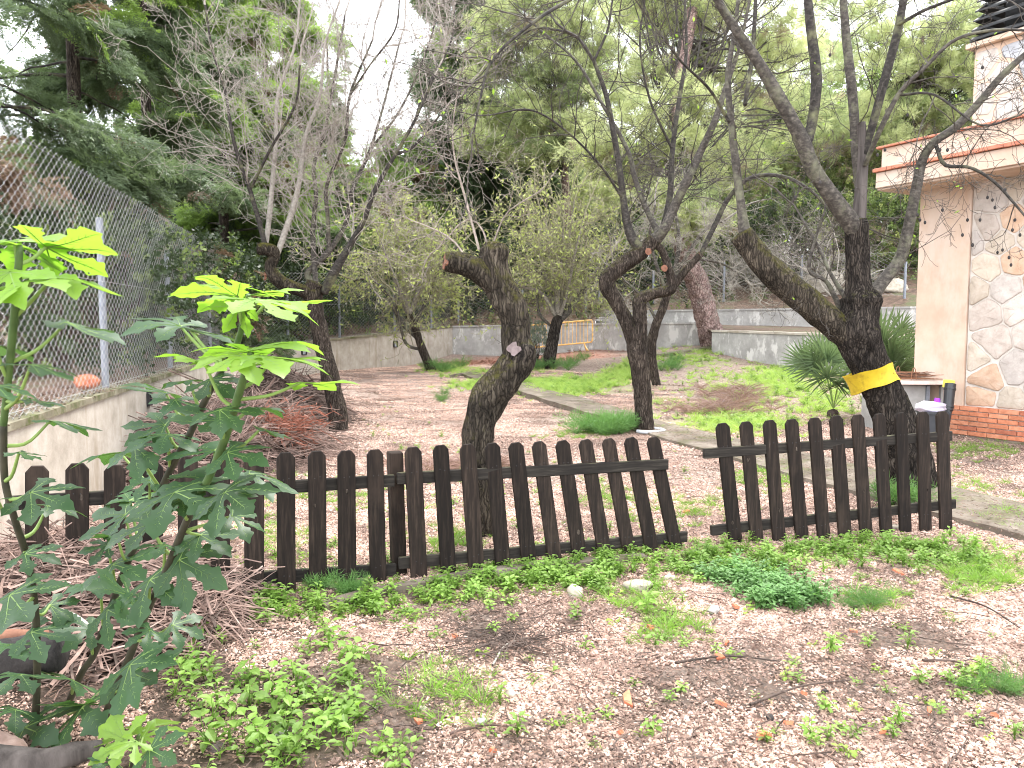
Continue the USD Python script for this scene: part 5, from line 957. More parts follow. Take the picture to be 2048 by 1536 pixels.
for k, (px, Y, R, H, n, mt, lab) in enumerate([
    (130, 9.5, 1.5, 1.9, 520, SD, 'dark undergrowth bush pressed behind the near end of the left wire fence'), (230, 11.8, 1.6, 2.2, 520, SD, 'dark undergrowth bush behind the first grey post of the left fence'), (345, 15, 1.8, 2.2, 520, SD, 'dark undergrowth bush behind the second grey post of the left fence'), (420, 18.5, 1.8, 2.2, 520, SD, 'dark undergrowth bush at the left fence corner'),
    (560, 21.5, 2.0, 2.2, 560, SD, 'dark bush behind the corner run of wire fence, left of the mossy trunk'), (660, 24, 2.0, 2.3, 560, SD, 'dark bush behind the wire fence right of the mossy trunk'), (740, 26.5, 2.0, 2.3, 560, SD, 'dark bush behind the thin leafy tree'), (840, 29, 2.2, 2.6, 560, SD, 'dark bush behind the far wire fence corner'), (930, 30, 2.0, 2.4, 560, SD, 'dark bush left of the crooked trunk top'),
    (1020, 30.5, 2.0, 2.6, 600, SD, 'dark bush behind the left half of the yellow barrier'), (1150, 30.5, 2.1, 2.8, 600, SD, 'dark bush behind the right half of the yellow barrier'), (1240, 29.8, 1.8, 2.6, 520, SD, 'dark bush behind the two stemmed almond'), (1340, 29.5, 2.0, 2.8, 560, SD, 'dark bush behind the leaning pine trunk'),
    (1460, 29, 1.5, 2.2, 480, SG, 'green bush behind the hillside fence right of the pine trunk'), (1530, 28.5, 1.6, 2.6, 520, SD, 'dark green bush left of the middle hillside fence post'), (1600, 28, 1.9, 3.1, 620, SG, 'glossy green bush behind the middle hillside fence post'), (1690, 27, 1.4, 1.9, 460, SY, 'dry yellowish bush behind the big forked trunk'), (1765, 26.5, 1.6, 2.6, 560, SG, 'yellow green bush left of the house pillar'), (1830, 27, 1.9, 3.2, 560, SG, 'green bush at the house corner beside the pillar'), (1420, 33, 2.6, 4.2, 700, SY, 'tall dry bush high on the hillside behind the pine'), (1530, 33, 2.6, 4.6, 700, SG, 'tall green bush high on the hillside in the middle'), (1650, 32, 2.6, 4.6, 700, SY, 'tall dry bush high on the hillside above the forked trunk'), (1740, 32, 2.6, 5.0, 700, SG, 'tall green bush high on the hillside beside the roof end')]):
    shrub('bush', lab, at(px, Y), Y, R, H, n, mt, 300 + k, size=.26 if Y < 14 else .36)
# low growth over the banks
rng = np.random.default_rng(88); k = rng.integers(0, 180, 5200); o = rng.uniform(.15, 1, 5200) ** 1.6 * 9; q = R_[k, :2] + norm(R_[k, 3:5]) * o[:, None] + rng.normal(0, .25, (5200, 2)); keep = (q[:, 1] > 4) & (np.abs(q[:, 0] / q[:, 1]) < .8) & (meshkit.fbm(np.column_stack([q * .7, q[:, :1] * 0]), 3, 5) > .44); q = q[keep]; n = len(q)
instancer(path_for('/World', 'undergrowth'), [('sprig', SL1, M['shrub']), ('sprig', SL2, M['shrub_dark']), ('sprig', SL1, M['shrub_dry']), ('sprig', SL2, M['cypress_brown'])], rng.choice(4, n, p=[.3, .25, .2, .25]), np.column_stack([q, hz(q[:, 0], q[:, 1]) - .03]), align(rng.normal(0, .6, (n, 3)) + [0, 0, .8], rng, 2), rng.uniform(.16, .42, n), label='low green and brown undergrowth over the banks behind the walls', cat='undergrowth')
# the wood beyond reads as one mass
rng = np.random.default_rng(77); n = 5200; az = rng.uniform(-.72, .72, n); rr = rng.uniform(39, 47, n); wx_, wy_ = np.sin(az) * rr, np.cos(az) * rr; px_ = 1024 + FPX * wx_ / wy_
ht = 4.6 + 2.0 * meshkit.fbm(np.stack([px_ * .006, 0 * px_, 0 * px_], -1), 3, 2) + np.clip((px_ - 1150) / 450, 0, 1) * 3.4 + np.clip((620 - px_) / 300, 0, 1) * 1; hz_ = rng.uniform(0, 1, n) ** .7 * ht; base = np.minimum(hz(wx_, wy_), 4)
c = np.stack([wx_, wy_, base - .3 + hz_], -1); d = norm(np.stack([-np.sin(az), -np.cos(az), 0 * az], -1) * .7 + rng.normal(0, .6, (n, 3)) + [0, 0, .35])
instancer(path_for('/World', 'distant_wood'), [('bough', CY1, M['cypress_dark']), ('bough', CY2, M['shrub']), ('bough', CY1, M['cypress_green']), ('bough', CY2, M['pine_needle_deep'])], rng.choice(4, n, p=[.34, .26, .14, .26]), c, align(d, rng, 1), rng.uniform(1.1, 2.0, n), label='dense green wood closing the view far behind the fences', cat='wood')
# ------------------------------------------------------------------ fan palms
def palm(label, px, py, Y, seed, fr):
    rng = np.random.default_rng(seed); c = P(px, py, Y); c[2] = float(g(c[0], c[1])); t = thing('fan_palm', label, 'palm', c)
    part(t, 'stump', rock(c + [0, 0, .03], (.18, .18, .22), seed), M['stick_dark'])
    for (fx, fy, rpx, dy, yaw, pit) in fr:
        e = P(fx, fy, Y + dy); part(t, 'leaf_stalk', tubes(spline([c + [0, 0, .15], (c + e) / 2 + [0, 0, .1], e], 7), np.full(7, .008), 4), M['fig_stalk'])
        R_ = rpx * Y / FPX; n = rng.integers(26, 31); a = np.radians(np.linspace(-135, 135, n)); Rm = Rot.from_euler('ZX', [yaw, pit], degrees=True).as_matrix(); vs = []
        for q in a:
            L = R_ * (1 - .22 * abs(q) / 2.6) * rng.uniform(.94, 1.05); dv = np.array([np.sin(q), 0, np.cos(q)]); sd = np.array([np.cos(q), 0, -np.sin(q)]); w = L * .04
            k = np.array([0, .35, .7, 1.0]); mid = dv * (L * k)[:, None] + np.array([0, 1, 0]) * (-.12 * L * k ** 2 * (1 + abs(q)))[:, None] + np.array([0, 1., 0]) * rng.normal(0, .02); ww = np.array([.35, 1, .8, .03]) * w
            vs.append(np.stack([mid - sd * ww[:, None], mid + np.array([0, .35, 0]) * ww[:, None], mid + sd * ww[:, None]], 1).reshape(-1, 3))
        m = len(vs); f1 = []
        for q in range(3):
            for s in range(2): f1.append([q * 3 + s, q * 3 + s + 1, q * 3 + s + 4, q * 3 + s + 3])
        f = (quad(f1)[None] + (np.arange(m) * 12)[:, None, None]).reshape(-1, 3); part(t, 'frond', (np.vstack(vs) @ Rm.T + e, f), M['palm'])
palm('dwarf fan palm with blue green fronds standing against the house pillar', 1765, 770, 12.6, 1, [(1765, 690, 82, 0, 5, 10), (1810, 705, 70, .3, 30, -5), (1725, 705, 64, .2, -35, 0), (1790, 745, 62, -.2, 25, 40), (1800, 660, 50, .5, 20, -20), (1755, 755, 58, -.2, -10, 60), (1740, 670, 55, .5, -30, -15), (1785, 725, 70, -.1, 0, 20), (1700, 690, 66, .3, -20, 0), (1818, 740, 60, .2, 30, 20), (1755, 720, 74, .1, -5, 30)])
palm('spreading fan palm with narrow fronds left of the yellow band', 1668, 775, 12.2, 2, [(1655, 722, 66, 0, -20, 15), (1625, 738, 62, .1, -60, 10), (1690, 712, 66, .3, 10, -5), (1676, 770, 54, -.3, 5, 60), (1700, 745, 56, -.1, 30, 20), (1640, 700, 50, .4, -30, -20), (1720, 765, 50, .1, 40, 50), (1655, 755, 58, -.2, -20, 40), (1610, 725, 56, .2, -40, 0)])
# ------------------------------------------------------------------ ring at the foot of the two stemmed tree
c = onground(np.array([1306.]), np.array([869.]))[0]; a = np.linspace(-2.6, 1.9, 30)
single('hose_ring', bark_tube(np.stack([c[0] - .06 + .21 * np.cos(a), c[1] + .2 * np.sin(a), c[2] + .06 + 0 * a], -1), [.026] * 30, 10, .03, 0, 1), M['ring_grey'], 'grey plastic ring lying round the foot of the two stemmed tree', 'ring', smooth=60)

# ------------------------------------------------------------------ fig saplings in the left foreground
def leaf_shape(seed, young=False):
    rng = np.random.default_rng(seed); lobes = [(0, 1.0), (46, .93), (-46, .93), (98, .66), (-98, .66)]; polys = []; tips = []
    for a, L in lobes:
        L *= rng.uniform(.92, 1.05); a = np.radians(a + rng.normal(0, 4)); u = np.linspace(0, 1, 26)
        w = (.06 + .105 * np.exp(-((u - .68) / .22) ** 2)) * (1 - np.clip((u - .78) / .22, 0, 1) ** 1.8) * (1.12 if abs(a) < 1.2 else .95) + .004; w = w * (1 + .2 * np.sin(u * 30 + rng.uniform(0, 6)) * (u > .4))
        top = np.stack([u * L, w], -1); bot = np.stack([u * L, -w * (1 + .06 * rng.normal())], -1)[::-1]; q = np.vstack([top, bot]); ca, sa = np.cos(a), np.sin(a); polys.append(Polygon(q @ np.array([[ca, sa], [-sa, ca]])).buffer(0)); tips.append((a, L))
    s = unary_union(polys + [Point(.08, 0).buffer(.17)]).buffer(.035).buffer(-.035).buffer(-.012).buffer(.012)
    if s.geom_type != 'Polygon': s = max(s.geoms, key=lambda q: q.area)
    for _ in range(rng.integers(0, 3)):
        hx = rng.uniform(.25, .7); ha = rng.choice([0, .8, -.8]) + rng.normal(0, .1); s = s.difference(Point(hx * np.cos(ha) + .02, hx * np.sin(ha) + .03).buffer(rng.uniform(.008, .02)))
    if s.geom_type != 'Polygon': s = max(s.geoms, key=lambda q: q.area)
    bd = np.vstack([np.array(r_.segmentize(.035).coords)[:-1] for r_ in [s.exterior, *s.interiors]]); x0, y0, x1, y1 = s.bounds; gxx, gyy = np.meshgrid(np.arange(x0, x1, .055), np.arange(y0, y1, .055)); q = np.stack([gxx.ravel() + rng.normal(0, .006, gxx.size), gyy.ravel()], -1); q = q[shapely.contains_xy(s.buffer(-.025), q[:, 0], q[:, 1])]
    pts = np.vstack([bd, q]); tri = Delaunay(pts).simplices; cen = pts[tri].mean(1); tri = tri[shapely.contains_xy(s, cen[:, 0], cen[:, 1])]
    d1, d2 = pts[tri[:, 1]] - pts[tri[:, 0]], pts[tri[:, 2]] - pts[tri[:, 0]]; flip = d1[:, 0] * d2[:, 1] - d1[:, 1] * d2[:, 0] < 0; tri[flip] = tri[flip][:, ::-1]
    return pts, tri, tips
SHAPES = [leaf_shape(s) for s in range(1, 7)]
def warp(xy, tips, rng_, droop, cup):
    x, y = xy[:, 0], xy[:, 1]; r = np.hypot(x, y); th = np.arctan2(y, x); dm = np.min([np.abs(np.angle(np.exp(1j * (th - a)))) for a, _ in tips], 0)
    z = -droop * r ** 2 + .16 * r * np.minimum(dm, .45) + cup * y * y + rng_[2] * y + .05 * np.sin(x * 5 + rng_[0]) * r + .05 * np.sin(y * 6 + rng_[1]) * r
    return np.stack([x, y, z], -1)
def fig_leaf(t, seed, base, tip, mat, up=(0, 0, 1), droop=.18, cup=-.12, size=None, stalk=None):
    """A lobed leaf whose stalk joins at base and whose middle lobe ends at tip."""
    rng = np.random.default_rng(seed); xy, tri, tips = SHAPES[seed % len(SHAPES)]; d = tip - base; L = np.linalg.norm(d) if size is None else size; d = norm(d); n = norm(np.array(up, float) - d * (np.array(up, float) @ d)); y = np.cross(n, d); ph = rng.uniform(0, 6, 3); ph[2] = rng.normal(0, .12)
    F = np.stack([d, y, n], 1)
    def place(q): return warp(q, tips, ph, droop, cup) * L @ F.T + base
    lp = part(t, 'leaf', (place(xy), tri), M[mat], smooth=True); vs = []
    for a, l in tips:
        u = np.linspace(.0, .93, 9)[:, None] * l; q = u * [np.cos(a), np.sin(a)]; vs.append(tubes(place(q), np.linspace(.0034, .0009, 9) * (L / .3), 3))
        for k in (3, 4, 5, 6):
            for sg in (-1, 1):
                b = a + sg * .75; o = q[k]; e = o + .13 * l * (1.1 - k * .1) * np.array([np.cos(b), np.sin(b)]); vs.append(tubes(place(np.linspace(o, e, 4)), np.linspace(.0014, .0006, 4) * (L / .3), 3))
    part(lp, 'veins', join(vs), M['fig_vein'])
    if stalk is not None:
        s0 = np.asarray(stalk); m = (s0 + base) / 2 + [0, 0, -.02 * rng.uniform(0, 1.5)]; q = spline([s0, m, base], 8); part(t, 'leaf_stalk', tubes(q, np.linspace(.0062, .004, 8), 6), M['fig_stalk'], smooth=60)
def stem_path(rows):
    a = np.array(rows, float); return P(a[:, 0], a[:, 1], a[:, 2]), a[:, 3] * .56 / 2 * a[:, 2] / FPX
def fig(label, rows, leaves, seed, green_from):
    p, r = stem_path(rows); t = thing('fig_sapling', label, 'fig plant', p[0]); k = green_from
    part(t, 'stem', bark_tube(p[:k + 1], r[:k + 1], 12, .03, .05, seed), M['fig_stem'], smooth=True)
    if k < len(p) - 1: part(t, 'shoot', bark_tube(p[k:], r[k:], 12, .03, .03, seed), M['fig_stem_green'], smooth=True)
    c = spline(p, 200); a = np.array(rows, float); ys = spline(a[:, :3], 200)
    for n, (bx, by, tx, ty, db, dt, mat, *o) in enumerate(leaves):
        sy = o[0] if o else by + 60; q = np.argmin(np.abs(ys[:, 1] - sy)); Y0 = ys[q, 2]; up = o[1] if len(o) > 1 else (0, 0, 1)
        b0, t0 = P(bx, by, Y0 + db), P(tx, ty, Y0 + dt); fig_leaf(t, seed * 50 + n, b0, b0 + (t0 - b0) * (.86 if mat == Yg else .76), mat, up=up, stalk=c[q], droop=o[2] if len(o) > 2 else .16)
    return t
Yg, Ol = 'fig_leaf_young', 'fig_leaf'
U1_, U2_ = (0, -.45, 1), (0, -.9, 1)
fig('fig sapling cut by the left edge of the picture', [(70, 1462, 2.75, 26), (74, 1353, 2.6, 25), (72, 1240, 2.45, 24), (58, 1130, 2.3, 24), (30, 1040, 2.15, 23), (10, 960, 2.1, 24), (7, 850, 2.05, 24), (18, 740, 2.0, 26), (28, 640, 1.95, 28), (38, 520, 1.9, 24), (40, 490, 1.9, 16)], [
    (92, 494, 285, 512, .05, .10, Yg, 530, (0, .3, 1), .08), (30, 490, -130, 490, .0, .05, Yg, 520), (40, 482, 90, 455, .05, .3, Yg, 500), (20, 545, -120, 640, -.1, -.25, Yg, 600), (108, 552, 275, 583, .0, .02, Yg, 635, (0, .15, 1), .1), (60, 560, -40, 600, -.1, -.3, Yg, 610),
    (133, 645, 312, 700, .05, .12, Ol, 728, (0, .05, 1), .05), (-10, 690, -150, 660, -.05, 0, Ol, 760), (62, 730, 185, 748, -.1, -.12, Ol, 820, (0, -.1, 1)), (60, 798, 160, 812, -.05, 0, Ol, 800), (100, 842, 242, 855, .05, .1, Ol, 895, (0, .0, 1)), (-10, 770, 46, 798, -.25, -.32, Ol, 790), (38, 905, 115, 918, -.1, -.1, Ol, 960), (62, 985, 170, 1012, -.05, -.1, Ol, 1000, U1_), (95, 1012, 200, 1022, .1, .2, Ol, 1075), (-5, 1000, -120, 1030, -.1, -.2, Ol, 1010),
    (50, 1108, 140, 1122, -.1, -.12, Ol, 1100, U1_), (70, 1165, 150, 1172, .0, .05, Ol, 1180), (20, 1190, 105, 1225, -.2, -.35, Ol, 1195, U1_), (62, 1265, 180, 1275, -.1, -.1, Ol, 1300, U1_), (20, 1290, -60, 1330, -.1, -.3, Ol, 1290, U1_), (40, 1350, -50, 1385, -.1, -.3, Ol, 1370, U1_), (50, 1455, 112, 1492, -.1, -.3, Ol, 1460, U2_), (30, 1420, -80, 1450, -.1, -.3, Ol, 1440, U1_), (100, 1210, 180, 1240, .1, .1, Ol, 1230, U1_)], 1, 6)
fig('tallest leaning fig sapling with a bright crown of young leaves', [(205, 1450, 2.7, 27), (228, 1385, 2.62, 26), (258, 1316, 2.55, 26), (297, 1216, 2.45, 26), (337, 1131, 2.36, 26), (372, 1045, 2.28, 26), (400, 990, 2.22, 27), (425, 940, 2.18, 28), (447, 885, 2.13, 30), (468, 820, 2.08, 30), (486, 760, 2.04, 27), (502, 705, 2.0, 22)], [
    (500, 705, 370, 678, .0, -.1, Yg, 730, (0, .2, 1)), (520, 712, 690, 742, -.05, -.08, Yg, 720, (0, .05, 1), .1), (505, 700, 545, 672, .1, .4, Yg, 715), (480, 712, 400, 745, -.1, -.25, Yg, 735, (0, -.1, 1)), (540, 725, 650, 700, .1, .25, Yg, 780), (602, 765, 735, 762, .0, .05, Yg, 800, (0, .15, 1), .08), (410, 728, 300, 690, .0, -.05, Yg, 815, (0, -.3, 1)), (440, 842, 330, 790, .05, .1, Ol, 845, (0, -.2, 1)), (500, 815, 595, 822, .1, .2, Ol, 840), (523, 856, 612, 876, .0, .05, Ol, 905, (0, -.1, 1)), (440, 820, 520, 862, -.1, -.2, Ol, 880, (0, -.35, 1)), (498, 948, 630, 982, .0, .02, Ol, 1000, (0, -.1, 1)), (420, 965, 300, 920, .05, .15, Ol, 985, (0, -.3, 1)),
    (350, 985, 440, 1050, -.1, -.3, Ol, 1020, U2_), (365, 1000, 250, 1000, -.1, -.15, Ol, 1040, U1_), (465, 1032, 565, 1068, .0, .05, Ol, 1065, (0, -.2, 1)), (300, 1048, 205, 1020, .0, .1, Ol, 1115, U1_), (358, 1120, 480, 1182, -.05, -.1, Ol, 1140, U2_), (258, 1190, 155, 1170, -.08, -.25, Ol, 1235, U2_, .05), (345, 1250, 430, 1282, .0, .0, Ol, 1262, U1_), (300, 1260, 225, 1300, -.1, -.2, Ol, 1280, U1_), (262, 1345, 345, 1375, -.1, -.25, Ol, 1385, U2_, .05), (260, 1330, 300, 1420, -.15, -.35, Ol, 1370, U2_), (455, 905, 560, 925, -.1, -.15, Ol, 940, U1_), (430, 900, 350, 880, .1, .25, Ol, 940), (400, 1070, 470, 1120, .05, -.05, Ol, 1060, U1_), (330, 1090, 240, 1110, -.05, -.15, Ol, 1150, U1_), (300, 1160, 380, 1215, -.1, -.25, Ol, 1215, U2_), (280, 1200, 190, 1230, .05, -.05, Ol, 1260, U1_), (450, 985, 520, 1030, -.15, -.3, Ol, 1000, U2_)], 2, 6)
fig('slender fig sapling standing between the two others with large bright top leaves', [(110, 1475, 2.95, 25), (160, 1353, 2.85, 24), (191, 1301, 2.8, 24), (246, 1148, 2.66, 24), (284, 1062, 2.58, 23), (342, 937, 2.47, 24), (379, 869, 2.4, 24), (410, 801, 2.34, 23), (444, 739, 2.28, 22), (475, 685, 2.22, 22), (490, 625, 2.16, 20), (497, 590, 2.12, 15)], [
    (475, 592, 318, 574, -.05, -.1, Yg, 640, (0, .25, 1), .06), (535, 602, 695, 608, .0, .05, Yg, 635, (0, .2, 1), .06), (470, 575, 375, 556, .15, .3, Yg, 600), (478, 610, 445, 668, -.05, .0, Yg, 650, (0, .8, .25), .05), (500, 590, 560, 575, .2, .45, Yg, 600), (510, 600, 590, 622, -.15, -.3, Yg, 620, (0, .1, 1)), (360, 652, 236, 605, .05, .1, Ol, 735, (0, -.05, 1)), (380, 660, 410, 640, .1, .35, Ol, 730), (440, 695, 500, 742, -.05, -.05, Ol, 720, (0, .2, 1)), (330, 785, 212, 748, .05, .05, Ol, 845, (0, .1, 1)), (350, 800, 395, 835, -.05, -.15, Ol, 850), (330, 850, 215, 832, .0, .0, Ol, 900, U1_), (335, 870, 300, 905, -.1, -.3, Ol, 940, U1_), (240, 905, 190, 920, .05, .2, Ol, 990), (270, 895, 350, 930, -.1, -.2, Ol, 980, U1_), (250, 1030, 160, 1015, .0, .1, Ol, 1090, U1_), (235, 1075, 165, 1062, -.1, -.2, Ol, 1120, (0, .3, 1)), (225, 1130, 290, 1155, -.1, -.25, Ol, 1180, U1_), (180, 1260, 75, 1245, -.1, -.2, Ol, 1310, U1_), (145, 1360, 60, 1330, -.1, -.3, Ol, 1390, U2_), (170, 1410, 90, 1400, -.2, -.4, Ol, 1430, U2_, .05), (165, 1415, 195, 1450, -.25, -.5, Ol, 1440, U2_), (300, 960, 215, 985, -.05, -.1, Ol, 1030, U1_), (320, 990, 390, 1010, .05, .1, Ol, 1000), (260, 1000, 330, 960, .1, .3, Ol, 1080), (215, 1090, 130, 1110, -.1, -.15, Ol, 1180, U1_), (200, 1160, 120, 1200, -.1, -.25, Ol, 1260, U2_), (215, 1220, 290, 1250, -.1, -.2, Ol, 1250, U2_), (380, 760, 300, 770, .0, .0, Ol, 820), (420, 760, 470, 800, -.1, -.2, Ol, 790, U1_)], 3, 8)
fig('low bright green fig sprout at the bottom left', [(262, 1560, 2.35, 18), (268, 1500, 2.3, 16), (278, 1470, 2.28, 12)], [
    (250, 1478, 165, 1462, -.05, .0, Yg, 1490, U2_), (285, 1475, 345, 1450, .05, .1, Yg, 1480, U2_), (270, 1485, 215, 1520, -.1, -.2, Yg, 1500, U2_), (280, 1465, 275, 1430, .1, .3, Yg, 1475, U1_), (300, 1500, 360, 1535, -.1, -.2, Ol, 1520, U2_), (230, 1525, 160, 1545, -.1, -.2, Ol, 1540, U2_)], 4, 1)

# ------------------------------------------------------------------ heaps of cut brushwood
def heap(label, c0, rx, ry, H, n, seed, mats, Lr=(.35, 1.1), big=40, r0=.005, tilt=.22, extra=None):
    rng = np.random.default_rng(seed); c0 = np.asarray(c0, float); t = thing('brushwood_heap', label, 'brushwood heap', c0)
    a = np.linspace(0, 2 * np.pi, 30, endpoint=False); rr = np.linspace(.02, 1, 9); AA, RR = np.meshgrid(a, rr); q = np.stack([c0[0] + rx * RR * np.cos(AA) * .93, c0[1] + ry * RR * np.sin(AA) * .93], -1); z = g(q[..., 0], q[..., 1]) + H * .82 * np.clip(1 - RR ** 1.7, 0, 1) * (.75 + .5 * meshkit.fbm(np.concatenate([q * 2, q[..., :1] * 0], -1), 3, seed)) - .04
    i, j = np.meshgrid(np.arange(8), np.arange(30), indexing='ij'); part(t, 'packed_core', (np.concatenate([q, z[..., None]], -1).reshape(-1, 3), quad(np.stack([i * 30 + j, i * 30 + (j + 1) % 30, (i + 1) * 30 + (j + 1) % 30, (i + 1) * 30 + j], -1).reshape(-1, 4))), M['stick_dark'])
    u = rng.uniform(0, 1, n) ** .5; th = rng.uniform(0, 6.28, n); x = c0[0] + rx * u * np.cos(th); y = c0[1] + ry * u * np.sin(th); zz = g(x, y) + H * np.clip(1 - u ** 1.7, 0, 1) * rng.uniform(.72, 1.1, n) + .015
    az = rng.normal(.2, .7, n) + (rng.random(n) < .25) * rng.uniform(0, 3, n); d = np.stack([np.cos(az), np.sin(az), rng.normal(0, tilt, n)], -1); d[:, 2] += -H / rx * 1.3 * u * np.cos(th - az) ; d = norm(d); L = rng.uniform(*Lr, n)
    N = 7; s = np.linspace(-.5, .5, N); cv = np.cumsum(rng.normal(0, .028, (n, N, 3)), 1) * L[:, None, None]; bow = rng.normal(0, .12, (n, 1, 3)) * (s ** 2)[None, :, None] * L[:, None, None] * 2; pts = np.stack([x, y, zz], -1)[:, None] + d[:, None] * (L[:, None] * s)[..., None] + cv + bow
    pts[..., 2] = np.maximum(pts[..., 2], g(pts[..., 0], pts[..., 1]) + .004); R_ = r0 * rng.lognormal(0, .5, n); rad = R_[:, None] * np.linspace(1.15, .55, N)[None]
    o = np.argsort(-R_); 
    for k in o[:big]: part(t, 'branch', tubes(pts[k], rad[k] * 1.25, 6), M[mats[0]])
    h = o[big:]; part(t, 'twigs', tubes(pts[h], rad[h], 3), M[mats[0]], kind='stuff'); h2 = rng.choice(n, n // 3, replace=False); w = pts[h2] - [0, 0, .04]; part(t, 'dark_twigs', tubes(w[:, :, [0, 1, 2]] + rng.normal(0, .06, (len(h2), 1, 3)) * [1, 1, .3], rad[h2], 3), M[mats[1]], kind='stuff'); return t
heap('large heap of pinkish cut twigs behind the fig stems in the left foreground', onground(np.array([150.]), np.array([1275.]))[0] + [-.15, .25, 0], .95, .7, .38, 2400, 51, ('stick', 'stick_dark'), (.2, .75), 60, .0036)
q = P(455, 905, 8.8); q[2] = 0; tH = heap('wide heap of thin pale branches behind the fence against the left wall', q, 1.0, 1.6, .55, 1500, 52, ('stick', 'stick_dark'), (.6, 1.7), 50, .005)
rng = np.random.default_rng(53); n = 700; u = rng.normal(0, 1, (n, 3)) * [.3, .28, .12]; p = P(565, 872, 8.6) + u * [.7, .8, 1.0] + [0, 0, .1]; d = norm(rng.normal(0, .5, (n, 3)) + [.9, -.3, .1]); part(tH, 'reddish_needles', blades(p, d, norm(np.cross(d, rng.normal(size=(n, 3)))), rng.uniform(.1, .24, n), np.full(n, .006)), M['red_needles'], kind='stuff', label='dead rust red needles on the end of the heap')
q = P(555, 790, 12.0); q[2] = float(g(q[0], q[1])); heap('heap of brushwood and bark further back beside the mossy leaning trunk', q, 1.1, 1.2, .75, 700, 54, ('stick', 'stick_dark'), (.5, 1.3), 25, .007)
def log(label, pts, r, mat, seed):
    a = np.array(pts, float); p = P(a[:, 0], a[:, 1], a[:, 2]); single('log', bark_tube(p, r, 20, .02, .22, seed, grain=(18, 7)), M[mat], label, 'log', smooth=True)
log('charred black log lying in the twig heap at the left edge', [(-60, 1330, 2.75), (40, 1318, 2.78), (125, 1305, 2.8)], [.07, .068, .055], 'charred', 3)
log('pale split log with orange wood at the left edge above the charred log', [(-60, 1290, 2.9), (20, 1278, 2.92), (95, 1268, 2.95)], [.035, .032, .02], 'cut_wood', 4)
log('dark weathered branch across the bottom left corner', [(-40, 1520, 2.3), (60, 1528, 2.32), (140, 1510, 2.36), (205, 1492, 2.4)], [.05, .04, .032, .018], 'dead_wood', 5)
log('broken grey branch stub in the bottom left corner', [(-30, 1490, 2.45), (20, 1505, 2.42), (55, 1540, 2.36)], [.05, .04, .03], 'stick', 6)
log('curved pale stick lying on the twig heap', [(95, 1215, 2.85), (140, 1232, 2.82), (170, 1250, 2.8), (185, 1262, 2.78)], [.012, .013, .012, .009], 'twig_pale', 7)

# ------------------------------------------------------------------ gravel, litter and growth on the ground
def stones_patch(seed, n, R, size):
    rng = np.random.default_rng(seed); ico = trimesh.Trimesh([[1, 0, 0], [-1, 0, 0], [0, 1, 0], [0, -1, 0], [0, 0, 1], [0, 0, -1]], [[0, 2, 4], [2, 1, 4], [1, 3, 4], [3, 0, 4], [2, 0, 5], [1, 2, 5], [3, 1, 5], [0, 3, 5]], process=False) if size < .018 else trimesh.creation.icosahedron(); V0, F0 = np.array(ico.vertices), np.array(ico.faces); u = R * rng.uniform(0, 1, n) ** .5; th = rng.uniform(0, 6.28, n); s = size * rng.lognormal(0, .38, n)
    v = V0[None] * (1 + rng.normal(0, .2, (n, len(V0), 1))) * np.stack([s * .5, s * .5 * rng.uniform(.6, 1, n), s * .5 * rng.uniform(.4, .75, n)], -1)[:, None]
    v = np.stack([Rot.from_euler('zyx', [a, b, c]).apply(q) for q, a, b, c in zip(v, rng.uniform(0, 6, n), rng.normal(0, .35, n), rng.normal(0, .35, n))]); v = v + np.stack([u * np.cos(th), u * np.sin(th), s * .12 + rng.uniform(0, .008, n)], -1)[:, None]
    return v.reshape(-1, 3), (F0[None] + (np.arange(n) * len(V0))[:, None, None]).reshape(-1, 3)
def flakes_patch(seed, n, R, L, w):
    rng = np.random.default_rng(seed); u = R * rng.uniform(0, 1, n) ** .5; th = rng.uniform(0, 6.28, n); p = np.stack([u * np.cos(th), u * np.sin(th), rng.uniform(.004, .022, n)], -1); az = rng.uniform(0, 6.28, n); d = norm(np.stack([np.cos(az), np.sin(az), rng.normal(0, .18, n)], -1)); s = norm(np.cross(d, norm(rng.normal(0, .35, (n, 3)) + [0, 0, 1]))); return blades(p, d, s, L * rng.uniform(.5, 1.5, n), w * rng.uniform(.5, 1.4, n))
def field(n, ymin, ymax, seed, power=1.0, xm=.74):
    rng = np.random.default_rng(seed); y = (ymin ** power + rng.uniform(0, 1, n) * (ymax ** power - ymin ** power)) ** (1 / power); x = rng.uniform(-xm, xm, n) * y; return rng, x, y
def inside(x, y): return (x > wx(y) + .1) & ((x - 6.2) * -hn[0] + (y - 10.83) * -hn[1] < -.1)
def onp(x, y): return np.stack([x, y, g(x, y)], -1)
yaw = lambda rng, n: Rot.from_euler('z', rng.uniform(0, 6.28, n))
rng, x, y = field(2500, 2.3, 7.2, 1, 1.5); m = mask(x, y); keep = inside(x, y) & (rng.random(len(x)) > m[:, 2] * .85 + .1 * (meshkit.fbm(np.stack([x * 1.2, y * 1.2, 0 * x], -1), 3, 4) > .6)); x, y = x[keep], y[keep]
instancer(path_for('/World', 'gravel'), [('gravel_patch', stones_patch(1, 430, .16, .0112), M['gravel']), ('gravel_patch', stones_patch(2, 430, .16, .0102), M['gravel']), ('gravel_patch', stones_patch(3, 330, .16, .0125), M['gravel'])], rng.integers(0, 3, len(x)), onp(x, y) - [0, 0, .003], yaw(rng, len(x)), rng.uniform(.85, 1.15, len(x)), label='pinkish crushed gravel covering the ground', cat='gravel')
rng, x, y = field(5200, 6.5, 23, 2, 1.7); keep = inside(x, y) & (rng.random(len(x)) > mask(x, y)[:, :2].max(1) * .8); x, y = x[keep], y[keep]
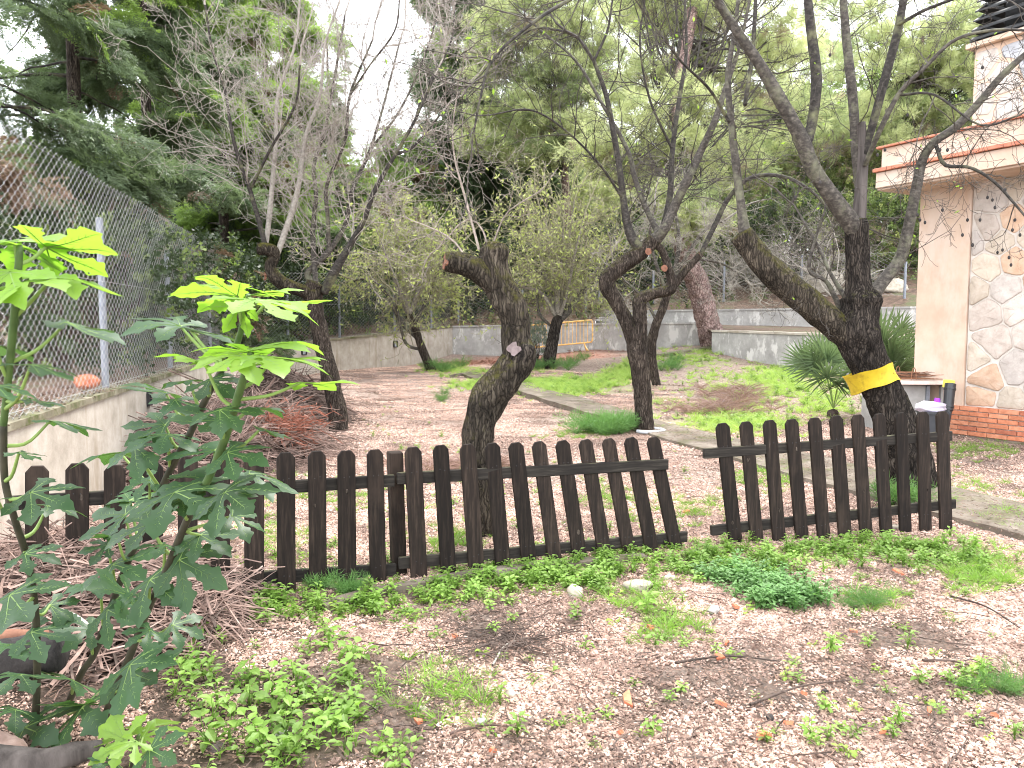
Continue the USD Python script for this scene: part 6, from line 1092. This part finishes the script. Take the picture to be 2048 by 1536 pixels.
instancer(path_for('/World', 'gravel'), [('gravel_patch', stones_patch(4, 240, .28, .0165), M['gravel']), ('gravel_patch', stones_patch(5, 250, .28, .015), M['gravel'])], rng.integers(0, 2, len(x)), onp(x, y) - [0, 0, .004], yaw(rng, len(x)), rng.uniform(.8, 1.2, len(x)), label='pinkish gravel of the garden behind the picket fence', cat='gravel')
rng, x, y = field(3600, 2.3, 14, 3, 1.25); lm = meshkit.fbm(np.stack([x * .8, y * .8, 0 * x], -1), 3, 14) + mask(x, y)[:, 2] * .35; lm = lm + .25 * shapely.contains_xy(PATH[0], x, y); keep = inside(x, y) & (lm > rng.uniform(.2, .54, len(x)) + .07 * (y > 5.5)); x, y = x[keep], y[keep]
instancer(path_for('/World', 'leaf_litter'), [('litter_patch', flakes_patch(1, 46, .26, .022, .0032), M['leaf_litter']), ('litter_patch', flakes_patch(2, 42, .26, .045, .0022), M['leaf_litter']), ('litter_patch', flakes_patch(3, 36, .24, .018, .004), M['stick_dark'])], rng.integers(0, 3, len(x)), onp(x, y) + np.outer(np.where(shapely.contains_xy(PATH[0], x, y), .062, .006), [0, 0, 1]), yaw(rng, len(x)), rng.uniform(.8, 1.3, len(x)), label='dry brown leaves and needles strewn over the gravel', cat='leaf litter')
rng = np.random.default_rng(4); pp = rng.uniform((880, 690), (1600, 775), (2400, 2)); w = onground(pp[:, 0], pp[:, 1]); keep = mask(w[:, 0], w[:, 1])[:, 0] > rng.uniform(.1, .6, len(w)); w = w[keep]
instancer(path_for('/World', 'needle_litter'), [('litter_patch', flakes_patch(4, 40, .4, .09, .011), M['red_litter']), ('litter_patch', flakes_patch(5, 40, .4, .07, .016), M['red_litter'])], rng.integers(0, 2, len(w)), w, yaw(rng, len(w)), rng.uniform(.8, 1.3, len(w)), label='reddish pine needle litter under the barrier and the pine', cat='leaf litter')
rng = np.random.default_rng(44); n = 700; k = rng.uniform(0, 1, n); pq = C0 * (1 - k[:, None]) + C1 * k[:, None] + oL * rng.uniform(.02, .8, (n, 1)); zz = ztop_left(pq[:, 1]) + .004 + .1 * 0
instancer(path_for('/World', 'leaf_litter'), [('litter_patch', flakes_patch(6, 26, .13, .045, .006), M['leaf_litter'])], np.zeros(n, int), np.column_stack([pq, zz]), yaw(rng, n), rng.uniform(.7, 1.1, n), label='brown leaf litter lying along the top of the left wall', cat='leaf litter')
# small plants
def oval(n): a = np.linspace(0, 1, 5); return a
def sprout(seed, n, H, L, narrow=.32):
    rng = np.random.default_rng(seed); vs = []; az0 = rng.uniform(0, 6.28)
    st = []
    for k in range(n):
        az = az0 + k * 2.4 + rng.normal(0, .3); h = H * (.25 + .75 * (k + .5) / n) * rng.uniform(.7, 1.1); o = rng.uniform(.006, .03); b = np.array([o * np.cos(az), o * np.sin(az), h]); d = norm(np.array([np.cos(az), np.sin(az), rng.normal(.15, .3)])); s = norm(np.cross(d, [0, 0, 1])); u = np.cross(s, d); l = L * rng.uniform(.6, 1.2)
        m = np.array([0, .3, .62, 1]); mid = b + d * (l * m)[:, None] - np.array([0, 0, 1]) * (.22 * l * m ** 2)[:, None]; w_ = np.array([.04, 1, .8, .02]) * narrow * l
        vs.append(np.stack([mid - s * w_[:, None] + u * w_[:, None] * .25, mid, mid + s * w_[:, None] + u * w_[:, None] * .25], 1).reshape(-1, 3)); st.append(np.stack([[0, 0, 0], [b[0] * .3, b[1] * .3, h * .6], b]))
    f1 = []
    for q in range(3):
        for s in range(2): f1.append([q * 3 + s, q * 3 + s + 1, q * 3 + s + 4, q * 3 + s + 3])
    f = (quad(f1)[None] + (np.arange(n) * 12)[:, None, None]).reshape(-1, 3); return join([(np.vstack(vs), f), tubes(np.array(st), np.full((n, 3), .0014), 3)])
def tuft(seed, n, H, w, spread_=.5):
    rng = np.random.default_rng(seed); az = rng.uniform(0, 6.28, n); r = rng.uniform(0, .03, n); p = np.stack([r * np.cos(az), r * np.sin(az), 0 * r], -1); d = np.stack([np.cos(az) * spread_, np.sin(az) * spread_, np.ones(n)], -1) + rng.normal(0, .22, (n, 3)); d = norm(d); h = H * rng.uniform(.5, 1.15, n); s = norm(np.cross(d, rng.normal(size=(n, 3)))); k = np.array([0, .4, .75, 1])
    mid = p[:, None] + d[:, None] * (h[:, None] * k)[..., None] - np.array([0, 0, 1]) * (h[:, None] * .28 * k ** 2.5)[..., None] + np.stack([np.cos(az), np.sin(az), 0 * az], -1)[:, None] * (h[:, None] * .25 * k ** 2)[..., None]; ww = np.array([1, .9, .6, .05]) * w
    v = np.stack([mid - s[:, None] * ww[None, :, None], mid + s[:, None] * ww[None, :, None]], 2).reshape(-1, 3); f1 = quad([[2 * q, 2 * q + 1, 2 * q + 3, 2 * q + 2] for q in range(3)]); return v, (f1[None] + (np.arange(n) * 8)[:, None, None]).reshape(-1, 3)
def feather(seed, n, H):
    rng = np.random.default_rng(seed); v, f, k = [], [], 0; S = []
    for q in range(n):
        az = rng.uniform(0, 6.28); d = norm(np.array([np.cos(az) * .75, np.sin(az) * .75, 1]) + rng.normal(0, .2, 3)); h = H * rng.uniform(.5, 1.1); u = np.linspace(0, 1, 5)[:, None]; st = d * h * u + np.array([np.cos(az), np.sin(az), -.5]) * .25 * h * u ** 2; S.append(tubes(st, np.linspace(.002, .001, 5), 3)); m = 22; w = rng.uniform(.25, 1, m); b = np.stack([np.interp(w, u[:, 0], st[:, c]) for c in range(3)], -1); dd = norm(d * .8 + rng.normal(0, .8, (m, 3))); S.append(blades(b, dd, norm(np.cross(dd, rng.normal(size=(m, 3)))), H * .3 * rng.uniform(.5, 1.2, m), np.full(m, .0022)))
    return join(S)
SPL = [sprout(s, n, H, L, w) for s, n, H, L, w in ((11, 8, .09, .048, .3), (12, 10, .12, .05, .32), (13, 6, .06, .042, .34))]; SPR = [sprout(s, n, H, L, w) for s, n, H, L, w in ((1, 11, .05, .027, .3), (2, 16, .08, .032, .34), (3, 8, .035, .026, .38), (4, 20, .115, .035, .26))]; TUF = [tuft(1, 26, .13, .0022), tuft(2, 34, .09, .0025, .8)]
def scatter(regs, seed, dens=1.0):
    rng = np.random.default_rng(seed); out = []
    for (px, py, rx, ry, n, *o) in regs:
        n = max(2, int(n * dens))
        a = rng.normal(0, .5, (n, 2)) if not o else rng.uniform(-1, 1, (n, 2)); out.append(np.stack([px + rx * a[:, 0], py + ry * a[:, 1]], -1))
    q = np.vstack(out); q = q[(q[:, 1] > 690)]; return rng, onground(q[:, 0], q[:, 1])
def growth(name, label, cat, regs, protos, probs, seed, size=(.7, 1.3), tilt=.15, dens=1.0):
    rng, w = scatter(regs, seed, dens); n = len(w); rot = Rot.from_euler('zyx', np.stack([rng.uniform(0, 6.28, n), rng.normal(0, tilt, n), rng.normal(0, tilt, n)], -1)); instancer(path_for('/World', name), protos, rng.choice(len(protos), n, p=probs), w, rot, rng.uniform(*size, n), label=label, cat=cat)
weedp = [('weed_plant', SPR[0], M['weed']), ('weed_plant', SPR[1], M['weed']), ('weed_plant', SPR[2], M['fresh_leaf']), ('weed_plant', SPR[3], M['weed'])]
growth('weeds', 'fresh green weeds along the foot of the picket fence', 'weeds', [(480, 1195, 130, 30, 150), (560, 1225, 120, 30, 120), (700, 1215, 130, 26, 110), (860, 1190, 140, 26, 150), (1000, 1165, 130, 28, 190), (1120, 1145, 140, 28, 230), (1240, 1112, 90, 26, 130), (1180, 1175, 70, 20, 90), (1390, 1120, 110, 34, 190), (1480, 1130, 120, 36, 220), (1620, 1110, 150, 26, 190), (1750, 1095, 150, 24, 170), (1880, 1120, 140, 30, 150), (1000, 1150, 420, 24, 200, 1), (1700, 1105, 300, 26, 160, 1)], weedp, [.36, .28, .22, .14], 21, (.5, 1.1), dens=.55)
growth('weeds', 'patches of round leafed weeds in the left foreground gravel', 'weeds', [(530, 1390, 80, 45, 110), (680, 1420, 90, 60, 170), (720, 1360, 60, 30, 60), (650, 1300, 80, 40, 50), (430, 1260, 90, 60, 80), (800, 1500, 90, 40, 60), (600, 1490, 160, 40, 90), (420, 1400, 90, 60, 70), (820, 1240, 150, 40, 70), (480, 1500, 130, 40, 80), (900, 1340, 420, 130, 100, 1), (380, 1330, 60, 60, 60)], [('weed_plant', SPL[0], M['weed']), ('weed_plant', SPL[1], M['weed']), ('weed_plant', SPL[2], M['weed']), ('weed_plant', SPR[0], M['weed'])], [.22, .24, .24, .3], 22, (.5, 1.1), dens=.23)
growth('weeds', 'dense bluish green clump of weeds in the right foreground', 'weeds', [(1530, 1180, 60, 26, 170), (1470, 1155, 60, 24, 90), (1600, 1200, 60, 18, 70), (1560, 1215, 60, 14, 40)], [('weed_plant', SPR[1], M['weed_deep']), ('weed_plant', SPR[3], M['weed_deep'])], [.6, .4], 23, (.55, 1.05), dens=.8)
growth('weeds', 'sparse small weeds scattered over the right foreground gravel', 'weeds', [(1500, 1330, 560, 190, 110, 1), (1960, 1380, 70, 50, 26), (1650, 1470, 90, 50, 12), (1500, 1130, 500, 40, 100, 1), (1100, 960, 300, 60, 90, 1), (700, 900, 260, 120, 110, 1), (1000, 1060, 560, 60, 160, 1)], weedp, [.35, .25, .3, .1], 24, (.5, 1.05), dens=.9)
growth('grass', 'bright green grass and low herbs in the middle of the garden', 'grass', [(1160, 783, 110, 13, 800), (1090, 777, 90, 11, 340), (1250, 776, 70, 11, 260), (950, 778, 44, 8, 120), (1390, 772, 80, 9, 140), (1560, 800, 90, 18, 400), (1620, 790, 60, 12, 140), (1480, 845, 120, 26, 420), (1640, 820, 110, 18, 240), (1400, 800, 110, 22, 120), (1330, 745, 60, 12, 140), (1010, 752, 100, 10, 140), (1520, 748, 70, 10, 120), (900, 740, 60, 12, 160)], [('grass_tuft', TUF[0], M['grass']), ('grass_tuft', TUF[1], M['grass']), ('weed_plant', SPR[1], M['weed'])], [.4, .4, .2], 25, (.8, 1.5))
growth('grass', 'thin grass blades among the foreground gravel and along the path', 'grass', [(1950, 1150, 90, 40, 130), (2020, 1040, 60, 20, 90), (1280, 1210, 90, 50, 60), (880, 1380, 120, 60, 50), (1340, 1260, 60, 40, 30), (1750, 1200, 60, 30, 24), (1540, 955, 90, 26, 110), (1900, 985, 120, 40, 80), (640, 985, 160, 40, 90), (1960, 900, 90, 20, 90), (1150, 870, 60, 14, 60), (560, 1080, 80, 60, 60), (900, 1080, 90, 40, 60), (1400, 1020, 60, 30, 50), (1240, 1000, 80, 40, 60)], [('grass_tuft', TUF[0], M['weed']), ('grass_tuft', TUF[1], M['weed'])], [.6, .4], 26, (.5, .95), dens=.7)
FE = feather(1, 26, .3)
def fennel(label, px, py, sx, n, size, seed, mat='fennel'):
    rng = np.random.default_rng(seed); w = onground(px + sx * rng.normal(0, .5, n), py + 3 * rng.normal(0, 1, n)); c = w.mean(0); t = thing('fennel_plant', label, 'fennel', c); ms = []
    for q in w: v, f = FE; s = size * rng.uniform(.7, 1.2); ms.append((v * s @ Rot.from_euler('z', rng.uniform(0, 6)).as_matrix().T + q, f))
    part(t, 'fronds', join(ms), M[mat], kind='stuff')
for a in [('wide feathery fennel clump at the foot of the two stemmed tree', 1215, 866, 95, 20, 1.15, 1), ('small blue green fennel tuft in the gravel left of the path', 888, 800, 20, 3, .8, 2), ('fennel tuft right of the small leafy tree before the barrier', 1142, 745, 26, 5, 1.3, 3), ('fennel tuft at the foot of the thin leafy tree by the wall', 888, 742, 40, 6, 1.2, 4), ('fennel tuft against the small leafy tree trunk', 1090, 742, 34, 5, 1.2, 5), ('fennel tuft at the foot of the thin grey tree', 1325, 780, 34, 6, 1.1, 6), ('fennel tuft on the back grass under the terrace wall', 1455, 765, 26, 4, 1.0, 7), ('fennel tuft between the right fence and the big trunk', 1835, 1010, 50, 5, 1.0, 8), ('fine fennel sprig in the right foreground gravel', 1730, 1215, 45, 4, .45, 9), ('low fennel sprig at the bottom of the tall left panel', 710, 1190, 26, 3, .45, 10), ('fennel sprig under the first leftmost visible pickets', 625, 1180, 26, 3, .5, 11), ('small fennel tuft before the low back wall', 1235, 733, 16, 3, 1.0, 12), ('fine pale fennel sprig near the right edge of the foreground', 2000, 1385, 36, 4, .4, 13)]: fennel(*a)
# dry brush mounds
def dry(label, px, py, sx, n, H, seed, mat='dry_grass'):
    rng = np.random.default_rng(seed); w = onground(px + sx * rng.normal(0, .45, n), py + 7 * rng.normal(0, 1, n)); t = thing('dry_brush', label, 'dry brush', w.mean(0)); ms = []
    for q in w: v, f = tuft(int(rng.integers(1, 99)), 40, H, .0042, 1.3); ms.append((v * rng.uniform(.6, 1.2) + q, f))
    part(t, 'stalks', join(ms), M[mat], kind='stuff')
dry('mound of dry pinkish brown brush on the grass before the terrace wall', 1455, 822, 95, 64, .4, 1); dry('dry brown brush behind the middle of the picket fence', 870, 945, 70, 24, .34, 2); dry('small dry brush tuft behind the loose panel', 985, 940, 30, 8, .3, 3)
shrub('bush', 'soft grey green bush left of the small leafy tree', at(1065, 20.2), 20.2, .45, 1.15, 260, (('grey_bush', 'grey_bush'), (.5, .5)), 501, size=.16, zb=float(g(at(1065, 20.2), 20.2)))
shrub('bush', 'green herb bush growing on the wall top by the second wall lamp', at(600, 20.6), 20.6, .3, .5, 90, SG, 502, size=.14, zb=1.1)
# fallen twigs, shards, stones
rng = np.random.default_rng(61); q = rng.uniform((700, 1130), (2040, 1530), (260, 2)); q2 = rng.normal(0, 1, (160, 2)) * [55, 22] + [1010, 1285]; w = onground(*np.vstack([q, q2, rng.uniform((560, 780), (1900, 1000), (200, 2))]).T); n = len(w); az = rng.uniform(0, 6.28, n); L = rng.uniform(.05, .3, n); s = np.linspace(-.5, .5, 5); pts = w[:, None] + np.stack([np.cos(az), np.sin(az), 0 * az], -1)[:, None] * (L[:, None] * s)[..., None] + rng.normal(0, .012, (n, 5, 3)); pts[..., 2] = g(pts[..., 0], pts[..., 1]) + .018 + rng.uniform(0, .012, (n, 1)); single('fallen_twigs', tubes(pts, rng.uniform(.0012, .0035, (n, 1)) * np.linspace(1.2, .6, 5)), M['stick_dark'], 'thin dark fallen twigs strewn over the gravel', 'twigs', kind='stuff')
for k, (a, b, lab) in enumerate((((1845, 1330), (1985, 1360), 'straight brown fallen stick near the right edge of the gravel'), ((900, 1478), (1050, 1468), 'thin bent stick lying at the bottom centre of the gravel'), ((1500, 1420), (1700, 1370), 'long thin dark twig in the right foreground gravel'), ((1350, 1335), (1560, 1332), 'long dark twig lying level across the middle right gravel'), ((985, 1340), (1030, 1290), 'pale curved stick on the dark twig litter'), ((1900, 1200), (2040, 1265), 'thin slanting twig in the gravel at the right edge'))):
    p = onground(*np.array([a, ((a[0] + b[0]) / 2, (a[1] + b[1]) / 2 - 12), b], float).T) + [0, 0, .022]; single('fallen_stick', tubes(spline(p, 12), np.linspace(.006, .003, 12), 6), M['twig_pale' if 'pale' in lab else 'stick' if k < 2 else 'stick_dark'], lab, 'stick', smooth=60)
def shard(k, px, py, w, label, mat='terracotta', group=None):
    c = onground(np.array([float(px)]), np.array([float(py)]))[0]; s = w * c[1] / FPX; rng = np.random.default_rng(700 + k); n = rng.integers(5, 8); a = np.sort(rng.uniform(0, 6.28, n)); r = .5 * s * rng.uniform(.75, 1.1, n); top = np.stack([r * np.cos(a), r * .75 * np.sin(a), np.full(n, .007)], -1); bot = top * [1.06, 1.06, -1]; m = trimesh.convex.convex_hull(np.vstack([top, bot])); v = np.array(m.vertices) @ Rot.from_euler('xyz', [rng.normal(0, .3), rng.normal(0, .3), rng.uniform(0, 6)]).as_matrix().T + c + [0, 0, .02]; single('tile_shard' if mat == 'terracotta' else 'stone', (v, m.faces), M[mat], label, 'tile shard' if mat == 'terracotta' else 'stone', group=group)
for k, a in enumerate([(1260, 1408, 46, 'thin pointed terracotta shard in the centre right foreground'), (1447, 1417, 34, 'terracotta shard lying right of the pointed one'), (1522, 1480, 48, 'largest pale orange terracotta shard at the bottom right'), (1578, 1456, 28, 'pinkish terracotta shard beside a dark nut at the bottom right'), (1438, 1322, 24, 'terracotta shard on the long level twig'), (838, 1450, 26, 'terracotta shard in the bottom centre left gravel'), (1797, 1150, 24, 'terracotta shard beyond the right foreground weeds'), (1856, 1432, 22, 'small bright orange shard beside a pale splinter at the right'), (1608, 1396, 16, 'small red shard upright in the right gravel'), (1472, 1220, 24, 'terracotta shard at the lower edge of the bluish weeds'), (906, 1280, 22, 'terracotta shard left of the dark twig litter'), (1300, 1262, 24, 'terracotta shard right of the dark twig litter'), (1706, 1268, 20, 'terracotta shard in the middle of the right gravel'), (1452, 1292, 20, 'flat terracotta shard above the long level twig'), (1765, 1474, 18, 'small terracotta shard near the bottom right sprig'), (1372, 1028, 22, 'terracotta shard in the gap between the two fence panels'), (1990, 1440, 20, 'terracotta shard close to the right edge'), (1240, 1475, 18, 'small terracotta shard at the bottom centre'), (985, 1510, 18, 'terracotta chip at the bottom edge left of centre')]): shard(k, *a)
for k, (px, py, w, h, mat, lab) in enumerate([(1150, 1190, 46, 24, 'pale_stone', 'pale block of stone beside the kerb weeds'), (1276, 1176, 62, 18, 'pale_stone', 'flat pale stone slab right of the kerb weeds'), (1022, 1392, 30, 14, 'pale_stone', 'small white flat stone in the middle foreground'), (960, 1448, 34, 14, 'grey_stone', 'grey flat stone at the bottom centre'), (846, 1420, 20, 10, 'pale_stone', 'small white stone left of centre foreground'), (1428, 1224, 34, 14, 'grey_stone', 'grey stone at the left end of the bluish weeds'), (1415, 712, 42, 22, 'grey_stone', 'rough rock at the foot of the leaning pine'), (1317, 694, 26, 16, 'pale_stone', 'pale stone before the terrace wall behind the grey tree'), (1795, 1058, 36, 10, 'pale_stone', 'flat pale stone under the end of the right panel'), (1975, 1056, 30, 10, 'pale_stone', 'flat yellowish stone at the path edge on the right'), (1340, 1160, 26, 12, 'pale_stone', 'pale stone between the weeds and the gap'), (1540, 1440, 22, 14, 'charred', 'dark rounded stone in the right foreground'), (432, 1500, 36, 18, 'cut_wood_pale', 'rough tan lump of wood in the left foreground'), (560, 1476, 50, 18, 'grey_stone', 'grey brown stone in the left foreground weeds'), (1650, 1385, 14, 9, 'charred', 'small black nut shell in the right gravel'), (1470, 735, 40, 12, 'pale_stone', 'flat pale rock below the whitish terrace wall')]):
    c = onground(np.array([float(px)]), np.array([float(py)]))[0]; s = c[1] / FPX; single('rock' if py < 800 else 'stone', rock(c + [0, 0, h * s * .25], (w * s, w * s * .7, h * s * 1.2), k + 1), M[mat], lab, 'stone', smooth=50)
for k, (px, py, Y, w, h, lab) in enumerate([(1620, 600, 25.6, 60, 40, 'pinkish grey outcrop left of the forked trunk on the hillside'), (1660, 590, 25.8, 50, 36, 'pale outcrop hidden partly by the forked trunk on the hillside'), (1780, 598, 24, 60, 28, 'white rough outcrop beside the fence post by the house'), (1700, 606, 24.5, 44, 18, 'low pale outcrop right behind the knotted trunk')]):
    c = P(px, py, Y); s = Y / FPX; c[2] = float(hz(c[0], c[1])) + .05; single('rock_outcrop', rock(c, (w * s, w * s * .8, h * s * 1.3), 20 + k, 3, .5), M['pale_stone'], lab, 'rock', smooth=40)
q = P(268, 738, 7.6); single('tile_shard', rock(np.array([wx(7.45) - .3, 7.45, ztop_left(7.45) + .06]), (.28, .2, .14), 31), M['terracotta'], 'orange lump of tile lying on top of the left wall beside the first post', 'tile shard')
